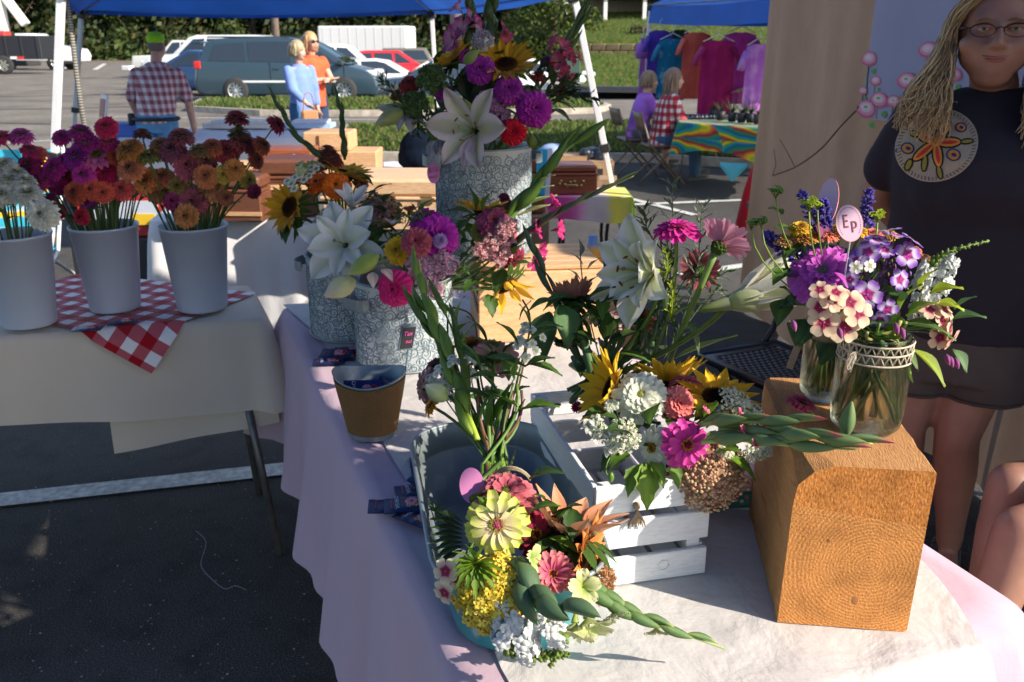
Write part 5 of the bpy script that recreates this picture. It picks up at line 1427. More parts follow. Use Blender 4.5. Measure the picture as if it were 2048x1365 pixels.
# white buckets on the left table
BKT=solid('bucket_plastic',(.52,.58,.70),.38,0,.03,4,transl=.12)
def wbucket(label,px,py,rb,rt,h):
 p=G(px,py,TZ);c=Vector((p.x,p.y+rb,TZ+.012));t=thing('flower_bucket',label,'bucket',tuple(c))
 q=MB();q.lathe([(.001,.002),(rb*.96,.0),(rb,.006),(rt*.985,h-.008),(rt*1.0,h-.008),(rt*1.02,h-.002),(rt*1.01,h+.002),(rt*.97,h),(rb*.95,.01),(.001,.008)],48);q.build('shell',BKT,t,True)
 q=MB();q.lathe([(.001,h*.35),(rb+(rt-rb)*.33,h*.35)],30);q.build('water',WAT,t)
 return c
WB=[wbucket('tall white plastic bucket of white zinnias at the left edge',36,670,.075,.1,.275),wbucket('tall white plastic bucket of pink, purple and red zinnias in the middle',212,637,.076,.101,.268),wbucket('tall white plastic bucket of dusky orange and mauve zinnias on the right',390,637,.077,.102,.268)]
# black folding chair with perforated seat
BKM=solid('black_chair_plastic',(.012,.013,.018),.3,.1,.1,20)
chp=at(1545,730,2.95);fc=thing('folding_chair','black folding chair with perforated seat beside the drape','chair',(chp.x+.02,2.98,0),R(-62))
q=MB();n_=18;nn=14;
def sf(u,v):return Vector((-.2+.4*u,-.19+.38*v,.45+.01*(1-v)-.012*math.sin(u*pi)*math.sin(v*pi)))
V=[sf(i/(2*n_),j/(2*nn))for i in range(2*n_+1)for j in range(2*nn+1)];F=[]
for i in range(2*n_):
 for j in range(2*nn):
  hole=4<=i<2*n_-4 and 3<=j<2*nn-3 and(i%2==0)and(j%2==(i//2)%2)
  if not hole:F.append((i*(2*nn+1)+j,(i+1)*(2*nn+1)+j,(i+1)*(2*nn+1)+j+1,i*(2*nn+1)+j+1))
q.add(V,F);so_=q.build('seat',BKM,fc,True);m=so_.modifiers.new('s','SOLIDIFY');m.thickness=.012;apply_mods(so_)
q=MB();P=[(-.2,-.19,.452),(.2,-.19,.452),(.2,.19,.446),(-.2,.19,.446),(-.2,-.19,.452)];q.tube(P,.014,8);q.build('seat_rim',BKM,fc,True)
for s_ in(-1,1):
 q=MB();q.tube([(s_*.215,-.24,0),(s_*.215,.19,.5),(s_*.21,.27,.84)],.012,8);q.build('leg',BKM,fc,True)
 q=MB();q.tube([(s_*.2,.28,0),(s_*.2,-.12,.43)],.012,8);q.build('leg',BKM,fc,True)
q=MB();q.grid(lambda u,v:Vector((-.21+.42*u,.235+.03*v+.03*math.sin(u*pi),.66+.19*v)),8,4);bo=q.build('backrest',BKM,fc,True);m=bo.modifiers.new('s','SOLIDIFY');m.thickness=.012;apply_mods(bo)
for zz,yy in((.16,.17),):q=MB();q.tube([(-.2,yy,zz),(.2,yy,zz)],.008,6);q.build('stretcher',BKM,fc,True)
rp=G(1482,540);q=MB();q.lathe([(.001,0),(.03,.05),(.085,.12),(.11,.3),(.08,.5),(.05,.62),(.03,.68),(.001,.70)],14,sx=1.1,sy=.7,col=(.5,.015,.03))
tag(q.build('red_bag',FAB,M=Matrix.Translation(at(1495,500,5.5)+Vector((.03,0,-.12))),smooth=True),'bright red folded bag hanging behind the white post of the drape','bag')
q=MB();zz=(at(1495,500,5.5).z-.12);q.tube([at(1498,400,5.5)+Vector((.03,0,.12)),at(1498,400,5.5)+Vector((.03,0,-.05))],.006,5,col=(.4,.01,.02));rb_=[o for o in COL.objects if o.name.startswith('red_bag')][0]
q2=MB();q2.tube([(0,0,.69),(0,0,.8)],.008,6,col=(.05,.05,.05));q2.build('strap',FAB,rb_)
# flower parts
def petal(L,W,c0,c1,lift=.1,droop=.25,cup=.25,tip=1.0,nu=5,nv=3,base=.25,notch=0.0,wave=0.0,ctip=None,rib=.04,twist=0.0,peak=.62,cmid=None):
 V=[];C=[];m=2*nv
 for i in range(nu+1):
  u=i/nu
  if tip>=.5:wv=(base+(1-base)*math.sin(min(1,u/peak)*pi/2))*(1 if u<peak else max(.0,math.cos((u-peak)/(1-peak)*pi/2*(.62 if tip>1.2 else.93))**(.8 if tip>1.2 else.7)))
  else:wv=(base+(1-base)*math.sin(min(1,u/peak)*pi/2))*(1 if u<peak else(1-((u-peak)/(1-peak))**(1.25 if tip<.25 else 2.1))+.02)
  cx=L*(u-.12*droop*u*u);cz=L*(lift*u-droop*u*u*.8)
  for j in range(m+1):
   v=(j/m)*2-1
   y=v*W/2*wv
   z=cz+cup*W*wv*v*v*.5+rib*W*(1-abs(v))*(-.6 if abs(v)<.01 else 0)+wave*W*math.sin(v*7+u*6)*u
   x=cx-notch*L*(1-abs(v))*(1 if i==nu else 0)*.5
   V.append((x,y+twist*L*u*u,z))
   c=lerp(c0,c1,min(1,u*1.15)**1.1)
   if cmid and abs(v)<.4:c=lerp(c,cmid,.75*(1-u*.6))
   if ctip and u>.78:c=lerp(c,ctip,(u-.78)/.22)
   C.append(c)
 n=m+1
 F=[(i*n+j,(i+1)*n+j,(i+1)*n+j+1,i*n+j+1)for i in range(nu)for j in range(m)]
 return V,F,C
CACHE={}
def cached(key,fn):
 if key not in CACHE:CACHE[key]=fn()
 return CACHE[key]
def ptlay(el,az,r0,z0):return Matrix.Rotation(az,4,'Z')@Matrix.Translation((r0,0,z0))@Matrix.Rotation(-el,4,'Y')
def zinnia_layout(kind,rd):
 out=[]
 if kind=='single':L=[(16,R(-6),.16,0,.84,.36),(11,R(12),.16,.03,.62,.34)]
 elif kind=='double':L=[(19,R(-10),.2,-.04,.8,.36),(18,R(0),.19,.0,.72,.34),(16,R(10),.18,.04,.60,.32),(14,R(24),.17,.08,.47,.29),(11,R(42),.14,.11,.33,.25)]
 elif kind=='pom':L=[(19,R(-22),.2,-.08,.78,.34),(19,R(-8),.2,-.03,.74,.33),(18,R(6),.18,.02,.66,.32),(17,R(20),.16,.07,.56,.3),(14,R(36),.13,.12,.45,.27),(11,R(54),.1,.16,.34,.23),(8,R(70),.06,.19,.25,.2)]
 elif kind=='cup':L=[(15,R(38),.16,0,.85,.34),(12,R(50),.13,.03,.72,.3)]
 for li,(n,el,r0,z0,lf,wf)in enumerate(L):
  for k in range(n):
   out.append((el+rd.uniform(-.09,.09),2*pi*(k+.5*(li%2))/n+rd.uniform(-.06,.06),r0,z0+rd.uniform(-.012,.012),lf*rd.uniform(.92,1.05),wf))
 return out
def disc_mb(R0,core,ring,kind='zin',n=11):
 q=MB()
 q.ball((0,0,R0*.02),(R0*.2,R0*.2,R0*.13),14,8,col=core)
 rd=random.Random(3)
 if ring:
  for k in range(n):
   a=2*pi*k/n+rd.uniform(-.15,.15);rr=R0*rd.uniform(.14,.21)
   c=Vector((rr*math.cos(a),rr*math.sin(a),R0*rd.uniform(.1,.15)))
   for j in range(5):
    b=j*1.257+rd.uniform(0,1)
    q.ball(c+Vector((math.cos(b),math.sin(b),.1))*R0*.028,(R0*.026,R0*.016,R0*.014),5,3,col=jit(ring,.15),M=Matrix.Rotation(b,4,'Z'))
  for k in range(26):
   a=rd.uniform(0,6.28);rr=R0*rd.uniform(.0,.13);q.ball((rr*math.cos(a),rr*math.sin(a),R0*(.13+.02*math.cos(rr/R0*12))),R0*.018,5,3,col=jit(core,.4))
 return q
def calyx_mb(R0,col=(.09,.17,.04)):
 q=MB();q.ball((0,0,-R0*.13),(R0*.21,R0*.21,R0*.15),12,7,col=col)
 for r_ in range(3):
  for k in range(9):
   a=2*pi*(k+.5*r_)/9;z=-R0*(.2-.07*r_);rr=R0*(.17+.03*r_)
   q.ball((rr*math.cos(a),rr*math.sin(a),z),(R0*.045,R0*.05,R0*.055),5,4,col=lerp(col,(.02,.03,.01),.5 if r_==1 else.1),M=Matrix.Rotation(a,4,'Z'))
 return q
def mixcol(c,seed):
 rd=random.Random(seed);k=rd.uniform(.85,1.12);return tuple(x*k for x in c)
def zinnia_mesh(kind,c0,c1,core,ring,seed,ctip=None):
 rd=random.Random(seed);q=MB()
 for el,az,r0,z0,lf,wf in zinnia_layout(kind,rd):
  k=rd.uniform(.8,1.22);V,F,C=petal(lf-.03,wf*.84,tuple(x*k*.42 for x in c0),tuple(x*k for x in c1),lift=.05,droop=.22+rd.uniform(-.1,.1),cup=.35,nu=4,nv=1,ctip=ctip,peak=.7)  # petal bases darkened in the colour, standing for shade between petals
  M=ptlay(el,az,r0*.8,z0);q.add([M@Vector(v)for v in V],F,C)
 q.merge(disc_mb(1.25,core,ring or core),mat=1);q.merge(calyx_mb(1.0),mat=1)
 return q.mesh('bloom',[PETAL,DISC],True)
def zinnia(parent,p,n,r,kind,c0,c1,core=(.25,.03,.03),ring=(.7,.4,.03),roll=None,name='zinnia',big=False,ctip=None,label=None,seed=None):
 r*=1.12
 seed=random.randrange(4)if seed is None else seed;roll=uni(0,6.28)if roll is None else roll
 M=frame(p,n,roll)
 if not big:
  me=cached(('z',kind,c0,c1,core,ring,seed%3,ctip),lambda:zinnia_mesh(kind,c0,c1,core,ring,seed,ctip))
  o=inst(name,me,parent,M@Matrix.Scale(r,4))
 else:
  dm=cached(('zd',core,ring),lambda:(disc_mb(1.0,core,ring,n=15).merge(calyx_mb(1.0))).mesh('flower_head',[DISC],True))
  o=inst(name,dm,parent,M@Matrix.Scale(r,4));rd=random.Random(seed)
  pm=[]
  for k in range(3):
   def mk(k=k):
    V,F,C=petal(1,.42,mixcol(c0,k+5),mixcol(c1,k+9),lift=.06,droop=.2+.12*k,cup=.34+.1*k,nu=7,nv=2,tip=1.3,notch=.04,ctip=ctip,rib=.12,wave=.03,peak=.68)
    return MB().add(V,F,C).mesh('petal',PETAL,True)
   pm.append(cached(('zp',k,c0,c1,ctip),mk))
  for el,az,r0,z0,lf,wf in zinnia_layout(kind,rd):
   inst('petal',pm[rd.randrange(3)],o,ptlay(el,az,r0*.8,z0)@Matrix.Diagonal((lf-.02,(wf/.42)*rd.uniform(.84,.98),lf,1)))
 if label:o['label']=label
 return o
YEL=(.92,.60,.02);YEL2=(.88,.46,.012)
def sunflower(parent,p,n,r,c0=YEL2,c1=YEL,core=(.05,.022,.012),el=.1,rows=2,name='sunflower',big=True,npet=17,cupel=None,seed=1,core2=(.30,.12,.02)):
 M=frame(p,n,uni(0,6.28));rd=random.Random(seed);k1=('sd',core,core2)
 def mk():
  q=MB();q.ball((0,0,.02),(.36,.36,.1),22,8,col=core)
  for i in range(260):
   f=math.sqrt(i/260);a=i*2.39996;rr=.37*f;c=core if f<.55 else(lerp(core,core2,(f-.55)/.25)if f<.8 else core2)
   q.ball((rr*math.cos(a),rr*math.sin(a),.10*math.sqrt(max(0,1-f*f))+.02+rd.uniform(0,.02)),(.014,.014,.03),4,3,col=jit(c,.35))
  for k in range(15):
   a=2*pi*k/15;V,F,C=petal(.55,.2,(.07,.14,.03),(.1,.2,.04),lift=-.1,droop=.1,tip=.1,nu=4,nv=1)
   Mx=ptlay(-.25,a,.26,-.05);q.add([Mx@Vector(v)for v in V],F,C)
  q.ball((0,0,-.1),(.3,.3,.12),14,6,col=(.08,.15,.03))
  return q.mesh('flower_head',[DISC],True)
 o=inst(name,cached(k1,mk),parent,M@Matrix.Scale(r,4));pm=[]
 for k in range(3):
  def mk2(k=k):
   V,F,C=petal(1,.36,mixcol(c0,k),mixcol(c1,k+3),lift=.05+.08*k,droop=.15+.15*(k-1),cup=.3,tip=.1,nu=7,nv=2,rib=.12,wave=.04,peak=.45)
   return MB().add(V,F,C).mesh('petal',PETAL,True)
  pm.append(cached(('sp',k,c0,c1),mk2))
 for row in range(rows):
  for k in range(npet):
   a=2*pi*(k+.5*row)/npet+rd.uniform(-.08,.08);e=(el+.2*row if cupel is None else cupel+rd.uniform(-.15,.25))+rd.uniform(-.12,.12)
   inst('petal',pm[rd.randrange(3)],o,ptlay(e,a,.3,.0+.02*row)@Matrix.Scale(.72*rd.uniform(.85,1.08),4))
 return o
def lily(parent,p,n,r,npet=6,white=(.80,.80,.76),mid=(.42,.52,.18),pink=None,opn=.35,seed=1,name='lily',rows=1,stam=True,droop=.7):
 M=frame(p,n,uni(0,6.28));rd=random.Random(seed);c1=white if pink is None else pink
 def mk():
  q=MB();q.lathe([(.02,-.5),(.06,-.42),(.09,-.2),(.13,0)],10,cols=[(.2,.3,.08),(.25,.36,.1),(.4,.5,.2),(.6,.65,.4)])
  q.tube([(0,0,-.3),(0,.02,.3),(.03,.05,.62)],[.02,.015,.015],6,col=(.45,.6,.2));q.ball((.03,.05,.64),.04,7,5,col=(.4,.35,.2))
  for k in range(6 if stam else 0):
   a=k*1.047+.3;e=Vector((math.cos(a)*.26,math.sin(a)*.26,.52));q.tube([(0,0,-.1),e*.55+Vector((0,0,.05)),e],.011,5,col=(.5,.62,.25));q.ball(e,(.022,.07,.022),6,4,col=(.34,.10,.03),M=Matrix.Rotation(a,4,'Z'))
  return q.mesh('throat',[DISC],True)
 o=inst(name,cached(('lt',stam),mk),parent,M@Matrix.Scale(r,4))
 for k in range(3):
  def mk2(k=k):
   V,F,C=petal(1.05,.58 if k%2 else.46,white,c1,lift=.75*(1-opn*.4),droop=droop+.12*k,cup=.3,tip=.3,nu=12,nv=3,rib=.16,wave=.06,peak=.5,base=.38,cmid=mid)
   return MB().add(V,F,C).mesh('petal',PETAL,True)
  cached(('lp',k,white,c1,mid,opn,droop),mk2)
 for row in range(rows):
  for k in range(npet):
   inst('petal',CACHE[('lp',(k+row)%3,white,c1,mid,opn,droop)],o,ptlay(.35+row*.35-.5*opn+rd.uniform(-.08,.08),2*pi*(k+.5*row)/npet+rd.uniform(-.1,.1),.06,-.05+.03*row)@Matrix.Scale(1-.18*row,4)@Matrix.Diagonal((1,rd.uniform(.9,1.15),1,1)))
 return o
def lily_bud(parent,p,n,L,w,c0=(.36,.46,.14),c1=(.62,.62,.42),tip=(.75,.72,.6),open_=0,name='lily_bud'):
 def mk():
  q=MB()
  for k in range(3):
   a=k*2.094
   q.grid(lambda u,v,a=a:(lambda rr,th:Vector((rr*math.cos(th),rr*math.sin(th),u)))((math.sin(pi*min(.97,u**.85)+.02)**.75*(1+.12*math.cos((v-.5)*5)))*.5,a+(v-.5)*2.12),9,6,colfn=lambda u,v:lerp(lerp(c0,c1,u),tip,max(0,u-.7)*3)if abs(v-.5)>.12 else lerp(c0,c1,.25+u*.4))
  return q.mesh('bud',[PETAL],True)
 return inst(name,cached(('lb',c0,c1,tip),mk),parent,frame(p,n)@Matrix.Diagonal((w,w,L,1)))
def stem(parent,a,b,c=None,r=.0028,col=(.10,.19,.035),name='stem',n=7):
 a=Vector(a);b=Vector(b);m=(a+b)/2 if c is None else Vector(c)
 q=MB();q.tube(bez(a,a.lerp(m,.66),b.lerp(m,.66),b,n),[r*(.85+.3*k/n)for k in range(n+1)],7,col=[lerp(col,mixcol(col,4),k/n)for k in range(n+1)])
 return q.build(name,STEM,parent,True)
GRN=(.10,.21,.03);DGR=(.05,.11,.022);LGR=(.18,.3,.04);SAGE=(.16,.22,.13)
def leaf_mesh(L,W,col,droop=.35,serr=0,seed=0,fold=.25,tipc=None):
 V,F,C=petal(L,W,mixcol(col,seed),tipc or mixcol(col,seed+1),lift=.12,droop=droop,cup=fold*2,tip=.2,nu=9,nv=2,rib=-.2,base=.12,peak=.42,wave=.03)
 if serr:
  m=5;V=[(v[0],v[1]*(1+(serr*(1 if(i//m)%2 else-1)if(i%m)in(0,m-1)else 0)),v[2])for i,v in enumerate(V)]
 C=[lerp(c,(c[0]*1.7,c[1]*1.6,c[2]*1.5),.5)if i%5==2 else c for i,c in enumerate(C)]
 return MB().add(V,F,C)
def leaf(parent,p,d,L,W,col=GRN,droop=.35,serr=0,up=(0,0,1),seed=None,name='leaf',roll=0):
 seed=random.randrange(3)if seed is None else seed
 me=cached(('leaf',col,droop,serr,seed,round(W/L,1)),lambda:leaf_mesh(1,round(W/L,1),col,droop,serr,seed).mesh('leaf',LEAF,True))
 d=Vector(d).normalized();up=Vector(up);y=up.cross(d)
 y=y.normalized()if y.length>1e-3 else d.orthogonal().normalized();z=d.cross(y)
 M=Matrix.Translation(p)@Matrix((d,y,z)).transposed().to_4x4()@Matrix.Rotation(roll,4,'X')@Matrix.Scale(L,4)
 return inst(name,me,parent,M)
def feather(parent,P,nl,ll,lw,col,spread=.7,name='foliage_sprig',sub=2,stemr=.0013,seed=0,droop=.2):
 rd=random.Random(seed+len(P)*7);S_=spline(P,5);q=MB();q.tube(S_,[stemr*(1.3-.8*i/len(S_))for i in range(len(S_))],5,col=mixcol(col,2));base=leaf_mesh(1,.22,(1,1,1),droop,0,0)
 for k in range(nl):
  f=.12+.88*(k+.5)/nl;i=min(len(S_)-2,int(f*(len(S_)-1)));p=S_[i].lerp(S_[i+1],f*(len(S_)-1)-i);t=(S_[i+1]-S_[i]).normalized();a=k*2.4+rd.uniform(-.3,.3);o=t.orthogonal().normalized();o=Matrix.Rotation(a,3,t)@o
  d=(t*(1-spread*.6)+o*spread).normalized();L=ll*(1.05-.5*f)*rd.uniform(.75,1.15)
  for s_ in range(sub+1 if sub else 1):
   dd=d if s_==0 else(d+(t*.5+Vector((rd.uniform(-.6,.6),rd.uniform(-.6,.6),rd.uniform(-.6,.6))))*.8).normalized();pp_=p+d*L*(.3*s_)
   y=t.cross(dd);y=y.normalized()if y.length>1e-3 else o;z=dd.cross(y);Mx=Matrix.Translation(pp_)@Matrix((dd,y,z)).transposed().to_4x4()@Matrix.Diagonal((L*(1 if s_==0 else.6),lw/.22*(1 if s_==0 else.8),L,1));c=jit(col,.22)
   b=len(q.V);q.V+=[tuple(Mx@Vector(v))for v in base.V];q.F+=[tuple(i_+b for i_ in f_)for f_ in base.F];q.C+=[c]*len(base.V);q.M+=[0]*len(base.F)
 return q.build(name,LEAF,parent,True)
def umbel(parent,p,n,r,cols,name='yarrow',floret=.0022,nc=26,per=12,dome=.35,stalk=(.12,.2,.05),seed=0,hang=.06,tex_=None,flat=True):
 rd=random.Random(seed+int(p.x*1000));M=frame(p,n);q=MB()
 for k in range(nc):
  f=math.sqrt((k+.5)/nc);a=k*2.39996;cx=Vector((r*f*math.cos(a),r*f*math.sin(a),-dome*r*f*f+rd.uniform(-.05,.05)*r))
  q.tube([Vector((0,0,-hang)),Vector((cx.x*.5,cx.y*.5,-hang*.45)),cx],[.0009,.0007,.0006],4,col=stalk)
  cr_=r*.23
  for j in range(per):
   d=Vector((rd.gauss(0,1),rd.gauss(0,1),abs(rd.gauss(0,.8)))).normalized();c=cx+d*cr_*rd.uniform(.5,1);col=jit(rd.choice(cols),.18);fr=floret*rd.uniform(.85,1.45)
   q.ball(c,(fr,fr,fr*.75),5,3,col=col)
   if flat:
    e=d.orthogonal().normalized()
    for m in range(4):
     g=Matrix.Rotation(m*pi/2,3,d)@e;h=d.cross(g);q.add([c+d*fr*.6,c+d*fr*.6+g*fr*1.5+h*fr*.7,c+d*fr*.7+g*fr*1.9,c+d*fr*.6+g*fr*1.5-h*fr*.7],[(0,1,2,3)],col)
 if not flat:q.ball((0,0,-r*.55),(r*.93,r*.93,r*.62),16,10,col=tuple(x*.55 for x in cols[0]))
 return q.build(name,[PETAL],parent,True,M=M)
def phlox(parent,p,n,r,outer=(.72,.62,.50),eye=(.35,.01,.09),mid=None,name='phlox_floret'):
 def mk():
  q=MB()
  for k in range(5):
   V,F,C=petal(1,.85,eye,outer,lift=.04,droop=.12,cup=.15,tip=1.3,nu=7,nv=2,base=.2,peak=.72,wave=.03)
   C2=[]
   for v,c in zip(V,C):
    u=v[0];C2.append(eye if u<.3 else lerp(eye,mid or outer,min(1,(u-.3)/.14))if u<.5 else lerp(mid or outer,outer,min(1,(u-.5)/.3)))
   Mx=Matrix.Rotation(k*1.2566,4,'Z')@Matrix.Translation((.03,0,.004*k));q.add([Mx@Vector(v)for v in V],F,C2)
  q.ball((0,0,.02),.06,6,4,col=(.5,.35,.3));q.tube([(0,0,0),(0,0,-.9)],[.07,.05],6,col=lerp(eye,(.2,.2,.05),.5));return q.mesh('floret',[PETAL],True)
 return inst(name,cached(('ph',outer,eye,mid),mk),parent,frame(p,n,uni(0,6.28))@Matrix.Scale(r,4))
def gladiolus(parent,P,r0,nb,c=(.12,.23,.07),c2=(.2,.32,.07),tips=None,every=0,name='gladiolus',rend=.3,side=None,seed=1,bulge=1.0):
 rd=random.Random(seed);S_=spline(P,8);n=len(S_);L=sum((S_[i+1]-S_[i]).length for i in range(n-1))
 root=MB();root.tube(S_,[r0*.32*(1.0-.75*i/n)for i in range(n)],7,col=c2);o=root.build(name,STEM,parent,True)
 def mk(cc,c2_,tip_):
  q=MB();NU,NV=9,8;V=[];C=[]
  for i in range(NU+1):
   u=i/NU;w_=(math.sin(min(1,u/.38)*pi/2)*.9+.1)if u<.38 else max(.02,math.cos((u-.38)/.62*pi/2)**.8)
   for j in range(NV):
    th=2*pi*j/NV;V.append((u,w_*math.cos(th)*.5,w_*math.sin(th)*.5*(.85 if math.sin(th)>0 else.45)+.12*math.sin(u*pi)-.22*u*u));C.append(lerp(lerp(c2_,cc,math.sin(u*pi*.9)),tip_ if tip_ else cc,max(0,(u-.72)/.28)**.6 if tip_ else 0))
  return q.add(V,[(i*NV+j,(i+1)*NV+j,(i+1)*NV+(j+1)%NV,i*NV+(j+1)%NV)for i in range(NU)for j in range(NV)],C).mesh('bud',LEAF,True)
 a=cached(('gb',c,c2,None),lambda:mk(c,c2,None));b_=cached(('gb',c,c2,tips),lambda:mk(c,c2,tips))if tips else a
 sd=Vector(side)if side is not None else None
 for k in range(nb):
  f=.02+.93*k/nb;x=f*(n-1);i=min(n-2,int(x));p=S_[i].lerp(S_[i+1],x-i);t=(S_[i+1]-S_[i]).normalized()
  w_=r0*(1-(1-rend)*f)*1.5*bulge;Lb=L/nb*2.3*(1-.2*f)
  o_=sd if sd is not None else t.orthogonal();o_=(o_-t*o_.dot(t)).normalized();o_=Matrix.Rotation((k%2)*1.8-.9+rd.uniform(-.2,.2),3,t)@o_
  d=(t+o_*.09).normalized();y=o_.cross(d).normalized();z=d.cross(y)
  inst('bud',b_ if(tips and every and k%every==0)else a,o,Matrix.Translation(p+o_*w_*.12)@Matrix((d,y,z)).transposed().to_4x4()@Matrix.Diagonal((Lb,w_,w_,1)))
 return o
def ruffle(parent,p,n,r,c0,c1,seed=0,name='gladiolus_flower',npet=6):
 rd=random.Random(seed)
 def mk():
  q=MB()
  for k in range(npet):
   V,F,C=petal(1,.7,c0,c1,lift=.5,droop=.5,cup=.3,tip=1.3,nu=7,nv=3,wave=.13,base=.2,peak=.7);Mx=ptlay(.35+rd.uniform(-.15,.2),k*2*pi/npet,.03,0);q.add([Mx@Vector(v)for v in V],F,C)
  q.lathe([(.03,-.5),(.1,-.2),(.16,.02)],8,cols=[(.12,.2,.04),c0,c0]);return q.mesh('flower',PETAL,True)
 return inst(name,cached(('rf',c0,c1,seed%2,npet),mk),parent,frame(p,n,uni(0,6))@Matrix.Scale(r,4))
def salvia(parent,P,r,col=(.06,.035,.35),name='salvia_spike',seed=0,n=90):
 rd=random.Random(seed);S_=spline(P,8);q=MB();q.tube(S_,[r*.16]*len(S_),5,col=(.07,.06,.16));m=len(S_)
 for k in range(n):
  f=(k+.5)/n;wh=round(f*11)/11;f2=.1+.9*(f*.35+wh*.65);x=min(m-1.01,f2*(m-1));i=int(x);p=S_[i].lerp(S_[i+1],x-i);t=(S_[i+1]-S_[i]).normalized();o=Matrix.Rotation(rd.uniform(0,6.28),3,t)@t.orthogonal().normalized();rr=r*(1.05-.75*f2)*rd.uniform(.6,1.1);c=jit(col,.3);d=(o+t*.5).normalized()
  q.ball(p+o*rr,(r*.2,r*.2,r*.36),5,4,col=c,M=frame((0,0,0),d))
  if rd.random()<.35:q.ball(p+o*rr*1.35+t*r*.1,(r*.2,r*.26,r*.1),5,3,col=jit((.13,.09,.5),.3))
 return q.build(name,[PETAL],parent,True)
def snap(parent,P,r,col=(.78,.8,.78),n=16,name='snapdragon',tipn=14,green=(.17,.26,.04),seed=0,frac=.62):
 rd=random.Random(seed);S_=spline(P,8);m=len(S_);q=MB();q.tube(S_,[r*.12]*m,5,col=green);o=q.build(name,STEM,parent,True)
 def mk():
  b_=MB()
  for(dx,dy,dz,s_)in((0,0,.35,.5),(.36,.22,.62,.36),(.36,-.22,.62,.36),(.5,0,.28,.42),(-.2,.2,.7,.34),(-.2,-.2,.7,.34)):
   b_.ball((dx*.7,dy,dz),(s_,s_*.8,s_*.62),8,6,col=jit(col,.04))
  for k in range(5):
   V,F,C=petal(.75,.6,col,col,lift=.3,droop=.6,cup=.3,tip=1.3,nu=5,nv=2,wave=.15);Mx=ptlay(.5,k*1.2566,.1,.5);b_.add([Mx@Vector(v)for v in V],F,C)
  b_.ball((0,0,.05),(.22,.22,.2),6,4,col=(.15,.24,.05));return b_.mesh('floret',PETAL,True)
 me=cached(('sn',col),mk)
 for k in range(n):
  f=frac*k/n;x=f*(m-1);i=int(x);p=S_[i].lerp(S_[i+1],x-i);t=(S_[i+1]-S_[i]).normalized();o_=Matrix.Rotation(k*2.4,3,t)@t.orthogonal().normalized();inst('floret',me,o,frame(p+o_*r*.1,o_+t*.15,rd.uniform(0,6))@Matrix.Scale(r*rd.uniform(.85,1.15)*(1.05-.3*f),4))
 b_=MB()
 for k in range(tipn*3):
  f=frac+(1-frac)*k/(tipn*3);x=min(m-1.01,f*(m-1));i=int(x);p=S_[i].lerp(S_[i+1],x-i);t=(S_[i+1]-S_[i]).normalized();o_=Matrix.Rotation(k*2.4,3,t)@t.orthogonal().normalized();s_=r*.3*(1.25-.8*(f-frac)/(1-frac));b_.ball(p+o_*s_*.8,(s_*.55,s_*.55,s_),5,4,col=jit(green,.25),M=frame((0,0,0),o_+t*.7))
 b_.build('green_buds',LEAF,o,True)
 return o
def euph(parent,p,n,r,col=(.36,.5,.04),name='green_spray',seed=0,stm=None):
 rd=random.Random(seed);q=MB();M=frame(p,n);
 for k in range(12):
  a=k*2.4;d=Vector((math.cos(a)*.8,math.sin(a)*.8,.6+.4*(k%3))).normalized()*r*(.4+.5*(k/12))
  q.tube([Vector((0,0,-r*.3)),d],[.0006,.0005],4,col=(.2,.3,.04))
  for j in range(4):
   V,F,C=petal(r*.42,r*.34,jit(col,.15),jit(col,.2),lift=.2,droop=.4,tip=1.3,nu=4,nv=1,cup=.4);Mx=Matrix.Translation(d)@ptlay(.3,j*1.57+a,0,0);q.add([Mx@Vector(v)for v in V],F,C)
  q.ball(d+Vector((0,0,r*.05)),r*.09,5,4,col=lerp(col,(.6,.6,.1),.4))
 return q.build(name,LEAF,parent,True,M=M)
# bouquets
MAG=(.56,.02,.36);MAG2=(.42,.012,.26);PINKZ=(.80,.08,.34);PINKZ2=(.52,.01,.20);CORAL=(.85,.17,.15);CORAL2=(.75,.1,.12);WHZ=(.78,.80,.64);WHZ2=(.72,.77,.52);LIME=(.66,.66,.14);LIMEB=(.78,.52,.44)
WINE=(.34,.012,.05);WINE2=(.22,.006,.04);ROSE=(.62,.16,.19);ROSE2=(.46,.05,.12);RUST=(.60,.19,.05);RUST2=(.45,.10,.03);REDZ=(.66,.004,.03);REDZ2=(.5,.003,.02);PURP=(.40,.03,.40);PURP2=(.3,.015,.28)
ORG=(.85,.19,.008);ORG2=(.75,.1,.004);YLZ=(.85,.55,.03);YLZ2=(.8,.42,.015);MAUV=(.42,.17,.26);MAUV2=(.5,.36,.3);DUSK=(.35,.10,.10)
def bouquet(label,G_,name='bouquet',group=None):return thing(name,label,'bouquet',tuple(G_),0,group)
class B:
 def __init__(s,label,g,e,name='bouquet',group=None):s.t=bouquet(label,g,name,group);s.o=Vector(g);s.e=Vector(e)-s.o
 def l(s,p):return Vector(p)-s.o
 def P(s,px,py,Y):return at(px,py,Y)-s.o
 def st(s,p,n,r=.0026,col=(.10,.19,.035),j=.012,end=True,parent=None):
  g=Vector((uni(-j,j),uni(-j,j),0));p=Vector(p);n=Vector(n).normalized();c=p-n*min(.07,p.length*.5)
  q=MB();P1=bez(p-n*.004,c,g*.5+(p-g).normalized()*min(.05,p.length*.3),g,8)
  if end:d=s.e+Vector((uni(-j,j)*1.6,uni(-j,j)*1.6,uni(0,.01)));P1=P1+[g.lerp(d,f)for f in(.33,.66,1)]
  q.tube(P1,r,6,col=jit(col,.15));return q.build('stem',STEM,s.t,True)
def R_(px,p,B_):return rad(px,p+B_.o)
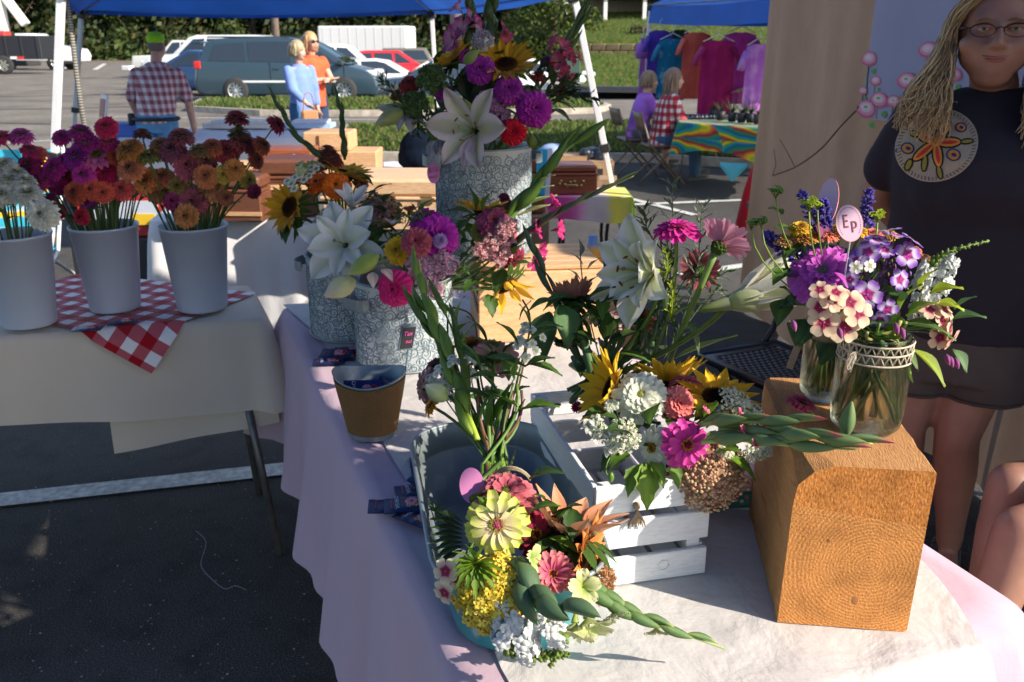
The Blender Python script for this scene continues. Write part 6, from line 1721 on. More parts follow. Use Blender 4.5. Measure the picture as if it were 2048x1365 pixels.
# A: nearest bouquet spilling over the front of the oval tub
A=B('nearest bouquet with a large lime zinnia and rust sunflower, spilling over the tub front',at(1000,975,1.17),at(1010,900,1.40))
def zin(B_,px,py,Y,rp,n,kind,c0,c1,big=False,st=True,**k):
 p=B_.P(px,py,Y);o=zinnia(B_.t,p,n,R_(rp,p,B_),kind,c1,c0,big=big,**k)
 if st:B_.st(p,n)
 return o
zin(A,1012,985,1.075,64,N3(-.05,.75,.5),'double',ROSE,ROSE2,True,core=(.2,.25,.05),ring=(.3,.35,.06),label='dusty rose double zinnia at the top of the bouquet')
zin(A,994,1050,1.005,66,N3(-.05,.12,1),'single',(.62,.66,.17),(.80,.60,.46),True,core=(.6,.12,.2),ring=(.45,.52,.03),seed=3,ctip=(.58,.66,.08),label='large pale lime zinnia with pink centre')
zin(A,1072,1068,1.045,47,N3(.35,.15,.9),'single',WINE,WINE2,True,core=(.16,.01,.02),ring=(.75,.42,.02),label='wine red zinnia behind the lime one')
zin(A,1105,1150,.985,48,N3(.15,.55,.8),'cup',(.74,.22,.24),(.52,.03,.2),True,core=(.12,.005,.02),ring=(.8,.45,.02),label='rose zinnia with dark wine centre and yellow ring')
p=A.P(1140,1060,1.06);sunflower(A.t,p,N3(.2,.85,.1),R_(140,p,A),(.58,.20,.08),(.80,.42,.24),core=(.04,.015,.01),seed=4,npet=11,cupel=.55,rows=1)['label']='rust coloured sunflower with upright pointed petals'
A.st(p,N3(.4,.6,0),.004)
p=A.P(1165,1115,1.03);sunflower(A.t,p,N3(.85,.0,.35),R_(98,p,A),(.58,.18,.035),(.78,.33,.08),core=(.04,.015,.01),seed=5,npet=15,cupel=.28,rows=2)['label']='burnt orange sunflower facing right'
A.st(p,N3(.8,.2,0),.004)
p=A.P(985,1195,.955);umbel(A.t,p,N3(-.15,.1,1),R_(74,p,A),[(.78,.62,.06),(.82,.7,.12),(.7,.5,.03)],'yarrow',.0026,60,20,.5)['label']='yellow yarrow head'
A.st(p-N3(-.1,.3,1)*.02,N3(-.1,.3,1))
p=A.P(1218,1160,1.03);umbel(A.t,p,N3(.7,.1,.6),R_(26,p,A),[(.5,.25,.12),(.4,.22,.1)],'sedum',.0018,14,9)
for(x,y,r_,n_)in((891,1143,27,N3(-.4,.1,1)),(889,1186,27,N3(-.5,-.35,.8)),(930,1204,25,N3(.1,-.6,.6)),(915,1160,20,N3(.1,.1,1))):
 p=A.P(x,y,.985);phlox(A.t,p,n_,R_(r_,p,A),(.74,.68,.50),(.30,.02,.08),(.66,.45,.38));A.st(p-n_*.006,n_,.0012)
for(a,b,L)in(((1050,1140,.975),(1055,1185,.955),0),):pass
gladiolus(A.t,[A.P(1030,1120,.985),A.P(1052,1170,.955),A.P(1095,1205,.915),A.P(1190,1235,.865)],.021,5,c=(.12,.22,.11),c2=(.18,.28,.09),rend=.75,side=N3(0,.6,1),seed=2)
ruffle(A.t,A.P(1060,1118,.985),N3(.6,.2,.5),.022,(.3,.42,.08),(.62,.72,.32),1,'gladiolus_flower',4)
gladiolus(A.t,[A.P(1150,1160,.985),A.P(1190,1185,.975),A.P(1240,1215,.965),A.P(1320,1250,.955),A.P(1450,1298,.965)],.0145,9,c=(.15,.28,.09),c2=(.3,.42,.1),rend=.5,side=N3(.1,.7,.6),tips=(.55,.62,.2),every=2,seed=5)
for(x,y,n_,r_)in((1165,1175,N3(.1,.2,1),.026),(1175,1235,N3(.2,-.8,.5),.040),(1150,1245,N3(-.1,-.9,.4),.036),(1232,1215,N3(.2,-.9,.3),.026),(1312,1255,N3(0,-1,.2),.018)):
 ruffle(A.t,A.P(x,y,.965),n_,r_,(.40,.52,.12),(.74,.76,.42),x%2,'gladiolus_flower',5)
for P_,r_ in(([(1010,1235,.95),(1010,1275,.93),(1020,1300,.92),(1060,1320,.92)],.018),([(1045,1240,.94),(1050,1285,.925),(1070,1310,.92),(1140,1310,.92)],.019),([(1080,1225,.94),(1100,1260,.925),(1125,1275,.92),(1100,1335,.915)],.018),([(1000,1200,.955),(1020,1240,.945),(1070,1255,.94),(1105,1245,.935)],.012)):
 snap(A.t,[A.P(*c)for c in P_],r_,seed=int(P_[0][0]),n=10,tipn=11)
for k in range(17):
 a=R(-90+k*24);c_=A.P(952,1128,.975);d=N3(math.cos(a)*.9,math.sin(a)*.8-.1,.55);leaf(A.t,c_,d,uni(.035,.052),.011,(.15,.27,.02),.3,.2)
for k in range(8):
 a=R(140+k*12);leaf(A.t,A.P(925,1045+k*8,1.04),N3(math.cos(a),math.sin(a)*.6,.3),.048,.013,DGR,.2,.2)
for(x,y,dx,dy)in((1120,1040,.3,.6),(1105,1030,-.3,.8),(1150,1080,.5,-.6),(1110,1110,.3,-.9),(1135,1090,-.4,-.9),(1160,1140,.2,-1),(1060,960,.8,.5),(1130,1060,-.8,.1)):
 leaf(A.t,A.P(x,y,1.07),N3(dx,dy,.5),.055,.028,DGR,.5,.1)
feather(A.t,[A.P(900,1050,1.05),A.P(880,1030,1.04),A.P(868,1015,1.03)],12,.02,.004,DGR)
q=MB();q.col=(.45,.38,.24)
for k in range(7):q.tube(bez(A.P(985,955+k,1.16),A.P(1000,925+k*2,1.14),A.P(1040,928,1.13),A.P(1060,955+k,1.14),8),.0016,5)
q.build('raffia_tie',TW,A.t,True,kind='stuff')
tp=at(944,972,1.10);o_,_=oval('price_tag','plain round pink tag tucked in the nearest bouquet by the tub','tag',tp,rad(25,tp),rad(36,tp),N3(-.1,.15,1),R(8),PT)
stem(o_,(0,-.0,0),A.o+Vector((0,0,-.03))-tp,r=.0012,col=(.5,.5,.5),name='pick')
# Bq: bouquet standing in the back of the tub, seen from behind
Bq=B('bouquet lying in the back of the tub with mauve zinnias turned away',at(988,925,1.26),at(1000,985,1.16))
zin(Bq,990,712,1.42,50,N3(.1,.65,-.75),'single',(.52,.26,.34),(.56,.44,.30),True,label='mauve zinnia seen from behind')
zin(Bq,945,690,1.46,32,N3(-.1,.75,-.6),'double',(.80,.30,.05),(.75,.25,.04),label='orange zinnia seen from behind')
zin(Bq,848,770,1.40,40,N3(-.9,.1,-.25),'single',(.50,.26,.32),(.62,.46,.36),True,label='mauve zinnia facing left')
zin(Bq,870,730,1.44,28,N3(-.5,.75,-.3),'double',(.42,.2,.22),(.5,.3,.25))
zin(Bq,862,812,1.36,26,N3(-.7,.4,.2),'double',(.8,.36,.02),(.7,.3,.02))
p=Bq.P(895,800,1.33);lily_bud(Bq.t,p,N3(-.7,.5,.3),.045,.03,(.4,.5,.16),(.62,.66,.4),(.75,.76,.6))
for k in range(8):leaf(Bq.t,p,N3(-.7+uni(-.3,.3),.5+uni(-.4,.4),.4),.036,.010,(.56,.62,.34),.3,name='petal')
zin(Bq,930,770,1.36,14,N3(.1,.5,.4),'pom',(.75,.02,.14),(.6,.02,.1))
zin(Bq,905,700,1.46,15,N3(-.2,.9,.1),'cup',(.72,.15,.25),(.5,.45,.3))
gladiolus(Bq.t,[Bq.P(955,880,1.28),Bq.P(915,770,1.36),Bq.P(880,665,1.44),Bq.P(850,600,1.5),Bq.P(838,520,1.55)],.0165,9,c=(.2,.34,.05),c2=(.38,.52,.06),rend=.7,side=N3(-.4,0,1),seed=3)
gladiolus(Bq.t,[Bq.P(910,740,1.40),Bq.P(885,690,1.44),Bq.P(850,640,1.47),Bq.P(822,590,1.5)],.013,5,c=(.09,.18,.035),c2=(.18,.3,.04),rend=.6,side=N3(-1,0,.4),seed=4)
gladiolus(Bq.t,[Bq.P(935,810,1.34),Bq.P(925,740,1.38),Bq.P(905,660,1.45),Bq.P(870,590,1.5)],.012,5,c=(.12,.2,.03),c2=(.24,.34,.03),rend=.6,side=N3(1,0,.4),seed=6)
for(x,y,n_)in((868,765,N3(-.3,.6,.8)),(888,745,N3(0,.7,.7)),(915,725,N3(.1,.7,.7)),(945,722,N3(.2,.6,.8)),(985,790,N3(0,.4,.9)),(1062,660,N3(.2,.6,.7)),(1050,688,N3(0,.5,.9)),(900,768,N3(.1,.3,.9))):
 p=Bq.P(x,y,1.38)
 for k in range(7):
  a=k*2.4;pp_=p+N3(math.cos(a),math.sin(a),0)*.010*(k%3+.3);phlox(Bq.t,pp_,Vector(n_)+N3(math.cos(a),math.sin(a),0)*.5,.0085,(.80,.82,.78),(.5,.6,.25),name='white_floret')
 Bq.st(p,n_,.0012)
for st_ in([(988,870),(962,760),(948,640),(905,615)],[(1012,880),(1045,740),(1060,640),(1045,600)],[(975,880),(935,790),(900,700),(895,640)]):
 c_=[Bq.P(x,y,1.28+.2*(880-y)/240)for x,y in st_];q=MB();q.tube(spline(c_,5),.0017,6,col=(.13,.06,.03));q.build('stem',STEM,Bq.t,True)
for(x,y,dx,dy,L,W,c_)in((985,705,-.5,.5,.05,.022,(.09,.17,.06)),(962,745,-.45,.85,.075,.020,(.09,.17,.06)),(985,800,-.9,.35,.075,.026,(.09,.18,.06)),(1000,800,-.5,.8,.07,.02,(.08,.16,.06)),(905,640,-.5,.8,.05,.02,GRN),(915,640,.2,.95,.045,.017,GRN),(1050,735,-1,.35,.08,.032,(.06,.14,.03)),(1050,735,1,.45,.055,.026,GRN),(1035,690,-.6,.8,.055,.026,(.1,.2,.03)),(1055,685,.8,.5,.055,.024,(.12,.22,.03)),(1060,660,-.3,1,.05,.022,GRN),(1070,655,.9,.1,.05,.022,GRN),(1045,820,.9,.2,.065,.034,GRN),(1035,815,-.9,.5,.075,.034,(.07,.15,.03)),(1000,755,-1,.1,.06,.026,GRN),(1060,730,.9,-.2,.06,.024,GRN),(1030,760,.2,.9,.055,.026,GRN),(925,700,.3,.9,.05,.02,GRN),(1040,640,.4,.9,.04,.015,GRN)):
 leaf(Bq.t,Bq.P(x,y,1.36-.0004*(y-700)),N3(dx,dy,.35),L,W,c_,.3,.15)
for k in range(15):Bq.st(Bq.P(uni(905,1050),uni(760,830),1.33),N3(uni(-.3,.3),1,0),uni(.0022,.0045),random.choice([(.10,.19,.035),(.16,.27,.04),(.07,.13,.03),(.13,.06,.03)]),.02)
for k in range(9):leaf(Bq.t,Bq.P(uni(930,1040),uni(830,900),1.30),N3(uni(-.5,.5),.9,.1),.08,.02,DGR if k%2 else GRN,.2)
# C: bouquet lying on the white crate
C_=B('bouquet on the white crate with a large cream zinnia, hot pink zinnia and sunflowers',at(1235,800,1.36),at(1160,735,1.56))
zin(C_,1281,790,1.27,56,N3(-.1,.3,.95),'double',WHZ,(.80,.80,.70),True,core=(.35,.42,.12),ring=(.85,.55,.05),seed=2,label='large creamy white zinnia')
zin(C_,1358,808,1.27,41,N3(.1,.2,1),'pom',(.86,.26,.24),(.82,.14,.14),True,core=(.75,.2,.1),ring=(.85,.5,.12),seed=4,label='coral pink double zinnia')
zin(C_,1374,890,1.2,52,N3(.1,.05,1),'single',(.82,.07,.42),(.60,.02,.26),True,core=(.3,.01,.06),ring=(.88,.42,.01),seed=6,label='hot pink zinnia with yellow ring of florets')
zin(C_,1306,895,1.225,46,N3(-.75,-.1,.6),'single',(.74,.76,.66),(.70,.74,.58),True,core=(.25,.12,.02),ring=(.75,.45,.02),seed=7,label='white zinnia facing left beside the hot pink one')
zin(C_,1335,945,1.21,26,N3(-.1,-.9,.4),'single',(.74,.76,.66),(.7,.74,.6))
zin(C_,1372,765,1.33,36,N3(.1,.7,-.2),'double',(.78,.22,.28),(.66,.1,.22),label='pink zinnia turned away behind the coral one')
zin(C_,1395,790,1.32,26,N3(.5,.3,.3),'double',(.74,.14,.25),(.6,.06,.18))
p=C_.P(1226,785,1.33);sunflower(C_.t,p,N3(-.9,.25,.25),R_(98,p,C_),seed=7,npet=15,cupel=.62)['label']='yellow sunflower pointing left'
p=C_.P(1335,768,1.38);sunflower(C_.t,p,N3(-.05,.95,-.05),R_(92,p,C_),seed=8,npet=15,cupel=.75,rows=2)['label']='yellow sunflower pointing up with closed petals'
p=C_.P(1435,800,1.30);sunflower(C_.t,p,N3(.15,.75,.6),R_(88,p,C_),seed=9,npet=16,el=-.05,core=(.03,.015,.01))['label']='brown centred sunflower facing up at the right'
C_.st(C_.P(1232,792,1.34),N3(-.8,.2,0),.004);C_.st(C_.P(1335,768,1.38),N3(0,.9,0),.004)
for(x,y,r_,n_)in((1470,800,32,N3(.2,.6,.7)),(1430,828,26,N3(0,.6,.8)),(1500,820,30,N3(.3,.6,.7)),(1450,905,18,N3(0,.1,1)),(1508,905,20,N3(.2,.1,1)),(1530,900,16,N3(.3,.1,1)),(1222,812,13,N3(-.2,.5,.8)),(1245,862,28,N3(-.3,.3,.9)),(1225,890,22,N3(-.4,0,.8)),(1260,880,20,N3(-.2,0,.9)),(1190,852,20,N3(-.6,.1,.8))):
 p=C_.P(x,y,1.255 if y<850 else 1.20);umbel(C_.t,p,n_,R_(r_,p,C_),[(.80,.82,.72),(.72,.77,.52)],'lace_flower',.0012,int(8+r_*.7),9,.2,hang=.02)
for(x,y)in((1178,855),(1192,872),(1216,900),(1250,902),(1270,872),(1180,840),(1262,895),(1330,962),(1240,905)):
 for k in range(3):leaf(C_.t,C_.P(x,y,1.205),N3(uni(-1,.3),uni(-1,.2),.6),.017,.010,(.76,.78,.72),.3,name='petal')
p=C_.P(1428,958,1.185);umbel(C_.t,p,N3(.0,-.15,1),R_(74,p,C_),[(.62,.34,.19),(.70,.46,.27),(.52,.26,.18),(.64,.46,.28)],'sedum',.0024,52,22,.55,(.2,.2,.08),flat=False)['label']='tan pink sedum head hanging over the crate edge'
C_.st(p-N3(0,-.1,1)*.02,N3(.1,0,1))
G1=(.20,.32,.12);G2=(.34,.45,.14)
for P_,nb_,sd_ in(([(1400,850,1.22),(1450,845,1.18),(1540,845,1.13),(1600,845,1.10)],4,1),([(1405,885,1.19),(1470,880,1.15),(1570,890,1.09),(1715,900,1.04)],6,2),([(1440,860,1.2),(1540,868,1.12),(1620,875,1.07),(1745,888,1.04)],6,3)):
 gladiolus(C_.t,[C_.P(*c)for c in P_],.0135,nb_+1,c=G1,c2=G2,tips=(.72,.05,.18),every=2,rend=.75,side=N3(0,1,.6),seed=sd_)
for(x,y,Y)in((1408,822,1.22),(1478,828,1.18),(1482,862,1.14),(1506,892,1.11),(1570,868,1.10)):
 ruffle(C_.t,C_.P(x,y,Y),N3(.8,.5,.4),.0105,(.7,.06,.2),(.8,.2,.3),0,'gladiolus_flower',4)
p=C_.P(1690,858,1.075);lily_bud(C_.t,p+N3(0,-1,0)*.012,N3(.15,1,.1),.05,.019,(.13,.22,.08),(.17,.27,.1),(.3,.4,.14),name='bud')
for(x,y,dx,dy,L,W,c_)in((1290,925,.02,-1,.075,.036,(.17,.30,.02)),(1280,930,-.5,-.8,.055,.03,(.13,.25,.02)),(1300,925,.5,-.7,.045,.025,(.13,.25,.02)),(1262,905,-.7,-.3,.05,.028,(.10,.2,.02)),(1340,930,.3,-.7,.04,.025,(.12,.24,.02)),(1455,915,1,-.55,.055,.026,(.15,.28,.02)),(1435,905,.5,.2,.04,.03,(.1,.2,.02)),(1260,870,-.9,.4,.05,.03,DGR),(1300,850,.1,.8,.05,.03,DGR),(1395,850,.6,.5,.05,.03,DGR),(1240,850,-.7,.6,.04,.03,DGR)):
 leaf(C_.t,C_.P(x,y,1.2 if y>860 else 1.24),N3(dx,dy,.45),L,W,c_,.45,.12)
q=MB();P_=spline([C_.P(1228,905,1.2),C_.P(1215,925,1.185),C_.P(1212,945,1.18),C_.P(1222,955,1.18)],5);q.tube(P_,.0012,5,col=GRN);q.ball(P_[-1],(.005,.005,.009),7,5,col=GRN);q.build('drooping_bud',STEM,C_.t,True)
for k in range(8):C_.st(C_.P(uni(1270,1400),uni(800,880),1.29),N3(0,.3,1),.003)
fz=B('single small dark pink zinnia lying on the timber block behind the buds',at(1595,830,1.21),at(1600,845,1.2),'fallen_zinnia')
p=at(1604,806,1.225)-fz.o;zinnia(fz.t,p,N3(.3,.8,.35),rad(33,p+fz.o),'double',(.5,.03,.12),(.62,.1,.2),roll=1);stem(fz.t,p,at(1628,832,1.2)-fz.o,r=.0022,col=(.25,.34,.06))
# D: tall bouquet in the back of the crate with two white lilies
D=B('tall bouquet behind the crate with two white lilies and side facing pink zinnias',at(1215,745,1.50),at(1190,800,1.46))
p=D.P(1300,545,1.50);lily(D.t,p,N3(-.75,-.05,.6),R_(118,p,D),6,(.80,.80,.78),(.50,.62,.12),opn=.2,seed=2,rows=2,droop=.35)['label']='open white lily with yellow green throat'
q=MB();q.tube(bez(D.P(1320,550,1.5),D.P(1330,620,1.5),D.P(1250,700,1.5),D.P(1215,745,1.5)),.0035,7,col=(.16,.27,.05));q.build('stem',STEM,D.t,True)
p=D.P(1460,605,1.42);l_=lily(D.t,p,N3(.9,.25,.25),R_(128,p,D),6,(.82,.81,.74),(.50,.60,.14),opn=-.75,seed=4,rows=1,stam=False,droop=.1);l_['label']='half open white lily pointing right'
lily_bud(D.t,p-N3(.9,.25,.2)*.012,N3(.92,.22,.2),.125,.046,(.42,.52,.14),(.80,.80,.68),(.84,.82,.76));lily_bud(D.t,D.P(1500,575,1.43),N3(.8,.55,.2),.10,.034,(.5,.58,.2),(.82,.81,.72),(.84,.82,.78))
for(dx,dy,L)in((.9,.35,.12),(.95,.1,.115),(.75,.65,.10),(.98,-.1,.12),(.9,.2,.125),(.85,.45,.115)):leaf(D.t,p+N3(.9,.25,0)*.01,N3(dx,dy,.3),L,.04,(.80,.79,.70),-.1,name='petal')
q=MB();q.tube(bez(p,D.P(1430,650,1.45),D.P(1330,710,1.5),D.P(1240,745,1.5)),.005,8,col=(.10,.17,.03));q.build('stem',STEM,D.t,True)
zin(D,1355,458,1.5,50,N3(.0,.93,.3),'double',(.80,.04,.42),(.62,.02,.3),True,st=False,core=(.75,.3,.05),ring=(.85,.45,.02),label='vivid magenta pink zinnia seen from the side')
zin(D,1440,492,1.47,60,N3(.55,.7,-.35),'cup',(.74,.36,.50),(.62,.26,.4),True,st=False,label='pale pink zinnia seen from below')
zin(D,1400,540,1.58,42,N3(.3,.2,-.9),'single',(.42,.10,.13),(.38,.08,.12),st=False)
q=MB();q.tube(bez(D.P(1430,505,1.47),D.P(1400,580,1.47),D.P(1370,640,1.48),D.P(1340,720,1.5)),[.0075]+[.0055]*8,9,col=(.15,.25,.06));q.build('stem',STEM,D.t,True)
q=MB();q.tube(bez(D.P(1352,470,1.5),D.P(1355,560,1.5),D.P(1345,640,1.5),D.P(1290,745,1.5)),.0035,8,col=(.12,.2,.04));q.build('stem',STEM,D.t,True)
for k,P_ in enumerate(([(1330,700),(1340,560),(1345,440),(1345,365)],[(1345,700),(1390,560),(1400,470),(1405,410)],[(1310,700),(1320,600),(1340,530),(1330,470)],[(1330,660),(1370,560),(1420,560),(1460,540)],[(1325,720),(1380,640),(1420,590),(1440,580)],[(1300,720),(1290,620),(1310,560),(1290,500)],[(1350,650),(1310,580),(1280,560),(1260,570)],[(1340,520),(1300,470),(1290,440),(1285,420)],[(1335,720),(1350,650),(1330,600),(1345,590)])):
 feather(D.t,[D.P(x,y,1.54-.01*(k%4))for x,y in P_],24 if k<3 else 16,.042 if k<2 else.034,.0055,SAGE if k in(0,1,4)else(.08,.14,.04),.75,seed=k)
feather(D.t,[D.P(1340,640,1.47),D.P(1345,600,1.46),D.P(1342,560,1.46)],16,.018,.004,(.4,.5,.03),.8,'lime_sprig')
feather(D.t,[D.P(1330,560,1.47),D.P(1335,530,1.46),D.P(1330,500,1.46)],14,.018,.004,(.3,.42,.03),.8,'lime_sprig',seed=2)
for(x,y,dx,dy,L,W,c_,dr_)in((1345,720,1,.35,.125,.03,(.07,.12,.02),.1),(1325,640,-.1,1,.085,.035,(.045,.10,.03),.2),(1370,640,.4,-.7,.07,.018,DGR,.5),(1120,610,.2,-.75,.085,.055,(.06,.16,.04),.5),(1140,590,-.8,-.3,.06,.025,GRN,.4),(1110,600,-.8,-.2,.06,.022,GRN,.4),(1100,625,-.3,-1,.09,.055,(.05,.12,.035),.7),(1175,600,.5,.3,.06,.03,DGR,.3),(1210,700,.6,.4,.08,.05,(.03,.08,.02),.3),(1200,650,-.5,.5,.07,.04,DGR,.3),(1250,650,.6,.7,.07,.04,DGR,.3),(1280,690,.3,.9,.08,.04,DGR,.3),(1180,690,-.3,.9,.07,.035,DGR,.3),(1150,680,.3,.8,.07,.035,GRN,.3),(1235,620,.1,.8,.06,.03,DGR,.3)):
 leaf(D.t,D.P(x,y,1.5),N3(dx,dy,.3),L,W,c_,dr_)
p=D.P(1150,605,1.54);sunflower(D.t,p,N3(-.15,.9,-.3),R_(66,p,D),(.30,.10,.08),(.42,.20,.12),seed=12,npet=24,cupel=.95,rows=2)['label']='maroon flower head seen from behind, petals upright'
for k in range(10):
 a=R(180+18*k);leaf(D.t,p,N3(math.cos(a),.5+math.sin(a)*.5,.4),.045,.026,(.05,.13,.04),.4)
q=MB();q.tube(bez(p,D.P(1150,660,1.52),D.P(1180,700,1.5),D.P(1185,760,1.5)),.008,9,col=(.10,.19,.07));q.build('stem',STEM,D.t,True)
zin(D,1130,690,1.52,30,N3(-.2,-.9,.1),'single',(.30,.06,.10),(.25,.05,.1));zin(D,1280,640,1.58,38,N3(.2,.5,-.6),'single',(.32,.1,.06),(.3,.08,.05));zin(D,1155,815,1.5,14,N3(-.3,.2,.8),'cup',(.4,.02,.15),(.4,.02,.1))
for(x,y,n_)in((1232,628,N3(-.2,.7,.6)),(1255,635,N3(.3,.6,.6)),(1248,655,N3(.6,-.1,.7)),(1200,640,N3(-.5,.5,.6)),(1215,645,N3(0,.6,.5))):phlox(D.t,D.P(x,y,1.5),n_,.013,(.55,.42,.38),(.25,.06,.08));D.st(D.P(x,y,1.505),n_,.0012)
gladiolus(D.t,[D.P(1165,730,1.52),D.P(1130,640,1.55),D.P(1092,560,1.58),D.P(1058,475,1.6)],.012,7,c=(.07,.13,.06),c2=(.1,.18,.06),rend=.6,side=N3(.4,0,1),seed=8)
q=MB();P_=spline([D.P(1200,720,1.55),D.P(1180,640,1.6),D.P(1165,560,1.62),D.P(1160,500,1.62)],5);q.tube(P_,.0014,5,col=(.12,.13,.1));q.build('stem',STEM,D.t,True)
for(x,y,dx)in((1165,530,-.7),(1175,540,.7),(1160,560,-.8),(1172,575,.7),(1168,600,-.8),(1178,610,.8),(1162,510,-.1)):leaf(D.t,D.P(x,y,1.61),N3(dx,.7,.3),.032,.015,(.14,.17,.12),.2)
for k in range(16):D.st(D.P(uni(1130,1330),uni(620,690),1.52),N3(uni(-.3,.3),1,0),uni(.0022,.004),random.choice([(.10,.19,.035),(.07,.14,.04)]),.03)
# F: bouquet in the front glass jar, and its neighbour
vt1=vc1+Vector((0,0,.146));F_=B('bouquet in the front jar with purple phlox, cream phlox and white obedient plant',vt1,vc1+Vector((0,0,.02)))
zin(F_,1645,545,1.245,72,N3(-.3,.5,.8),'double',(.66,.12,.62),(.46,.05,.46),True,core=(.3,.3,.25),ring=(.35,.35,.3),seed=3,label='large purple pink zinnia with striped back petals')
leaf(F_.t,F_.P(1652,560,1.190),N3(.05,-1,.3),.036,.022,(.55,.08,.5),.2,name='petal');leaf(F_.t,F_.P(1668,545,1.190),N3(.6,-.8,.3),.03,.016,(.5,.06,.46),.2,name='petal');leaf(F_.t,F_.P(1645,480,1.260),N3(-.2,1,-.1),.03,.026,(.22,.01,.12),.2,name='petal')
for(x,y,n_,r_)in((1815,510,N3(.1,.2,1),22),(1735,505,N3(-.4,.3,.9),20),(1755,480,N3(0,.8,.5),20),(1790,470,N3(.1,.9,.3),20),(1825,480,N3(.5,.7,.3),20),(1735,590,N3(-.1,-.1,1),24),(1775,620,N3(0,-.3,.9),18),(1715,520,N3(-.5,.3,.7),18),(1770,500,N3(0,.5,.8),16),(1800,560,N3(.3,0,.9),18),(1760,640,N3(-.3,-.6,.7),16),(1780,460,N3(-.2,1,.1),18),(1700,560,N3(-.5,.1,.8),15)):
 p=F_.P(x,y,1.190);phlox(F_.t,p,n_,R_(r_*1.25,p,F_),(.24,.06,.48),(.42,.02,.26),(.62,.58,.78))
rd=random.Random(4);q=MB()
for i in range(120):
 a=rd.uniform(0,6.28);rr=rd.uniform(0,1)**.6*.036;c=F_.P(1765,555,1.215)+CR*math.cos(a)*rr+CU*math.sin(a)*rr-CF*rd.uniform(0,.015);q.ball(c,(.0022,.0022,.0045),5,4,col=rd.choice([(.06,.01,.03),(.10,.02,.05),(.16,.06,.25),(.12,.12,.02)]),M=Matrix.Rotation(rd.uniform(-1,1),4,'X'))
q.build('phlox_buds',STEM,F_.t,True)
for(x,y,n_,r_)in((1640,615,N3(-.4,-.1,.9),22),(1700,605,N3(0,.3,.9),24),(1716,625,N3(.2,.1,1),27),(1648,645,N3(-.2,-.2,1),26),(1690,655,N3(.05,-.25,1),28),(1665,600,N3(0,.3,.9),22),(1672,585,N3(0,.6,.7),20),(1640,580,N3(-.3,.5,.7),18),(1885,640,N3(.6,0,.8),22),(1900,660,N3(.8,-.1,.6),22),(1880,675,N3(.2,-.3,1),22),(1905,680,N3(.7,-.6,.5),20),(1860,620,N3(0,.6,.7),20),(1890,620,N3(.4,.5,.6),18)):
 p=F_.P(x,y,1.165 if x<1800 else 1.2);phlox(F_.t,p,n_,R_(r_*1.2,p,F_),(.80,.66,.46)if x<1800 else(.78,.52,.38),(.34,.01,.09),(.74,.48,.36));F_.st(p-n_*.01,n_,.0011,j=.02,end=False)
snap(F_.t,[F_.P(1838,640,1.240),F_.P(1848,560,1.230),F_.P(1885,510,1.230),F_.P(1978,482,1.240)],.0135,(.80,.82,.82),15,seed=3,tipn=16,frac=.5)
snap(F_.t,[F_.P(1860,630,1.250),F_.P(1880,575,1.240),F_.P(1898,530,1.240),F_.P(1905,520,1.240)],.0145,(.80,.82,.82),17,seed=4,tipn=2,frac=.98)
for(x,y,n_)in((1712,535,N3(-.2,-.2,1)),(1740,532,N3(.2,-.2,1))):phlox(F_.t,F_.P(x,y,1.160),n_,.009,(.8,.82,.8),(.5,.5,.3),name='white_floret')
BLG=(.085,.19,.06);YLG=(.20,.34,.03)
for(x,y,dx,dy,L,W,c_)in((1620,615,-1,.1,.062,.046,BLG),(1625,600,-.2,1,.04,.03,BLG),(1610,640,-.5,-.8,.05,.04,(.05,.12,.03)),(1625,650,-.6,-.6,.05,.04,BLG),(1795,655,-1,.25,.055,.04,BLG),(1805,650,1,-.1,.065,.034,(.10,.21,.05)),(1800,620,.3,.8,.05,.035,YLG),(1815,635,.7,.6,.045,.035,YLG),(1790,610,-.5,.8,.045,.04,BLG),(1775,700,.6,-.8,.06,.022,YLG),(1825,700,.7,-.8,.07,.026,(.26,.36,.03)),(1795,690,.4,-.6,.05,.02,GRN),(1905,700,.4,-.8,.04,.026,BLG),(1905,640,.9,.2,.045,.03,BLG),(1910,620,.5,.6,.035,.022,BLG),(1850,660,.7,-.2,.045,.02,GRN),(1700,690,-.3,-.6,.045,.03,DGR),(1750,680,.2,-.5,.05,.035,DGR),(1670,690,-.6,-.5,.05,.04,DGR),(1720,660,.5,-.3,.045,.03,DGR),(1860,590,.8,.3,.045,.035,(.34,.44,.02)),(1840,580,.3,.8,.04,.03,(.34,.44,.02)),(1870,610,.8,-.1,.04,.03,(.34,.44,.03)),(1590,600,-.7,.6,.04,.03,DGR),(1740,700,.1,.3,.05,.035,GRN),(1780,670,-.1,.5,.05,.035,GRN)):
 leaf(F_.t,F_.P(x,y,1.27 if x<1710 else 1.2 if x<1850 else 1.21),N3(dx,dy,.5),L,W,c_,.35,0)
for(x,y)in((1675,655),(1585,640),(1788,645),(1800,655),(1897,712),(1908,715),(1890,708)):
 p=F_.P(x+(0 if x<1600 else 2),y,1.150);lily_bud(F_.t,p,N3(.2,-1,.2),.017,.008,(.2,.05,.16),(.4,.08,.3),(.45,.15,.35),name='bellflower')
for k in range(22):F_.st(Vector((uni(-.04,.04),uni(-.04,.04),uni(.01,.04))),N3(uni(-.4,.4),1,0),uni(.0016,.0032),random.choice([(.16,.27,.04),(.22,.33,.05),(.30,.30,.08),(.10,.19,.04)]),.026)
vt2=vc2+Vector((0,0,.133));H_=B('bouquet in the rear jar with blue salvia, orange zinnias and two oval cards',vt2,vc2+Vector((0,0,.02)))
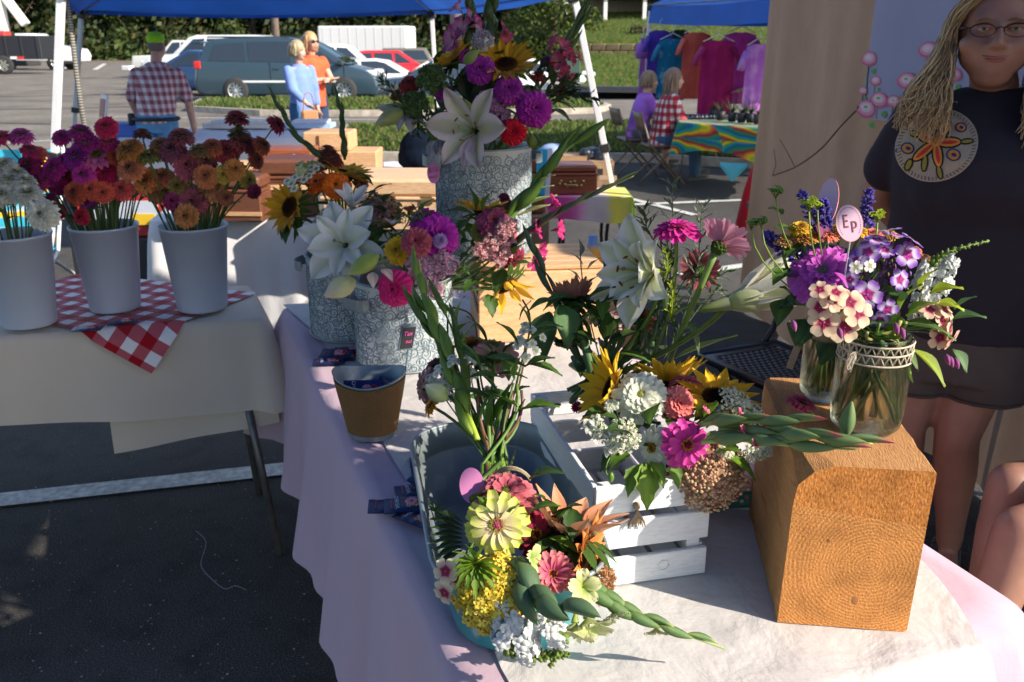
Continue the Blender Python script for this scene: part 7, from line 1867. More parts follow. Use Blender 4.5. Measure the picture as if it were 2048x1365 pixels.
for P_ in([(1650,470),(1648,430),(1645,400)],[(1640,460),(1622,425),(1600,385)],[(1728,460),(1735,420),(1737,380)],[(1570,500),(1545,480),(1530,470)],[(1600,520),(1580,500),(1560,478)]):
 salvia(H_.t,[H_.P(x,y,1.28)for x,y in P_],.0125,seed=int(P_[0][0]),n=70)
for(x,y,r_,c0,c1)in((1610,470,32,(.62,.30,.06),(.45,.18,.04)),(1600,455,26,YLZ,YLZ2),(1655,468,26,(.85,.28,.16),(.8,.2,.1)),(1680,455,18,YLZ,YLZ2),(1722,462,20,YLZ,YLZ2),(1745,468,24,(.82,.28,.2),(.7,.2,.12)),(1780,470,18,(.8,.5,.04),(.7,.2,.02)),(1830,500,16,(.8,.25,.2),(.7,.2,.15)),(1848,515,14,(.4,.2,.06),(.3,.15,.05)),(1570,480,24,(.65,.35,.14),(.6,.3,.1))):zin(H_,x,y,1.27,r_,N3(uni(-.2,.2),.8,.5),'double',c0,c1)
for(x,y,r_)in((1552,392,20),(1618,418,24),(1503,455,18),(1523,450,17),(1755,440,20),(1635,415,12)):
 p=H_.P(x,y,1.25);euph(H_.t,p,N3(uni(-.2,.2),.8,.5),R_(r_,p,H_),(.40,.52,.03)if x>1600 else(.22,.36,.04));H_.st(p,N3(0,1,0),.0012,(.2,.3,.05),end=False)
for(x,y,dx,dy,L,W)in((1590,465,-.8,.2,.04,.026),(1565,430,-.7,.3,.03,.02),(1600,490,-.6,-.4,.04,.03),(1580,540,-.5,-.3,.05,.03),(1600,570,-.4,.2,.05,.03),(1570,600,-.3,-.6,.05,.035)):leaf(H_.t,H_.P(x,y,1.27),N3(dx,dy,.4),L,W,(.08,.17,.03),.3)
for k in range(14):H_.st(Vector((uni(-.025,.025),uni(-.025,.025),.02)),N3(uni(-.4,.4),1,0),uni(.0016,.003),random.choice([(.16,.27,.04),(.22,.33,.05),(.3,.3,.06)]),.024)
tp=at(1699,447,1.14);o_,M_=oval('oval_card','pale pink oval card with brown initials standing among the jar flowers','card',tp,rad(25.5,tp),rad(37,tp),N3(-.1,.1,1),R(5),PTL,PINKE)
text('E',.026,o_,M_@Matrix.Translation((-.005,.002,.0009))@Matrix.Diagonal((.55,1,1,1)),INKD);text('p',.022,o_,M_@Matrix.Translation((.0055,-.001,.0009))@Matrix.Diagonal((.8,1,1,1)),INKD)
q=MB();rx,ry=rad(25.5,tp)*.84,rad(37,tp)*.87
for k in range(44):
 a=2*pi*k/44
 if not(-2.3<(a if a<pi else a-2*pi)<-.85):q.box((rx*math.cos(a),ry*math.sin(a),.0008),(.0012,.0007,.0003),M=M_,rz=a+pi/2)
q.build('fine_print',INKD,o_,kind='stuff');stem(o_,M_@Vector((0,-.018,-.003)),vt2-tp+Vector((0,0,-.03)),r=.0012,col=(.6,.6,.6),name='pick')
tp=at(1655,405,1.30);o_,M_=oval('oval_card','oval card seen almost edge on behind the blue salvia','card',tp,rad(27,tp),rad(48,tp),N3(-.88,.1,.45),R(-6),PTL,PINKE)
stem(o_,(0,0,-.02),vt2-tp+Vector((0,0,-.03)),r=.0012,col=(.6,.6,.6),name='pick')
# bouquets in the embossed tubs
def rnd_leaves(B_,n,x0,x1,y0,y1,Y,L=.06,W=.028,cols=(DGR,GRN),spread=1.0):
 for k in range(n):
  leaf(B_.t,B_.P(uni(x0,x1),uni(y0,y1),Y+uni(-.04,.04)),N3(uni(-spread,spread),uni(-.3,.8),uni(.1,.7)),L*uni(.7,1.2),W*uni(.7,1.2),random.choice(cols),.35,.1 if k%2 else 0)
rnd_leaves(D,30,1130,1340,590,725,1.53,.07,.034)
rnd_leaves(C_,22,1210,1480,810,900,1.28,.05,.03,(GRN,DGR,(.14,.28,.03)))
rnd_leaves(A,16,930,1150,1000,1180,1.05,.045,.022,(GRN,DGR,(.14,.28,.03)))
rnd_leaves(Bq,14,900,1070,660,800,1.42,.055,.024)
Hb=B('bouquet in the nearer embossed tub with vivid magenta, rose and yellow zinnias',CA2+Vector((0,0,.17)),CA2+Vector((0,0,.01)))
zin(Hb,875,470,2.1,50,N3(.3,.25,.9),'pom',(.52,.02,.42),(.40,.012,.34),True,core=(.35,.1,.4),ring=None,label='big magenta double zinnia')
zin(Hb,850,440,2.2,40,N3(-.1,.7,.6),'pom',(.54,.02,.42),(.42,.012,.34),core=(.4,.15,.1),ring=(.6,.35,.1))
zin(Hb,832,483,2.04,34,N3(-.05,.1,1),'pom',(.50,.10,.14),(.40,.05,.10),True,core=(.2,.02,.04),ring=(.65,.4,.04),label='dusty rose zinnia with yellow star ring')
zin(Hb,795,500,2.1,34,N3(-.3,.1,1),'pom',YLZ,YLZ2,core=(.3,.3,.03),ring=(.5,.45,.05),label='butter yellow double zinnia')
zin(Hb,788,578,2.02,42,N3(-.2,-.15,1),'pom',(.78,.03,.25),(.62,.015,.18),True,core=(.35,.05,.05),ring=(.6,.35,.1),label='strong pink double zinnia hanging over the tub rim')
zin(Hb,880,482,2.06,17,N3(.1,0,1),'pom',(.5,.3,.62),(.4,.2,.55),core=(.4,.2,.5),ring=None)
p=Hb.P(690,575,2.02);p=Hb.P(712,560,2.03);lily_bud(Hb.t,p,N3(-.75,-.45,.3),.085,.05,(.5,.56,.2),(.72,.66,.5),(.74,.6,.5));lily_bud(Hb.t,Hb.P(758,512,2.04),N3(-.8,-.55,.3),.085,.04,(.25,.36,.06),(.4,.48,.12),(.5,.55,.2));stem(Hb.t,Hb.P(760,510,2.05),(0,0,0),r=.003)
leaf(Hb.t,Hb.P(762,540,2.0),N3(.5,-.4,.4),.05,.03,(.7,.55,.46),.3,name='petal');leaf(Hb.t,Hb.P(745,545,2.0),N3(.1,-.7,.4),.045,.028,(.72,.6,.5),.3,name='petal');leaf(Hb.t,Hb.P(1,1,1)if False else Hb.P(785,450,2.15),N3(.2,.1,.8),.06,.04,(.7,.72,.74),.3,name='petal')
for(x,y,r_,c_)in((855,545,30,[(.62,.36,.48),(.7,.45,.55)]),(885,530,26,[(.66,.4,.5),(.58,.3,.42)]),(835,530,22,[(.6,.34,.46)]),(870,580,14,[(.6,.36,.46)])):
 p=Hb.P(x,y,2.06);umbel(Hb.t,p,N3(0,-.1,1),R_(r_,p,Hb),c_,'yarrow',.0032,22,9,.3,hang=.04)
feather(Hb.t,[Hb.P(860,430,2.15),Hb.P(835,425,2.1),Hb.P(800,440,2.1)],18,.035,.006,(.09,.17,.04),.8);feather(Hb.t,[Hb.P(880,560,2.1),Hb.P(915,540,2.08),Hb.P(930,535,2.06)],14,.03,.005,(.1,.18,.04),.8);feather(Hb.t,[Hb.P(850,560,2.1),Hb.P(880,600,2.06),Hb.P(900,625,2.05)],18,.03,.006,(.05,.1,.03),.8)
rnd_leaves(Hb,16,770,900,430,600,2.2)
for k in range(12):Hb.st(Hb.P(uni(780,890),uni(470,590),2.12),N3(uni(-.3,.3),.8,.2),.003,j=.04)
I_=B('bouquet at the right of the nearer embossed tub with sunflower and long gladiolus stems',CA2+Vector((.09,.0,.19)),CA2+Vector((.03,0,.02)))
p=I_.P(968,425,2.3);sunflower(I_.t,p,N3(.1,.95,.1),R_(62,p,I_),seed=14,npet=16,cupel=.35)['label']='sunflower seen from the side at the back'
p=I_.P(1010,570,2.25);sunflower(I_.t,p,N3(.35,-.85,.3),R_(72,p,I_),(.80,.42,.01),(.85,.52,.02),seed=15,npet=9,cupel=.75,rows=1)['label']='closed sunflower drooping at the lower right'
zin(I_,988,442,2.2,36,N3(.1,.3,.9),'double',(.38,.07,.16),(.30,.03,.12),True,core=(.2,.03,.03),ring=(.7,.45,.03),label='dusky plum zinnia with yellow ring')
zin(I_,1020,475,2.22,30,N3(.8,.05,.5),'double',(.82,.2,.2),(.66,.06,.14),core=(.3,.03,.02),ring=(.5,.55,.1),label='coral zinnia facing right');zin(I_,962,462,2.22,28,N3(-.4,.0,.7),'double',(.34,.36,.08),(.36,.3,.1));zin(I_,1018,412,2.3,20,N3(.3,.5,.6),'pom',(.32,.04,.12),(.28,.03,.1));zin(I_,1010,395,2.32,14,N3(.3,.5,.6),'pom',(.28,.04,.1),(.28,.03,.1))
zin(I_,1030,520,2.25,30,N3(.5,-.6,.2),'double',(.45,.01,.1),(.4,.01,.08))
for(x,y,r_)in((1000,480,30),(1015,455,20),(1000,510,22),(965,500,16)):
 p=I_.P(x,y,2.17);umbel(I_.t,p,N3(0,.1,1),R_(r_,p,I_),[(.66,.32,.34),(.72,.42,.42)],'yarrow',.003,18,9,.3,hang=.03)
GA=(.11,.22,.045)
gladiolus(I_.t,[I_.P(1010,450,2.28),I_.P(1060,390,2.28),I_.P(1115,315,2.28),I_.P(1192,257,2.28)],.024,6,c=(.11,.22,.03),c2=(.16,.30,.05),rend=.55,side=N3(-.5,.3,.6),seed=9)
for(x,y,L)in((1090,378,.06),(1100,355,.05),(1115,335,.04),(1075,405,.09),(1062,425,.10)):leaf(I_.t,I_.P(x-25,y+8,2.27),N3(1,.25,.2),L,L*.42,(.45,.55,.25),.1,name='petal')
gladiolus(I_.t,[I_.P(1020,500,2.2),I_.P(1075,455,2.15),I_.P(1150,410,2.1),I_.P(1268,352,2.08)],.014,9,c=(.075,.10,.05),c2=(.11,.15,.05),rend=.5,side=N3(-.2,.8,.4),tips=(.3,.04,.1),every=3,seed=10)
for(x,y,n_)in((1068,462,N3(.8,.3,.3)),(1112,460,N3(.9,.1,.4)),(1075,500,N3(.7,-.3,.5)),(1070,520,N3(.3,-.7,.5)),(1105,410,N3(.7,.6,.1))):ruffle(I_.t,I_.P(x,y,2.14),n_,.03,(.42,.01,.12),(.52,.03,.2),x%2,'gladiolus_flower',5)
for(x,y,dx,dy,L,W)in((950,420,-.2,1,.07,.04),(945,430,-.9,.2,.07,.04),(965,420,.4,.8,.06,.035),(975,425,.8,.3,.06,.03),(940,440,-.6,-.6,.06,.035),(1025,515,.4,.5,.06,.04),(1030,530,.9,.1,.05,.03),(990,525,-.8,.1,.07,.045),(1010,540,-.3,-.7,.08,.05),(960,560,-.4,-.3,.07,.04),(975,590,.2,-.7,.07,.04),(930,480,-.5,.5,.06,.035)):leaf(I_.t,I_.P(x,y,2.2),N3(dx,dy,.4),L,W,(.06,.13,.025),.3,.12)
rnd_leaves(I_,16,925,1030,430,560,2.32,.07,.035)
for k in range(14):I_.st(I_.P(uni(950,1020),uni(470,560),2.24),N3(uni(.2,.8),.5,.2),.003,random.choice([(.12,.2,.04),(.2,.22,.07),(.08,.14,.03)]),j=.03)
J=B('bouquet in the rear left embossed tub with sunflowers, orange zinnias and a white lily',CA1+Vector((0,0,.19)),CA1+Vector((0,0,.02)))
p=J.P(582,415,2.42);sunflower(J.t,p,N3(-.55,.15,.8),R_(62,p,J),(.62,.30,.006),(.72,.38,.01),seed=16,npet=13,cupel=.45)['label']='sunflower facing left at the tub edge'
p=J.P(690,350,2.5);sunflower(J.t,p,N3(.3,.85,.3),R_(58,p,J),(.66,.34,.01),(.78,.48,.01),seed=17,npet=18,cupel=.3)['label']='sunflower at the top behind the orange zinnias'
zin(J,672,370,2.4,30,N3(.1,.1,1),'double',ORG,ORG2,True,core=(.1,.1,.01),ring=(.5,.35,.02),label='bright orange zinnia');zin(J,633,365,2.42,26,N3(-.3,.4,.8),'double',(.82,.15,.005),ORG2,label='second orange zinnia, more tilted');zin(J,660,318,2.5,30,N3(0,.7,.4),'pom',(.32,.05,.04),(.25,.03,.03));zin(J,655,300,2.52,22,N3(.1,.8,.2),'pom',(.3,.03,.05),(.26,.03,.04));zin(J,725,365,2.5,22,N3(.8,.2,.3),'pom',(.42,.10,.05),(.35,.06,.03));zin(J,640,335,2.46,16,N3(-.3,.7,.4),'pom',(.4,.06,.03),(.3,.04,.03));zin(J,820,425,2.45,20,N3(0,.9,.3),'cup',(.6,.14,.05),(.5,.1,.05))
p=J.P(690,490,2.28);lily(J.t,p,N3(-.1,.1,1),R_(92,p,J),6,(.80,.82,.82),(.66,.72,.45),opn=.5,seed=7,rows=2,stam=False,droop=.45)['label']='large white double lily'
p=J.P(705,412,2.38);lily(J.t,p,N3(.1,.6,.5),R_(44,p,J),5,(.76,.78,.80),(.6,.64,.5),opn=0,seed=8,stam=False,droop=.2)
p=J.P(768,408,2.45);umbel(J.t,p,N3(.2,.6,.6),R_(42,p,J),[(.36,.2,.09),(.42,.27,.13)],'sedum',.0035,34,12,.5,flat=False);p=J.P(742,425,2.4);umbel(J.t,p,N3(-.2,.4,.8),R_(36,p,J),[(.36,.2,.2),(.42,.26,.25)],'yarrow',.003,26,9,.3)
for(x,y)in((575,362),(582,368),(588,378),(600,350),(612,340),(622,335),(632,338),(618,352),(590,355),(608,360)):phlox(J.t,J.P(x,y,2.38),N3(-.3,.5,.8),.013,(.76,.78,.76),(.25,.35,.05),name='white_floret')
for(x,y,n_)in((690,440,0),(660,435,0),(655,455,0)):zin(J,x,y,2.36,16,N3(-.3,.5,.6),'single',(.36,.12,.3),(.3,.1,.25))
for P_ in([(655,430),(640,432),(620,455)],[(640,455),(632,475),(630,500)],[(600,340),(625,325),(650,335)]):snap(J.t,[J.P(x,y,2.36)for x,y in P_],.016,(.45,.52,.3),4,seed=int(P_[0][0]),tipn=14,green=(.4,.48,.25),frac=.2)
gladiolus(J.t,[J.P(650,320,2.5),J.P(600,280,2.5),J.P(570,235,2.5),J.P(540,185,2.5)],.013,8,c=(.06,.13,.035),c2=(.08,.16,.04),rend=.45,side=N3(1,.2,.4),seed=11)
gladiolus(J.t,[J.P(690,320,2.52),J.P(684,270,2.52),J.P(682,230,2.52),J.P(668,178,2.52)],.0135,8,c=(.06,.14,.035),c2=(.09,.17,.04),rend=.45,side=N3(1,.1,.4),seed=12)
rnd_leaves(J,34,590,780,370,500,2.46,.07,.032);rnd_leaves(J,14,745,810,420,510,2.4,.09,.035,(GRN,DGR),.6)
for k in range(6):leaf(J.t,J.P(uni(560,610),uni(425,450),2.44),N3(uni(-.6,.2),-1,.2),.07,.03,DGR,.3)
for k in range(12):J.st(J.P(uni(620,760),uni(360,480),2.42),N3(uni(-.3,.3),.8,.2),.003,j=.04)
K=B('tallest bouquet in the high embossed bucket with sunflowers, purple zinnias and gladioli',CA3+Vector((0,0,H3-.06)),CA3+Vector((0,0,.02)))
p=K.P(1012,132,2.42);sunflower(K.t,p,N3(-.05,.55,.75),R_(66,p,K),(.66,.34,.006),(.74,.40,.008),seed=18,npet=18,el=.25)['label']='sunflower with brown centre at the top right'
p=K.P(905,122,2.5);sunflower(K.t,p,N3(-.5,.6,.3),R_(60,p,K),(.66,.34,.006),(.74,.42,.008),seed=19,npet=18,el=.3)['label']='sunflower turned left at the top'
for(x,y,Y,r_,n_,kd,c0,c1,lb)in((960,138,2.38,33,N3(-.1,.1,1),'pom',PURP,PURP2,'purple zinnia below the lily bud'),(932,110,2.42,18,N3(-.1,.5,.7),'pom',(.55,.04,.28),(.45,.03,.2),None),(1017,178,2.36,34,N3(.0,.1,1),'pom',(.40,.03,.36),PURP2,'middle purple zinnia'),(1070,218,2.34,41,N3(.15,-.05,1),'pom',(.46,.02,.38),(.36,.012,.3),'largest magenta zinnia at the right'),(1026,264,2.32,30,N3(-.05,-.1,1),'pom',REDZ,REDZ2,'bright red zinnia at the bucket rim'),(817,168,2.4,24,N3(-.3,.4,.7),'pom',(.36,.03,.03),(.3,.02,.02),'dark red zinnia at the left'),(885,180,2.42,22,N3(.1,.2,.8),'pom',PURP,PURP2,None),(1078,152,2.46,20,N3(.2,.7,.4),'pom',(.45,.06,.04),(.35,.04,.03),None),(1094,122,2.5,17,N3(.1,.5,.6),'pom',(.22,.05,.35),(.2,.04,.3),None),(790,190,2.45,14,N3(-.4,.2,.5),'pom',(.3,.05,.03),(.3,.05,.03),None)):
 zin(K,x,y,Y,r_,n_,kd,c0,c1,lb is not None,core=(.2,.04,.05),ring=(.6,.35,.08),label=lb)
zin(K,1065,178,2.5,24,N3(.2,.6,.3),'single',(.5,.58,.4),(.5,.55,.35))
p=K.P(948,262,2.3);lily(K.t,p,N3(-.35,-.1,.9),R_(92,p,K),6,(.70,.70,.64),(.36,.42,.12),(.66,.52,.56),opn=.25,seed=9,droop=.35)['label']='open white lily with pink flushed petals'
leaf(K.t,K.P(945,275,2.28),N3(-.25,-1,.3),.10,.045,(.66,.5,.54),.2,name='petal')
lily_bud(K.t,K.P(915,200,2.34),N3(.5,-.75,.3),.07,.045,(.16,.24,.04),(.34,.4,.1),(.5,.45,.25));lily_bud(K.t,K.P(928,128,2.3),N3(.75,.6,.3),.05,.026,(.2,.28,.08),(.26,.34,.1),(.3,.36,.12));lily_bud(K.t,K.P(808,222,2.36),N3(-.85,-.5,.3),.085,.04,(.2,.26,.05),(.4,.42,.2),(.6,.56,.5));lily_bud(K.t,K.P(820,225,2.42),N3(-.95,.1,.2),.09,.03,(.3,.3,.15),(.5,.5,.4),(.6,.56,.55));lily_bud(K.t,K.P(1064,298,2.32),N3(-.05,1,.3),.038,.026,(.12,.17,.02),(.16,.2,.03),(.14,.18,.03))
for(dx,dy)in((.2,-1),(.7,-.6),(-.3,-.7)):leaf(K.t,K.P(815,222,2.42),N3(dx,dy,.3),.07,.04,(.52,.5,.56),.3,name='petal')
for(dx,dy)in((.3,-.9),(-.4,-.9),(.9,-.4),(0,-.6)):leaf(K.t,K.P(880,280,2.38),N3(dx,dy,.3),.075,.045,(.42,.42,.46),.3,name='petal')
for(x,y,r_,c_,nm)in((985,225,34,[(.42,.2,.36),(.5,.27,.42)],'yarrow'),(975,205,22,[(.42,.2,.36)],'yarrow'),(1000,245,16,[(.42,.2,.34)],'yarrow'),(862,155,28,[(.06,.12,.03),(.09,.16,.04)],'green_sedum'),(830,205,26,[(.06,.12,.03),(.09,.16,.04)],'green_sedum'),(965,78,18,[(.4,.3,.4),(.6,.6,.55)],'yarrow')):
 p=K.P(x,y,2.36);umbel(K.t,p,N3(0,.2,1),R_(r_,p,K),c_,nm,.0036,28,9,.35,hang=.05)
for P_,r_,tp_ in(([(935,100),(940,50),(938,10),(930,-60)],.020,None),([(985,90),(980,40),(985,-10),(975,-80)],.022,None),([(1100,140),(1130,90),(1160,30),(1180,-40)],.014,None),([(1110,130),(1150,70),(1175,10),(1190,-50)],.013,None)):
 gladiolus(K.t,[K.P(x,y,2.5)for x,y in P_],r_,7,c=(.08,.15,.04),c2=(.1,.18,.05),rend=.5,side=N3(.6,.2,.7),seed=int(P_[0][0]))
GPK=(.60,.22,.34);GPK2=(.55,.04,.20)
for(x,y,r_,n_)in((915,90,.045,N3(-.6,.4,.6)),(925,62,.04,N3(-.5,.3,.7)),(940,40,.032,N3(.6,.4,.4)),(918,18,.028,N3(-.6,.6,.3)),(948,52,.03,N3(.7,.1,.4)),(910,80,.04,N3(-.7,-.1,.5)),(1005,65,.03,N3(.6,.5,.3)),(1010,75,.022,N3(.4,-.4,.6)),(1110,85,.022,N3(-.5,.4,.6)),(1125,95,.026,N3(.3,.3,.7)),(1135,110,.022,N3(.4,0,.7)),(1120,125,.03,N3(-.2,0,.8)),(1140,120,.022,N3(.8,0,.4)),(1125,150,.024,N3(.2,-.3,.8)),(1142,155,.018,N3(.6,-.4,.5)),(1118,175,.024,N3(0,-.6,.6)),(1128,140,.02,N3(.2,.2,.9)),(1155,115,.018,N3(.8,.2,.4)),(1105,100,.016,N3(-.6,.5,.5))):
 ruffle(K.t,K.P(x,y,2.48),n_,r_,(.72,.5,.52)if x<1000 else(.6,.2,.24),(.52,.06,.3)if x<1000 else(.55,.05,.14),x%2,'gladiolus_flower',5)
feather(K.t,[K.P(840,260,2.42),K.P(800,200,2.42),K.P(765,160,2.42)],22,.05,.008,(.07,.12,.04),.8,seed=3);feather(K.t,[K.P(860,250,2.4),K.P(840,230,2.4),K.P(835,270,2.38)],26,.04,.007,(.05,.1,.03),.8,seed=4);feather(K.t,[K.P(900,200,2.42),K.P(905,170,2.4),K.P(925,150,2.4)],16,.04,.006,(.06,.11,.03),.8,seed=5);feather(K.t,[K.P(1080,210,2.44),K.P(1140,190,2.44),K.P(1190,200,2.44)],16,.045,.009,(.02,.05,.025),.7,seed=6);feather(K.t,[K.P(1080,200,2.45),K.P(1120,170,2.44),K.P(1150,160,2.44)],14,.05,.012,(.07,.12,.025),.7,seed=7)
leaf(K.t,K.P(955,215,2.42),N3(0,1,.1),.13,.10,(.015,.035,.012),.1);leaf(K.t,K.P(935,200,2.42),N3(.1,1,.2),.10,.07,(.02,.045,.012),.1)
rnd_leaves(K,50,840,1100,130,290,2.5,.085,.034,(DGR,GRN,(.05,.09,.02)));rnd_leaves(K,14,1060,1140,160,250,2.48,.08,.03,(DGR,(.09,.14,.03)))
for k in range(26):K.st(K.P(uni(840,1080),uni(150,270),2.46),N3(uni(-.3,.3),.8,.2),.0035,j=.05)
tp=at(867,346,2.40);o_,M_=oval('price_tag','small pink oval tag with handwriting hooked on the high bucket handle','tag',tp,rad(13,tp),rad(22,tp),N3(-.1,.1,1),R(4),solid('mauve_card',(.5,.16,.38),.6))
text('$15',.018,o_,M_@Matrix.Translation((0,.007,.0009)),INKD);text('each',.013,o_,M_@Matrix.Translation((0,-.011,.0009)),INKD)
# single zinnias standing in the white buckets
def bucket_zinnia(c,px,py,Y,rp,n,kind,c0,c1,label,group,core=(.08,.05,.01),ring=(.25,.25,.04),rt=.09,h=.27):
 p=at(px,py,Y);base=Vector((c.x+uni(-.035,.035),c.y+uni(-.035,.035),c.z+.02));d=Vector((p.x-c.x,p.y-c.y));rr=min(.085,d.length*.55);d=d.normalized()*rr if d.length>1e-4 else Vector((0,0));rim=Vector((c.x+d.x,c.y+d.y,c.z+h))
 rp*=1.3 if max(c0)<.6 else 1.12;c0=tuple(min(.8,v*(1.25+.35*(max(c0)<.5)))for v in c0);c1=tuple(min(.8,v*1.5)for v in c1);t=thing('zinnia',label,'zinnia',tuple(base),0,group);lp_=p-base;lr=rim-base;q=MB();n=Vector(n).normalized()
 q.tube(bez((0,0,0),lr*.6,lr,lr+(lp_-lr)*.12,4)[:-1]+bez(lr+(lp_-lr)*.12,lr+(lp_-lr)*.5+Vector((0,0,.02)),lp_-n*.035,lp_-n*.004,7),.0024,6,col=jit((.075,.13,.035),.25));q.build('stem',STEM,t,True)
 o=zinnia(t,lp_,n,rad(rp,p),kind,c1,c0,core=core,ring=ring,name='bloom')
 if random.random()<.75:
  for k in range(2):
   a=uni(0,6.28);r1=uni(.02,.08);top=Vector((c.x+math.cos(a)*r1*1.8,c.y+math.sin(a)*r1*1.6,c.z+uni(.36,.46)))-base;rm=Vector((c.x+math.cos(a)*r1,c.y+math.sin(a)*r1,c.z+.26))-base
   q=MB();q.tube(bez((0,0,0),rm*.6,rm,top,6),.0022,6,col=jit((.08,.14,.035),.2));q.build('side_shoot',STEM,t,True)
   leaf(t,rm.lerp(top,.6),(math.cos(a+1),math.sin(a+1),.5),.06,.02,DGR,.4)
 return t
def cname(c):
 m=max(c);r,g,b_=[v/m for v in c]
 if g>.85:return 'olive green'
 if b_>.8:return 'purple'
 if b_>.45:return 'magenta' if m>.3 else 'dark purple'
 if g>.35:return 'amber orange'
 if g>.15:return 'salmon red' if b_>.2 else 'rusty red'
 return 'crimson' if m>.3 else 'dark red'
def autolab(L,where,ny=4,cn=None):
 idx=[i for i,e in enumerate(L)if e[-1]is None];idx.sort(key=lambda i:L[i][1]);out={};per=-(-len(idx)//ny)
 for b_ in range(ny):
  row=sorted(idx[b_*per:(b_+1)*per],key=lambda i:L[i][0])
  for j,i in enumerate(row):out[i]=(cn or cname(L[i][4]))+' zinnia, '+ORD[j]+' from left in the '+('top','upper','lower','bottom')[b_ if ny==4 else b_*3]+' row of the '+where
 return[e[:-1]+(out.get(i,e[-1]),)for i,e in enumerate(L)]
wht,wht2=(.66,.68,.54),(.62,.66,.46)
wl_=((82,428,33,N3(0,.1,1),'lowest and largest cream zinnia at the front of the left bucket'),(55,387,30,N3(.1,.75,.6),'cream zinnia with a brownish centre above the largest one'),(52,362,24,N3(.3,.85,.3),None),(18,358,26,N3(0,.8,.5),None),(6,330,26,N3(-.2,.7,.6),None),(-8,352,26,N3(0,.5,.8),None),(5,388,26,N3(-.1,.3,.9),None),(-30,400,28,N3(-.1,.3,.9),None),(35,345,20,N3(0,.9,.3),None))
for(x,y,r_,n_,lb)in autolab(wl_,'left white bucket',2,'cream'):
 bucket_zinnia(WB[0],x,y,2.42+.004*(430-y)*.3,r_,n_,'pom',wht,wht2,lb or 'cream white zinnia among the others in the leftmost bucket','cream zinnias in the left bucket',core=(.3,.32,.04),ring=(.5,.45,.1))
M1,M2=(.36,.02,.20),(.28,.012,.15)
pk=[(0,275,20,N3(-.3,.7,.5),(.46,.03,.14),'red pink zinnia leaning out furthest left beside the frame edge'),(42,270,21,N3(.1,.75,.5),(.42,.05,.26),'mauve pink zinnia on a bent stem above the cream ones'),(72,308,21,N3(-.1,.4,.8),(.62,.12,.09),'coral red zinnia with orange centre below the mauve one'),(122,273,17,N3(0,.5,.7),M1,'small magenta zinnia crossing the white pole'),(160,262,21,N3(.1,.85,.4),M1,None),(211,253,21,N3(.05,.35,.9),(.42,.02,.08),'crimson zinnia standing highest in the middle bucket'),(172,285,25,N3(0,.6,.7),M1,None),(218,283,21,N3(.1,.8,.4),(.4,.02,.15),None),(193,310,28,N3(.1,.55,.8),(.48,.10,.24),'pale pink single zinnia with spread petals in the middle bucket'),(152,312,25,N3(-.1,.4,.8),(.20,.01,.18),None),(130,320,18,N3(-.2,.5,.7),M1,None),(105,335,22,N3(-.3,.3,.8),M1,'magenta zinnia at the left side of the middle bunch'),(165,348,21,N3(-.05,.1,1),(.40,.03,.24),'pink zinnia with dark eye in the centre of the bunch'),(215,330,23,N3(.1,.4,.8),(.52,.02,.08),'scarlet pink zinnia right of centre'),(232,312,16,N3(.3,.5,.6),(.5,.08,.04),None),(208,348,22,N3(0,0,1),(.4,.01,.08),None),(242,378,24,N3(.05,.3,.9),(.62,.10,.09),'salmon red zinnia at the lower right of the bunch'),(135,352,20,N3(-.4,.1,.8),(.5,.04,.02),None),(75,362,20,N3(-.4,-.1,.8),(.38,.04,.18),None),(55,330,22,N3(-.2,.2,.7),(.22,.01,.08),None),(112,370,18,N3(-.3,-.1,.8),(.3,.01,.12),None),(148,385,22,N3(-.2,.1,.9),(.50,.10,.05),'dull coral zinnia under the magenta ones'),(180,378,20,N3(.1,0,.9),(.46,.09,.05),None),(205,385,20,N3(.2,-.1,.8),(.46,.08,.05),None),(60,300,17,N3(.3,.7,.3),(.35,.02,.1),None),(160,435,15,N3(-.3,-.2,.8),(.42,.02,.05),'small red zinnia hanging low by the bucket rim'),(170,398,20,N3(0,-.3,.7),(.16,.02,.14),None),(118,425,12,N3(-.4,0,.8),(.3,.01,.08),None),(95,350,22,N3(-.2,.3,.7),(.24,.015,.14),None),(185,330,22,N3(0,.3,.8),(.22,.01,.2),None),(95,400,14,N3(-.4,.1,.7),(.2,.01,.06),None)]
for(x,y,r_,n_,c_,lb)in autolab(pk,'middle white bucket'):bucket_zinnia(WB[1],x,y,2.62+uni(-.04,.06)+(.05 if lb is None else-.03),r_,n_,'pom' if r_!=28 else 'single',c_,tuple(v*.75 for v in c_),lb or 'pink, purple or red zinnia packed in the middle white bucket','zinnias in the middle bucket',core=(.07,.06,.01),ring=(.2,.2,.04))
OD,GD,MD_=(.40,.16,.05),(.20,.20,.04),(.24,.06,.08)
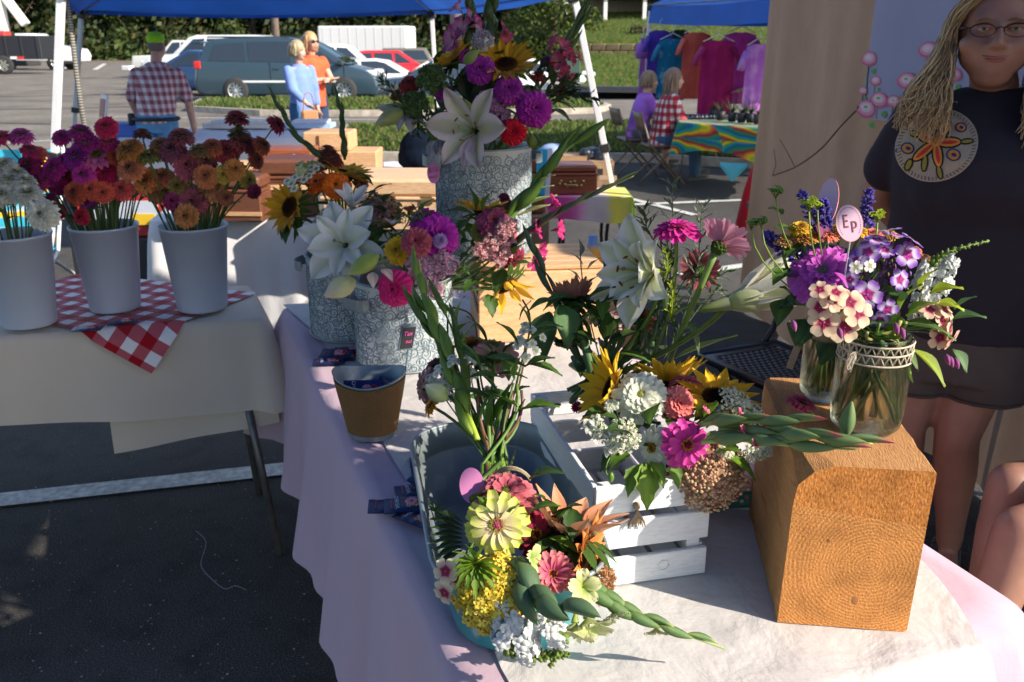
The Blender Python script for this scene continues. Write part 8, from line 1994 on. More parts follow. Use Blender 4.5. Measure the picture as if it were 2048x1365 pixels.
ob=[(362,272,24,N3(.05,.8,.5),MD_,'mauve brown zinnia highest in the middle of the right bunch'),(342,298,25,N3(-.1,.4,.8),(.2,.06,.09),None),(258,298,26,N3(-.2,.6,.7),(.42,.18,.04),'amber zinnia with green eye at the left of the right bunch'),(258,335,25,N3(-.2,.2,.9),(.46,.16,.08),None),(292,362,26,N3(-.1,.05,1),(.48,.17,.05),'orange zinnia low at the left of the right bunch'),(296,312,21,N3(0,.8,.4),GD,None),(375,330,28,N3(0,.05,1),(.36,.08,.11),'large dusky pink zinnia facing forward'),(422,375,25,N3(.1,.1,1),(.50,.22,.10),'peach zinnia facing forward at the lower right'),(385,402,25,N3(0,0,1),(.30,.07,.10),None),(410,322,22,N3(.2,.2,.8),(.26,.06,.10),None),(345,402,18,N3(-.1,0,.9),(.28,.03,.12),'small plum zinnia low in the right bunch'),(450,300,24,N3(.2,.4,.7),(.34,.05,.06),None),(425,292,20,N3(.1,.6,.5),(.38,.1,.05),None),(470,338,20,N3(.4,.1,.7),(.46,.2,.05),None),(445,348,17,N3(.2,.1,.8),(.5,.36,.06),'yellowish zinnia at the right of the bunch'),(498,360,16,N3(.7,-.1,.5),(.28,.24,.05),None),(488,285,26,N3(.3,.8,.3),(.26,.05,.05),None),(478,265,20,N3(0,.9,.2),(.10,.09,.03),None),(474,235,22,N3(.05,.97,.1),(.24,.02,.05),'dark red flat zinnia standing highest in the right bunch'),(555,248,19,N3(.75,.5,.2),(.26,.025,.05),'dark red zinnia leaning out far right on a long stem'),(285,267,17,N3(.1,.95,.2),(.12,.02,.02),'nearly black zinnia seen from the side'),(325,352,20,N3(0,.5,.7),(.42,.12,.06),None),(370,432,22,N3(0,-.1,1),(.42,.18,.06),'lowest amber zinnia above the right bucket rim'),(310,385,20,N3(-.2,0,.9),(.36,.14,.05),None),(400,300,20,N3(.1,.8,.3),(.2,.12,.04),None),(410,352,22,N3(.1,.1,.9),(.42,.15,.06),None),(355,372,20,N3(0,.1,.9),(.26,.18,.05),None),(515,320,16,N3(.7,.2,.3),(.22,.05,.03),None),(510,385,14,N3(.6,-.4,.4),(.2,.02,.06),None),(452,395,14,N3(.3,.1,.7),(.28,.1,.05),None),(320,290,20,N3(0,.5,.6),(.25,.12,.05),None),(525,290,18,N3(.6,.4,.3),(.25,.06,.03),None)]
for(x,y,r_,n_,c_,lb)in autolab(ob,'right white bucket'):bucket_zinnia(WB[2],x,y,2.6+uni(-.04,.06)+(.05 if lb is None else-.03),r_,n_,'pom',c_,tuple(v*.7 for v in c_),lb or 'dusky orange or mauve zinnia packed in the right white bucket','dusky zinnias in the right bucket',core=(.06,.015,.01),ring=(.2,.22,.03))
# people
from mathutils.bvhtree import BVHTree
def limb(q,pts,rs,n=12):
 pts=[Vector(p)for p in pts]
 for i in range(len(pts)-1):
  a,b=pts[i],pts[i+1];q.tube([a.lerp(b,f)for f in(0,.33,.66,1)],[rs[i]+(rs[i+1]-rs[i])*f for f in(0,.33,.66,1)],n)
 for p,r in zip(pts,rs):q.ball(p,r*.995,12,8)
def rings(q,L,n=20):
 V=[(cx+rx*math.cos(2*pi*k/n),cy+ry*math.sin(2*pi*k/n),z)for cx,cy,z,rx,ry in L for k in range(n)]
 F=[(i*n+k,i*n+(k+1)%n,(i+1)*n+(k+1)%n,(i+1)*n+k)for i in range(len(L)-1)for k in range(n)]
 q.add(V,F+[tuple(range(n-1,-1,-1)),tuple((len(L)-1)*n+k for k in range(n))])
def soft(q,name,mat,parent,vox=.012,sm=3):return remesh(q.build(name,mat,parent),vox,sm)
def hand(q,w,d,side,r=.011,s_=1.0,curl=.5):
 d=Vector(d).normalized();x=Vector(side).normalized();z=d.cross(x)
 w=Vector(w);limb(q,[w,w+d*.05*s_],[.024*s_,.03*s_]);q.ball(w+d*.055*s_,(.036*s_,.03*s_,.034*s_))
 for k,L in enumerate((.07,.08,.075,.058)):
  a=w+d*.075*s_+x*(-.028+.0185*k)*s_;b_=a+(d+z*curl*.3)*L*.5*s_;limb(q,[a,b_,b_+(d+z*curl)*L*.45*s_],[r*s_,r*.9*s_,r*.75*s_],8)
 a=w+d*.03*s_-x*.03*s_;limb(q,[a,a+(d*.6-x*.7)*.04*s_,a+(d*1.2-x*.6+z*.3)*.055*s_],[r*1.15*s_,r*s_,r*.8*s_],8)
def head_mb(q,c,s_=1.0,neck=None,turn=0,D=(1,1,1),jaw=1.0):
 Mr=Matrix.Rotation(turn,4,'Z')@Matrix.Diagonal((*D,1));M=Matrix.Translation(c)@Mr;P=lambda x,y,z:M@Vector((x*s_,y*s_,z*s_));sc=lambda*r:tuple(v*s_ for v in r)
 q.ball(P(0,.012,.03),sc(.077,.094,.1),18,12,M=Mr);q.ball(P(0,-.02,-.05),sc(.064*jaw,.07,.075),16,10,M=Mr);q.ball(P(0,-.066,-.094),sc(.027,.022,.02),10,8,M=Mr)
 for sx in(-1,1):
  q.ball(P(sx*.038*jaw,-.06,-.03),sc(.03*jaw,.028,.03),10,8,M=Mr);q.ball(P(sx*.03,-.074,.036),sc(.03,.014,.012),10,6,M=Mr);q.ball(P(sx*.077,.012,-.005),sc(.012,.02,.032),8,6,M=Mr);q.ball(P(sx*.012,-.1,-.034),sc(.009,.01,.008),8,6,M=Mr)
 limb(q,[P(0,-.086,.02),P(0,-.108,-.028)],[.009*s_,.0135*s_],8);q.ball(P(0,-.082,-.066),sc(.026,.014,.013),10,6,M=Mr)
 if neck is not None:limb(q,[P(0,.02,-.06),neck],[.052*s_,.058*s_])
 return M
def face_bits(t,M,s_=1.0,iris=(.08,.1,.06),lip=(.30,.09,.08)):
 for sx in(-1,1):
  q=MB();q.ball((0,0,0),(.0125*s_,.0125*s_,.0088*s_),12,8,col=(.34,.32,.31));q.ball((0,-.0085*s_,0),(.0058*s_,.0048*s_,.0058*s_),10,6,col=iris);q.ball((0,-.0118*s_,0),(.0026*s_,.002*s_,.0026*s_),8,5,col=(.005,.005,.005));q.build('eye',PLAIN,t,True,M=M@Matrix.Translation(Vector((sx*.031,-.077,.012))*s_))
  q=MB();q.tube([M@(Vector((sx*(.031+.015*math.cos(a)),-.0885+.004*abs(math.cos(a)),.0155+.003*math.sin(a)))*s_)for a in[pi*k/8 for k in range(9)]],.0034*s_,5,col=(.30,.15,.10));q.build('eyelid',PLAIN,t,True)
  q=MB();q.tube([M@(Vector((sx*x,-.090+.25*(x-.03)**2*40*.05,.034+z))*s_)for x,z in((.014,0),(.028,.004),(.046,-.001))],.0024*s_,5,col=(.2,.12,.06));q.build('eyebrow',PLAIN,t,True)
 q=MB();q.tube([M@(Vector((x,-.0945+3.2*x*x*4,-.066+9*x*x))*s_)for x in(-.026,-.014,0,.014,.026)],[.001*s_,.0034*s_,.0036*s_,.0034*s_,.001*s_],6,col=lip)
 q.tube([M@(Vector((x,-.0925+3.2*x*x*4,-.0735+11*x*x))*s_)for x in(-.022,-.012,0,.012,.022)],[.001*s_,.0042*s_,.0048*s_,.0042*s_,.001*s_],6,col=lip);q.build('lips',PLAIN,t,True)
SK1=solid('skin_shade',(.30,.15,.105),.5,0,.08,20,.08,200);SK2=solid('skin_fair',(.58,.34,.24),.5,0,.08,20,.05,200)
HAIRM=vmat('hair',rough=.45,var=.3,vscale=80,bmp=.3,bscale=400,spec=.5)
def shoe(t,p,d,col,s_=1.0,lace=False):
 d=Vector(d).normalized();x=Vector((d.y,-d.x,0));q=MB();p=Vector(p);q.col=col
 rgs=[(0,.035,.05),(.03,.04,.075),(.09,.042,.07),(.15,.045,.05),(.21,.042,.036),(.25,.025,.025)]
 V=[];n=10
 for a,w_,h in rgs:
  for k in range(n):th=2*pi*k/n;V.append(p+d*(a-.06)*s_+x*w_*math.cos(th)*s_+Vector((0,0,h/2*(1+math.sin(th))*s_+.008)))
 q.add(V,[(i*n+k,i*n+(k+1)%n,(i+1)*n+(k+1)%n,(i+1)*n+k)for i in range(len(rgs)-1)for k in range(n)]+[tuple(range(n-1,-1,-1)),tuple((len(rgs)-1)*n+k for k in range(n))])
 o=q.build('shoe',FAB,t,True)
 q=MB();V=[p+d*(a-.06)*s_+x*w_*1.05*sg*s_+Vector((0,0,z))for a,w_,h in rgs for sg in(-1,1)for z in(0,.018)]
 q.add(V,[(4*i+a,4*i+4+a,4*i+4+b,4*i+b)for i in range(len(rgs)-1)for a,b in((0,1),(2,3),(1,3))]+[(0,1,3,2),(20,22,23,21)],(.08,.08,.08));q.build('sole',PLAIN,o)
 if lace:
  q=MB()
  for k in range(4):z=.075-.008*k;q.tube([p+d*(.03+.028*k)*s_-x*.022*s_+Vector((0,0,z)),p+d*(.03+.028*k)*s_+x*.022*s_+Vector((0,0,z+.004))],.0025,5,col=(.04,.04,.045))
  for sg in(-1,1):q.tube(spline([p+d*.01+Vector((0,0,.085)),p+x*sg*.05+d*.03+Vector((0,0,.09)),p+x*sg*.065+d*.04+Vector((0,0,.06)),p+x*sg*.03+d*.03+Vector((0,0,.07))],4),.0022,5,col=(.04,.04,.045))
  q.build('lace',FAB,o,True)
def wavy(q,P,r,col,amp,k,ph,n=5):
 S_=spline(P,6);m=len(S_);out=[]
 for i,p in enumerate(S_):
  f=i/(m-1);t=(S_[min(i+1,m-1)]-S_[max(i-1,0)]).normalized();o=t.cross(Vector((0,1,.2))).normalized();out.append(p+o*amp*f*math.sin(k*f*6.28+ph)+o.cross(t)*amp*.7*f*math.cos(k*f*6.28+ph*1.3))
 q.tube(out,[r*(1-.55*(i/(m-1))**2)for i in range(m)],n,col=col)
# woman beside the drape
TH_=R(24);W0=Vector((1.275,2.37,0));wm=thing('person','woman with long wavy blonde hair and glasses in dark shirt with round flower patch','person',tuple(W0),-TH_)
RW=Matrix.Rotation(TH_,4,'Z');WL=lambda x,y,z:Vector((x,y,z))
hc=WL(-.035,-.04,1.578)
q=MB();HM=head_mb(q,hc,1.04,WL(-.015,.0,1.43),0,(1.1,1.05,.86),1.16)
q.ball(hc+Vector((0,-.035,-.105)),(.05,.045,.028),12,8)
limb(q,[(-.20,.02,1.37),(-.27,.10,1.14),(-.14,.20,.98)],[.055,.046,.033]);hand(q,(-.14,.20,.98),(1,.1,-.3),(0,0,-1));limb(q,[(.20,.02,1.37),(.27,.10,1.14),(.14,.21,.97)],[.055,.046,.033]);hand(q,(.14,.21,.97),(-1,.1,-.3),(0,0,1))
lf=[(-.10,.0,.80),(-.105,-.02,.47),(-.09,.03,.09)]
fx=RW@(G(1898,1085,.09)-W0);kx=RW@(at(1915,868,2.33)-W0);kx.z=.47
lr=[(.07,0,.80),(kx.x,kx.y,.47),(fx.x,fx.y+.0,.09)]
for L_ in(lf,lr):
 limb(q,[L_[0],Vector(L_[0]).lerp(Vector(L_[1]),.5),L_[1],Vector(L_[1]).lerp(Vector(L_[2]),.35)+Vector((0,.012,0)),Vector(L_[1]).lerp(Vector(L_[2]),.75),L_[2]],[.095,.088,.062,.064,.045,.038]);q.ball(Vector(L_[1])+Vector((0,-.03,0)),(.042,.03,.045));q.ball(Vector(L_[2])+Vector((0,-.03,-.045)),(.035,.08,.03))
q.ball((0,0,.85),(.17,.12,.12));rings(q,[(0,.01,.8,.17,.12),(0,.01,1.1,.17,.12),(0,.01,1.38,.16,.09)])
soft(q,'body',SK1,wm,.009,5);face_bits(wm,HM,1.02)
q=MB();rings(q,[(0,.01,.78,.222,.165),(0,0,.87,.232,.18),(0,-.01,.98,.235,.18),(0,-.01,1.10,.225,.165),(0,-.035,1.2,.235,.19),(0,-.03,1.28,.24,.185),(0,0,1.36,.215,.13),(0,.01,1.41,.17,.095),(0,.01,1.445,.09,.07)],28)
for sx in(-1,1):q.ball((sx*.095,-.12,1.2),(.098,.09,.1),16,10);limb(q,[(sx*.175,.01,1.375),(sx*.245,.06,1.22)],[.075,.072])
DARKT=solid('dark_shirt',(.012,.008,.016),.9,0,.15,12,.3,900)
sh=soft(q,'shirt',DARKT,wm,.010,6)
q=MB();rings(q,[(0,.01,.66,.215,.16),(0,.01,.8,.218,.165),(0,0,.88,.222,.165)],24)
for cx in(-.108,.082):rings(q,[(cx,.0,.60,.122,.13),(cx,.0,.72,.122,.135),(cx,.0,.82,.112,.13)],18)
so_=soft(q,'shorts',solid('brown_shorts',(.055,.04,.035),.85,0,.15,10,.3,300),wm,.010,4)
for cx in(-.108,.082):
 q=MB();q.tube([(cx+.124*math.cos(a),.135*math.sin(a),.613)for a in[2*pi*k/20 for k in range(21)]],.0022,5,col=(.05,.035,.03));q.build('hem_seam',FAB,wm,True)
shoe(wm,(fx.x,fx.y+.05,0),(-.1,-1,0),(.03,.034,.04),1.05,True);shoe(wm,(-.09,.06,0),(-.2,-1,0),(.03,.034,.04),1.05,True)
q=MB();BC=(.012,.01,.014)
for sx in(-1,1):
 P=[HM@(Vector((sx*.033+.0255*math.cos(a),-.103+.006*abs(math.cos(a)),.008+.0165*math.sin(a)*(1 if math.sin(a)>0 else 1.15)))*1.02)for a in[2*pi*k/24 for k in range(25)]]
 q.tube(P[:14],.0020,6,col=BC);q.tube(P[12:],.0009,5,col=BC);q.tube([HM@Vector((sx*.058,-.100,.014)),HM@Vector((sx*.076,-.085,.013)),HM@Vector((sx*.083,.0,.008))],.0021,6,col=BC)
q.tube([HM@Vector((-.009,-.107,.013)),HM@Vector((0,-.111,.016)),HM@Vector((.009,-.107,.013))],.0016,6,col=BC);q.build('glasses',vmat('frame_plastic',rough=.25,var=0),wm,True)
rd=random.Random(2);q=MB();q.col=(.32,.2,.09)
q.ball(hc+Vector((0,.03,.05)),(.088,.098,.098),18,12,col=(.34,.22,.1));hcol=[(.5,.34,.16),(.6,.44,.23),(.4,.27,.12),(.66,.5,.3),(.3,.2,.09)]
for i in range(900):
 sx=-1 if rd.random()<.52 else 1;u=rd.random();y0=rd.uniform(-.06,.09);bk_=rd.random()<.25;L=rd.uniform(.0,.10);jx=lambda a:rd.uniform(-a,a)
 top=hc+Vector((sx*rd.uniform(.0,.03),y0,.125+jx(.008)));s1=hc+Vector((sx*(.086+.018*u),y0*.8,.045+jx(.02)));s2=hc+Vector((sx*(.090+.05*u),(.04 if bk_ else-.03)+jx(.03),-.06+jx(.015)))
 s3=hc+Vector((sx*(.088+.09*u),(.07 if bk_ else-.075)+jx(.025),-.135+jx(.02)));s4=hc+Vector((sx*(.085+.12*u)+jx(.012),(.09 if bk_ else-.118)+jx(.022),-.175-L*(1.1-.5*u)))
 wavy(q,[top,s1,s2,s3,s4],rd.uniform(.0009,.0023),jit(rd.choice(hcol),.15),rd.uniform(.006,.015),rd.uniform(1.8,3.0),rd.uniform(0,6),4)
q.build('hair',HAIRM,wm,True)
bpy.context.view_layer.update();wmM=wm.matrix_world;bv=BVHTree.FromPolygons([wmM@v.co for v in sh.data.vertices],[tuple(p.vertices)for p in sh.data.polygons]);iW=wmM.inverted();pd=(at(1880,290,2.2)-Vector((0,0,CAMH)))
def onshirt(px,py,off):
 o=Vector((0,0,CAMH));d=ray(px,py).normalized();h=bv.ray_cast(o,d)
 if h[0]is None:h=(at(px,py,2.2),-d)
 return iW@(h[0]-d*off)
PM=vmat('felt',rough=.95,var=.2,vscale=150,bmp=.6,bscale=500,spec=.05)
def pel(q,cx,cy,rx,ry,rot,col,off,n=18,pw=1.0,m=2):
 c,s_=math.cos(rot),math.sin(rot);V=[onshirt(cx,cy,off)];F=[]
 for r_ in range(1,m+1):
  for k in range(n):
   a=2*pi*k/n;x=rx*math.cos(a)*r_/m;y=ry*math.sin(a)*r_/m*(1-.35*(pw-1)*math.cos(a));V.append(onshirt(cx+x*c-y*s_,cy+x*s_+y*c,off))
 F+=[(0,1+(k+1)%n,1+k)for k in range(n)]
 for r_ in range(m-1):F+=[(1+r_*n+k,1+r_*n+(k+1)%n,1+(r_+1)*n+(k+1)%n,1+(r_+1)*n+k)for k in range(n)]
 q.add(V,F,col)
q=MB();pel(q,1873,291,85,72,-.35,(.40,.32,.24),.004,40,1,12);pt_=q.build('patch',PM,wm,True)
q=MB();DK_=(.02,.03,.025);ORP=(.75,.3,.06);RDP=(.62,.05,.05)
for(cx,cy,rx,rot)in((1885,265,26,-.95),(1898,285,24,-.05),(1875,310,25,1.45),(1848,303,28,2.45),(1855,277,20,3.45)):
 pel(q,cx,cy,rx+2.5,12,rot,DK_,.006);pel(q,cx,cy,rx-1,8.5,rot,ORP,.008);pel(q,cx,cy,rx-7,3.6,rot,RDP,.010)
for(cx,cy,rx,ry,rot)in((1829,268,12,7.5,.2),(1934,283,14,6.5,-.1),(1817,330,14,8,2.0),(1849,327,18,7.5,1.7),(1879,345,15,7,1.35)):pel(q,cx,cy,rx,ry,rot,DK_,.006);pel(q,cx,cy,rx-3,ry-3,rot,(.3,.24,.05),.008)
for(cx,cy,r_)in((1815,297,14),(1907,310,15),(1869,253,12),(1922,255,12)):
 pel(q,cx,cy,r_,r_*.85,.2,(.03,.05,.15),.006);pel(q,cx,cy,r_-3,r_*.85-3,.2,(.6,.24,.06),.008);pel(q,cx+1,cy,r_*.35,r_*.25,.4,(.03,.05,.15),.010)
q.build('flower_applique',PM,pt_,True)
q=MB()
for k in range(64):
 a=2*pi*k/64;c,s_=math.cos(-.35),math.sin(-.35);x,y=82*math.cos(a),69*math.sin(a);x2,y2=74*math.cos(a+.03),62*math.sin(a+.03);q.tube([onshirt(1873+x*c-y*s_,291+x*s_+y*c,.006),onshirt(1873+x2*c-y2*s_,291+x2*s_+y2*c,.006)],.0009,4,col=(.12,.1,.09))
q.build('stitching',PM,pt_,True,kind='stuff')
# seated person at the right edge: only a bare knee shows
s0=Vector((1.72,1.92,0));sp_=thing('person','seated person at the right edge, only a bare knee and shin visible','person',tuple(s0));kn=at(2038,1062,1.74)-s0;an=Vector((at(1960,1200,1.62).x,1.62,.09))-s0
q=MB();limb(q,[(0,.02,.50),kn.lerp(Vector((0,.02,.5)),.5),kn,kn.lerp(an,.3)+Vector((.01,.01,0)),kn.lerp(an,.7),an],[.085,.075,.056,.055,.042,.034]);q.ball(an+Vector((-.02,-.05,-.045)),(.035,.08,.03));k2=kn+Vector((.10,.22,0));a2=an+Vector((.16,.25,0));limb(q,[(0.02,.15,.50),k2,k2.lerp(a2,.3),a2],[.085,.056,.055,.034])
head_mb(q,Vector((.08,.1,1.16)),.95,Vector((.08,.1,1.02)),R(-40));limb(q,[(-.08,.0,.93),(-.15,-.05,.70),(-.3,-.05,.6)],[.042,.036,.026]);hand(q,(-.3,-.05,.6),(-1,0,-.3),(0,1,0));limb(q,[(.2,.2,.93),(.22,.16,.7),(.02,.1,.6)],[.042,.036,.026]);rings(q,[(.06,.1,.5,.14,.11),(.06,.1,.95,.14,.09)])
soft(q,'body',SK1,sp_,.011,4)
q=MB();rings(q,[(.06,.1,.42,.16,.14),(.06,.1,.7,.155,.12),(.06,.1,.9,.17,.11),(.07,.1,1.0,.08,.07)]);soft(q,'shirt',DARKT,sp_,.012,4);q=MB();q.ball((.08,.12,1.2),(.09,.1,.09),14,10,col=(.3,.2,.1));q.build('hair',HAIRM,sp_,True)
shoe(sp_,an+Vector((0,0,-.09)),(-.6,-.8,0),(.3,.3,.3));shoe(sp_,a2+Vector((0,0,-.09)),(-.6,-.8,0),(.3,.3,.3))
q=MB();q.box((.08,.12,.43),(.4,.4,.04),bev=.01)
for sx in(-1,1):
 for sy in(-1,1):q.box((.08+sx*.17,.12+sy*.17,.21),(.03,.03,.42))
tag(q.build('stool',BLK,M=Matrix.Translation(s0)),'black stool under the seated person at the right edge','stool')
# checked cloth patterns
def plaid(cols,sx=16,sz=16,w_=.5,rot=0.0):
 def f(t):
  c=t.nodes.new('ShaderNodeTexCoord');sp=t.nodes.new('ShaderNodeSeparateXYZ');t.links.new(c.outputs['Object'],sp.inputs[0]);h=math_(t,'ADD',sp.outputs[0],math_(t,'MULTIPLY',sp.outputs[1],.8))
  a=math_(t,'GREATER_THAN',math_(t,'FRACT',math_(t,'MULTIPLY',h,sx)),w_);b=math_(t,'GREATER_THAN',math_(t,'FRACT',math_(t,'MULTIPLY',sp.outputs[2],sz)),w_);s_=math_(t,'MULTIPLY',math_(t,'ADD',a,b),.5)
  r=ramp(t,s_,[(0,cols[0]),(.49,cols[0]),(.5,cols[1]),(.9,cols[2])]);r.node.color_ramp.interpolation='CONSTANT'
  g=math_(t,'LESS_THAN',math_(t,'FRACT',math_(t,'MULTIPLY',h,sx*2)),.12);return mix(t,math_(t,'MULTIPLY',g,.6),r,cols[3])
 return f
def figure(label,p,rz,hair=None,shirt=None,pants=None,arms=None,legs=None,lean=0.0,H=1.65,skin=SK2,sleeve=.45,wide=1.0,hcol=(.4,.28,.13),hat=None,turn=0,pantlen=1.0,seat=False,bits=True,shirtlen=0.0,longhair=False):
 t=thing('person',label,'person',tuple(p),rz);k=H/1.7;hip=Vector((0,0,(.50 if seat else.90*k)));ch=hip+Vector((0,-math.sin(lean)*.5,math.cos(lean)*.5))*k;nk=hip+Vector((0,-math.sin(lean)*.58,math.cos(lean)*.58))*k;hd=nk+Vector((0,-math.sin(lean)*.13-.02,.14-abs(lean)*.05))*k
 q=MB();M=head_mb(q,hd,k*.95,nk,turn);arms=arms or[[(-.2,0,-.02),(-.26,.02,-.3),(-.25,-.05,-.55)],[(.2,0,-.02),(.26,.02,-.3),(.25,-.05,-.55)]]
 A=[[ch+Vector(v)*k for v in a]for a in arms]
 for i,a in enumerate(A):limb(q,a,[.05*wide,.042,.028]);hand(q,a[2],a[2]-a[1],(0,1,0),s_=k)
 legs=legs or[[(-.09,0,0),(-.1,-.01,-.43),(-.1,.02,-.82)],[(.09,0,0),(.1,-.01,-.43),(.1,.02,-.82)]];Lg=[[hip+Vector(v)*k for v in a]for a in legs]
 for a in Lg:limb(q,[a[0],a[1],a[1].lerp(a[2],.35),a[2]],[.085*wide,.058,.056,.036])
 rings(q,[(0,hip.y,hip.z-.05,.14*wide,.1),(0,(hip.y+ch.y)/2,(hip.z+ch.z)/2,.13*wide,.1),(0,ch.y,ch.z+.02,.15*wide,.08)]);soft(q,'body',skin,t,.013,3)
 q=MB();d=ch-hip;rings(q,[(0,hip.y+d.y*f,hip.z+d.z*f,rx*wide,ry*wide)for f,rx,ry in((-.1-shirtlen,.175,.135),(.2,.17,.13),(.5,.175,.13),(.8,.19,.125),(.95,.17,.11),(1.04,.12,.09),(1.12,.08,.07))])
 for a in A:limb(q,[a[0],a[0].lerp(a[1],1.0 if sleeve>.5 else sleeve*2)],[.07*wide,.066]);(limb(q,[a[1],a[1].lerp(a[2],(sleeve-.5)*2)],[.055,.05])if sleeve>.5 else None)
 soft(q,'shirt',shirt,t,.013,3)
 if pants:
  q=MB();rings(q,[(0,hip.y,hip.z-.1,.165*wide,.13*wide),(0,hip.y,hip.z+.06,.16*wide,.125*wide)])
  for a in Lg:e=a[1].lerp(a[2],max(0,pantlen*2-1))if pantlen>.5 else a[0].lerp(a[1],pantlen*2);limb(q,[a[0],a[1],e]if pantlen>.5 else[a[0],e],[.105*wide,.082,.068]if pantlen>.5 else[.11*wide,.1])
  soft(q,'trousers',pants,t,.013,3)
 for a in Lg:shoe(t,Vector((a[2].x,a[2].y+.03,a[2].z-.08*k)),(a[2]-a[1]).cross(Vector((1,0,0)))if seat else(0,-1,0),(.1,.1,.11))
 if bits:face_bits(t,M,k*.95)
 if hat:
  q=MB();q.col=hat;q.ball(M@Vector((0,.012,.062)),(.08,.098,.068),16,10);q.ball(M@Vector((0,.03,.0)),(.077,.075,.06),14,8,col=(.22,.19,.16));q.box((0,0,0),(.13,.1,.008),bev=.003,M=M@Matrix.Translation((0,-.12,.055)));q.build('cap',FAB,t,True)
 if hair:
  q=MB();c=M@Vector((0,.025,.04));q.ball(c,(.09,.098,.1),16,10,col=hcol);rd=random.Random(5)
  for i in range(70):a=rd.uniform(-.4,pi+.4);o=Vector((math.cos(a)*.085,math.sin(a)*.09,0));o=Matrix.Rotation(turn,3,'Z')@o;wavy(q,[c+Vector((0,0,.09)),c+o+Vector((0,0,.03)),c+o*1.12+Vector((0,0,-.08)),c+o*(1.2 if longhair else.95)+Vector((0,.01,-hair))],rd.uniform(.007,.012),jit(hcol,.3),.01,1.5,rd.uniform(0,6))
  q.build('hair',HAIRM,t,True)
 return t,M
mp=at(308,200,8.35)
JEAN=solid('blue_jeans',(.10,.26,.45),.9,0,.25,9,.4,400);MPL=cloth_mat('plaid_shirt',(1,1,1),extra=plaid([(.74,.70,.70),(.55,.30,.32),(.30,.08,.10),(.16,.18,.3)],14,14),wrinkle=.3)
tm,_=figure('man in red and white plaid shirt, jeans and lime green cap bending over the table',(mp.x,8.35,0),R(180),None,MPL,JEAN,arms=[[(-.19,0,-.06),(-.27,.0,-.3),(-.24,-.16,-.58)],[(.19,0,-.06),(.27,.0,-.3),(.25,-.16,-.58)]],shirtlen=-.06,lean=.30,H=1.66,sleeve=.42,wide=1.04,hat=(.4,.9,.03),hcol=(.4,.36,.3),bits=False)
q=MB();q.tube([(.205*math.cos(a),.15*math.sin(a)+.01,.905)for a in[2*pi*k/24 for k in range(25)]],.018,6,col=(.02,.02,.03));q.box((.21,.05,.90),(.05,.06,.11),bev=.01,col=(.02,.02,.03));q.build('belt',PLAIN,tm,True)
p=at(600,160,11.2);tm,_=figure('woman with short ash blonde hair in loose blue shirt and denim shorts',(p.x,11.2,0),R(48),.09,solid('blue_shirt',(.17,.27,.62),.9,0,.12,9,.4,300),solid('denim_dark',(.03,.10,.24),.9),arms=[[(-.18,0,-.02),(-.2,-.1,-.26),(-.12,-.25,-.42)],[(.18,0,-.02),(.22,0,-.28),(.2,-.08,-.52)]],H=1.55,sleeve=.85,wide=.88,pantlen=.55,hcol=(.42,.33,.2),turn=R(20),shirtlen=.16)
p=at(626,160,11.9);tm,M=figure('woman with sunglasses in bright orange top, standing behind the blue shirted one',(p.x,11.9,0),R(52),.16,solid('orange_top',(.75,.10,.03),.85,0,.2,14,.3,300),solid('denim_light',(.02,.04,.1),.9),arms=[[(-.18,0,-.02),(-.2,-.14,-.26),(.02,-.28,-.24)],[(.18,0,-.02),(.2,-.14,-.26),(.0,-.28,-.26)]],H=1.66,sleeve=.15,pantlen=.35,hcol=(.5,.33,.15),shirtlen=.1)
q=MB();[q.ball(M@Vector((sx*.03,-.092,.012)),(.026,.012,.018),8,6,col=(.02,.01,.01))for sx in(-1,1)];q.tube([M@Vector((-.07,-.04,.015)),M@Vector((-.05,-.09,.014)),M@Vector((.05,-.09,.014)),M@Vector((.07,-.04,.015))],.004,5,col=(.02,.01,.01));q.build('sunglasses',vmat('frame_plastic'),tm,True)
bg_=at(618,218,10.7);q=MB();q.box((0,0,-.1),(.2,.08,.17),bev=.02,col=(.42,.22,.11));q.tube(spline([(-.07,0,-.02),(-.04,0,.16),(.04,0,.16),(.07,0,-.02)],5),.007,6,col=(.35,.16,.07));tag(q.build('shoulder_bag',FAB,M=Matrix.Translation(bg_)@Matrix.Rotation(R(30),4,'Z')),'tan bag hanging at the side of the blue shirted woman','bag')
sitleg=[[(-.09,0,0),(-.1,-.40,.0),(-.1,-.42,-.40)],[(.09,0,0),(.1,-.42,.0),(.1,-.5,-.38)]]
sitarm=[[(-.17,0,-.02),(-.2,-.1,-.24),(-.08,-.28,-.34)],[(.17,0,-.02),(.2,-.12,-.24),(.08,-.3,-.34)]]
VIO=solid('violet_shirt',(.38,.13,.58),.9,0,.12,9,.3,300);SEATJ=solid('jeans_dark',(.05,.11,.2),.9,0,.2,9)
p=at(1275,280,11.2);figure('girl in plain violet top sitting on the left folding chair by the tie dye stall',(p.x-.02,11.2,0),R(100),.10,VIO,solid('shorts_grey',(.1,.1,.12),.9),arms=sitarm,legs=sitleg,H=1.52,lean=.22,sleeve=.3,seat=True,hcol=(.30,.2,.12),pantlen=.4,bits=False)
CHK=cloth_mat('check_shirt',(1,1,1),extra=plaid([(.72,.70,.70),(.48,.10,.12),(.36,.015,.03),(.36,.015,.03)],11,11),wrinkle=.2)
p=at(1322,290,10.5);figure('long haired woman in red and white checked shirt on the right folding chair',(p.x+.0,10.5,0),R(95),.30,CHK,SEATJ,arms=sitarm,legs=sitleg,H=1.62,lean=.16,sleeve=.95,seat=True,hcol=(.26,.17,.11),wide=1.1,bits=False,longhair=True,shirtlen=.1)
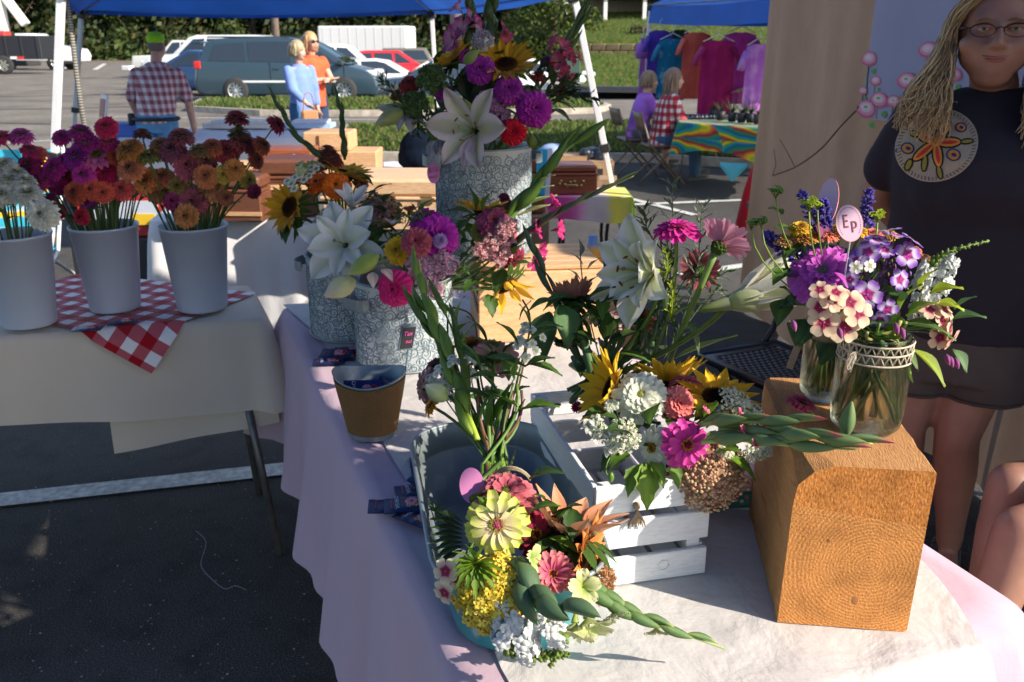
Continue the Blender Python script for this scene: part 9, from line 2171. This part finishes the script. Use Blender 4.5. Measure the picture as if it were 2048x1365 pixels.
# beige folding chairs, tie dye stall
FCM=solid('beige_chair',(.19,.13,.09),.45,.2,.1,20)
def fold_chair(label,x,y,rz):
 t=thing('folding_chair',label,'chair',(x,y,0),rz,'beige folding chairs by the tie dye stall')
 q=MB();q.box((0,0,.44),(.4,.4,.025),bev=.01);q.build('seat',FCM,t)
 q=MB();q.grid(lambda u,v:Vector((-.2+.4*u,.25+.05*v+.03*math.sin(u*pi),.62+.2*v)),6,3);o=q.build('backrest',FCM,t,True);m=o.modifiers.new('s','SOLIDIFY');m.thickness=.012;apply_mods(o)
 for s_ in(-1,1):q=MB();q.tube([(s_*.2,-.25,0),(s_*.2,.18,.46),(s_*.2,.3,.82)],.012,7);q.build('leg',FCM,t,True);q=MB();q.tube([(s_*.19,.3,0),(s_*.19,-.12,.43)],.012,7);q.build('leg',FCM,t,True)
p=at(1275,280,11.2);fold_chair('beige folding chair carrying the girl in violet',p.x-.02,11.2,R(100));p=at(1322,290,10.5);fold_chair('beige folding chair carrying the woman in checked shirt',p.x,10.5,R(95))
def tie(t):
 c=t.nodes.new('ShaderNodeTexCoord');mp=t.nodes.new('ShaderNodeMapping');mp.inputs['Scale'].default_value=(2.9,2.9,2.9);t.links.new(c.outputs['Object'],mp.inputs[0]);sp=t.nodes.new('ShaderNodeSeparateXYZ');t.links.new(mp.outputs[0],sp.inputs[0]);hx=math_(t,'ADD',sp.outputs[0],math_(t,'MULTIPLY',sp.outputs[1],.6))
 u=math_(t,'SUBTRACT',math_(t,'FRACT',hx),.5);v=math_(t,'SUBTRACT',math_(t,'FRACT',math_(t,'ADD',sp.outputs[2],.3)),.5);r=math_(t,'SQRT',math_(t,'ADD',math_(t,'POWER',u,2),math_(t,'POWER',v,2)));a=math_(t,'DIVIDE',math_(t,'ARCTAN2',v,u),6.283);n=tex(t,5,4);s_=math_(t,'FRACT',math_(t,'ADD',math_(t,'ADD',a,math_(t,'MULTIPLY',r,3.2)),math_(t,'MULTIPLY',n.outputs[0],.35)))
 return ramp(t,s_,[(0,(.03,.25,.09)),(.2,(.01,.12,.25)),(.36,(.02,.3,.3)),(.48,(.1,.35,.03)),(.6,(.75,.55,.02)),(.74,(.65,.12,.02)),(.86,(.3,.01,.05)),(1,(.03,.25,.09))])
TIE=cloth_mat('tie_dye',(1,1,1),extra=tie,wrinkle=.2);tc=[G(1352,270,TZ),G(1640,300,TZ),G(1640,252,TZ),G(1350,232,TZ)];tc=[at(1355,262,10.0),at(1560,278,9.0),at(1600,250,10.2),at(1360,236,11.3)];tc=[Vector((p.x,p.y,TZ))for p in tc]
folding_table('table of the tie dye stall under the swirl patterned cloth',tc);o=drape('tie_dye_cloth',tc,TZ,lambda p:.34+.07*math.sin(p.x*5),TIE,amp=.02,freq=9,flare=.02,rc=.05,step=.04,ns=9,seed=3);tag(o,'swirl patterned tie dye cloth hanging in front of the stall table','tablecloth')
q=MB();q.grid(lambda u,v:Vector((.26*u,-.1*u-.02*math.sin(v*3),-.2*v*(1-abs(u-.5)*1.6))),6,6);tag(q.build('scarf',cloth_mat('aqua_cloth',(.1,.42,.5),wrinkle=.2),M=Matrix.Translation(at(1440,325,9.35)),smooth=True),'aqua scarf corner hanging below the tie dye cloth','scarf')
PLC=[(.03,.07,.02),(.05,.1,.03),(.08,.12,.04)]
for k,(px,Y,h)in enumerate(((1440,10.1,.2),(1463,9.9,.26),(1482,9.8,.22),(1500,9.75,.3),(1515,9.6,.2),(1425,10.4,.16),(1490,10.2,.2))):
 p=at(px,250,Y);t=thing('potted_plant',('first','second','third','fourth','fifth','small hidden','rear')[k]+' spiky plant from the left, in a dark pot on the stall table','plant',(p.x,p.y,TZ+.01),0,'spiky potted plants on the tie dye stall');q=MB();q.lathe([(.001,0),(.04,0),(.055,.1),(.05,.1),(.045,.09),(.001,.09)],12,col=(.025,.025,.03));q.build('pot',PLAIN,t,True);q=MB()
 for j in range(16):a=j*2.4;e=Vector((math.cos(a),math.sin(a),1.3)).normalized()*h*uni(.6,1.1);q.add([Vector((math.cos(a+1.5)*.008,math.sin(a+1.5)*.008,.09)),Vector((-math.cos(a+1.5)*.008,-math.sin(a+1.5)*.008,.09)),e+Vector((0,0,.06))],[(0,1,2)],jit(random.choice(PLC),.3))
 q.build('foliage',FOL,t)
for(px,w_)in((1385,.5),(1410,.3)):q=MB();[q.tube([(-w_/2+w_*j/9,-.1,.02),(-w_/2+w_*(j+.5)/9,0,.035),(-w_/2+w_*j/9,.1,.02)],.012,5,col=random.choice([(.1,.13,.18),(.05,.06,.09),(.3,.33,.4)]))for j in range(10)];tag(q.build('jewellery_tray',PLAIN,M=Matrix.Translation(Vector((at(px,236,10.4).x,10.4,TZ+.01))),smooth=True),('wide' if w_>.4 else 'narrow')+' tray of beaded pieces on the stall table','tray')
def tshirt(label,px,top,Y,w_,L,mat,rz=0,green=False):
 c=at(px,top,Y);t=thing('hanging_shirt',label,'shirt',tuple(c),rz);H_2=w_/2
 def f(u,v,s_=1):
  x=(u-.5)*2;xx=x*H_2*(.8+.05*v);sh_=-.05*abs(x)-(.02 if abs(x)<.25 else 0);return Vector((xx,s_*(.035*math.cos(x*pi/2)+.012*math.sin(u*22+v*3)*v),sh_*(1-v)-L*v))
 q=MB();q.grid(lambda u,v:f(u,v,1),14,8);q.grid(lambda u,v:f(u,v,-1),14,8)
 q.build('body',mat,t,True)
 for sx in(-1,1):
  q=MB();q.tube([(sx*H_2*.74,0,-.10),(sx*H_2*.98,.0,-.2),(sx*H_2*1.12,0,-.3)],[.085,.08,.078],9,flat=.35);q.build('sleeve',mat,t,True)
 q=MB();q.tube([(-w_*.38,0,-.03),(0,0,.05),(w_*.38,0,-.03)],.006,5);q.tube([(0,0,.05),(0,0,.1),(.02,0,.13),(.035,0,.11)],.004,5);q.build('hanger',WT,t,True)
 return t
def dye(name,c1_,c2_,sc=9,lo=.45):
 def f(t):n=tex(t,sc,5,stretch=(1,1,.6));return ramp(t,n.outputs[0],[(lo,c1_),(lo+.25,c2_)])
 return cloth_mat(name,(1,1,1),extra=f,wrinkle=.2)
for(lb,px,tp_,Y,w_,L,m,rz)in(('narrow lilac shirt at the left pole of the stall',1287,73,13.2,.24,.82,dye('dye_lilac',(.36,.12,.5),(.45,.2,.6)),1.2),('royal purple blue shirt, second from the left',1320,58,12.8,.40,.80,dye('dye_indigo',(.06,.03,.33),(.1,.05,.4)),.2),('teal tie dye shirt with white flecks',1346,75,12.2,.46,.80,dye('dye_teal',(.01,.17,.30),(.35,.6,.7),12,.56),.1),('coral orange shirt',1395,62,11.9,.44,.84,dye('dye_coral',(.62,.10,.07),(.7,.16,.1)),.1),('deep raspberry shirt hanging lowest',1438,78,11.0,.50,.88,dye('dye_raspberry',(.33,.01,.10),(.42,.02,.16)),.1),('magenta pink shirt',1482,62,11.3,.50,.86,dye('dye_magenta',(.50,.04,.30),(.6,.08,.4)),.1),('mottled lilac pink shirt behind the front pole',1520,85,10.3,.38,.82,dye('dye_orchid',(.40,.12,.5),(.6,.32,.62)),.2),('dark green shirt top showing behind the teal one',1360,57,13.6,.34,.3,dye('dye_green',(.02,.07,.03),(.03,.1,.05)),.1)):tshirt(lb+' under the blue canopy',px,tp_,Y,w_,L,m,rz)
q=MB();q.tube([A1+Vector((0,.05,-.12)),A2+Vector((0,.05,-.12))],.012,6);q.build('hanging_bar',POLEW,[o for o in COL.objects if o.name=='canopy_tent.001'][0],True,M=Matrix.Translation(-[o for o in COL.objects if o.name=='canopy_tent.001'][0].location))
p=at(1568,200,10.9);figure('shopper standing mostly hidden behind the drape post, reaching a bare arm to the plants',(p.x,10.9,0),R(-60),.1,solid('olive_top',(.12,.11,.05),.9),SEATJ,arms=[[(-.2,0,-.05),(-.3,-.2,-.25),(-.34,-.42,-.3)],[(.2,0,-.02),(.22,0,-.28),(.2,-.08,-.52)]],H=1.6,skin=SK1,sleeve=.2,bits=False)
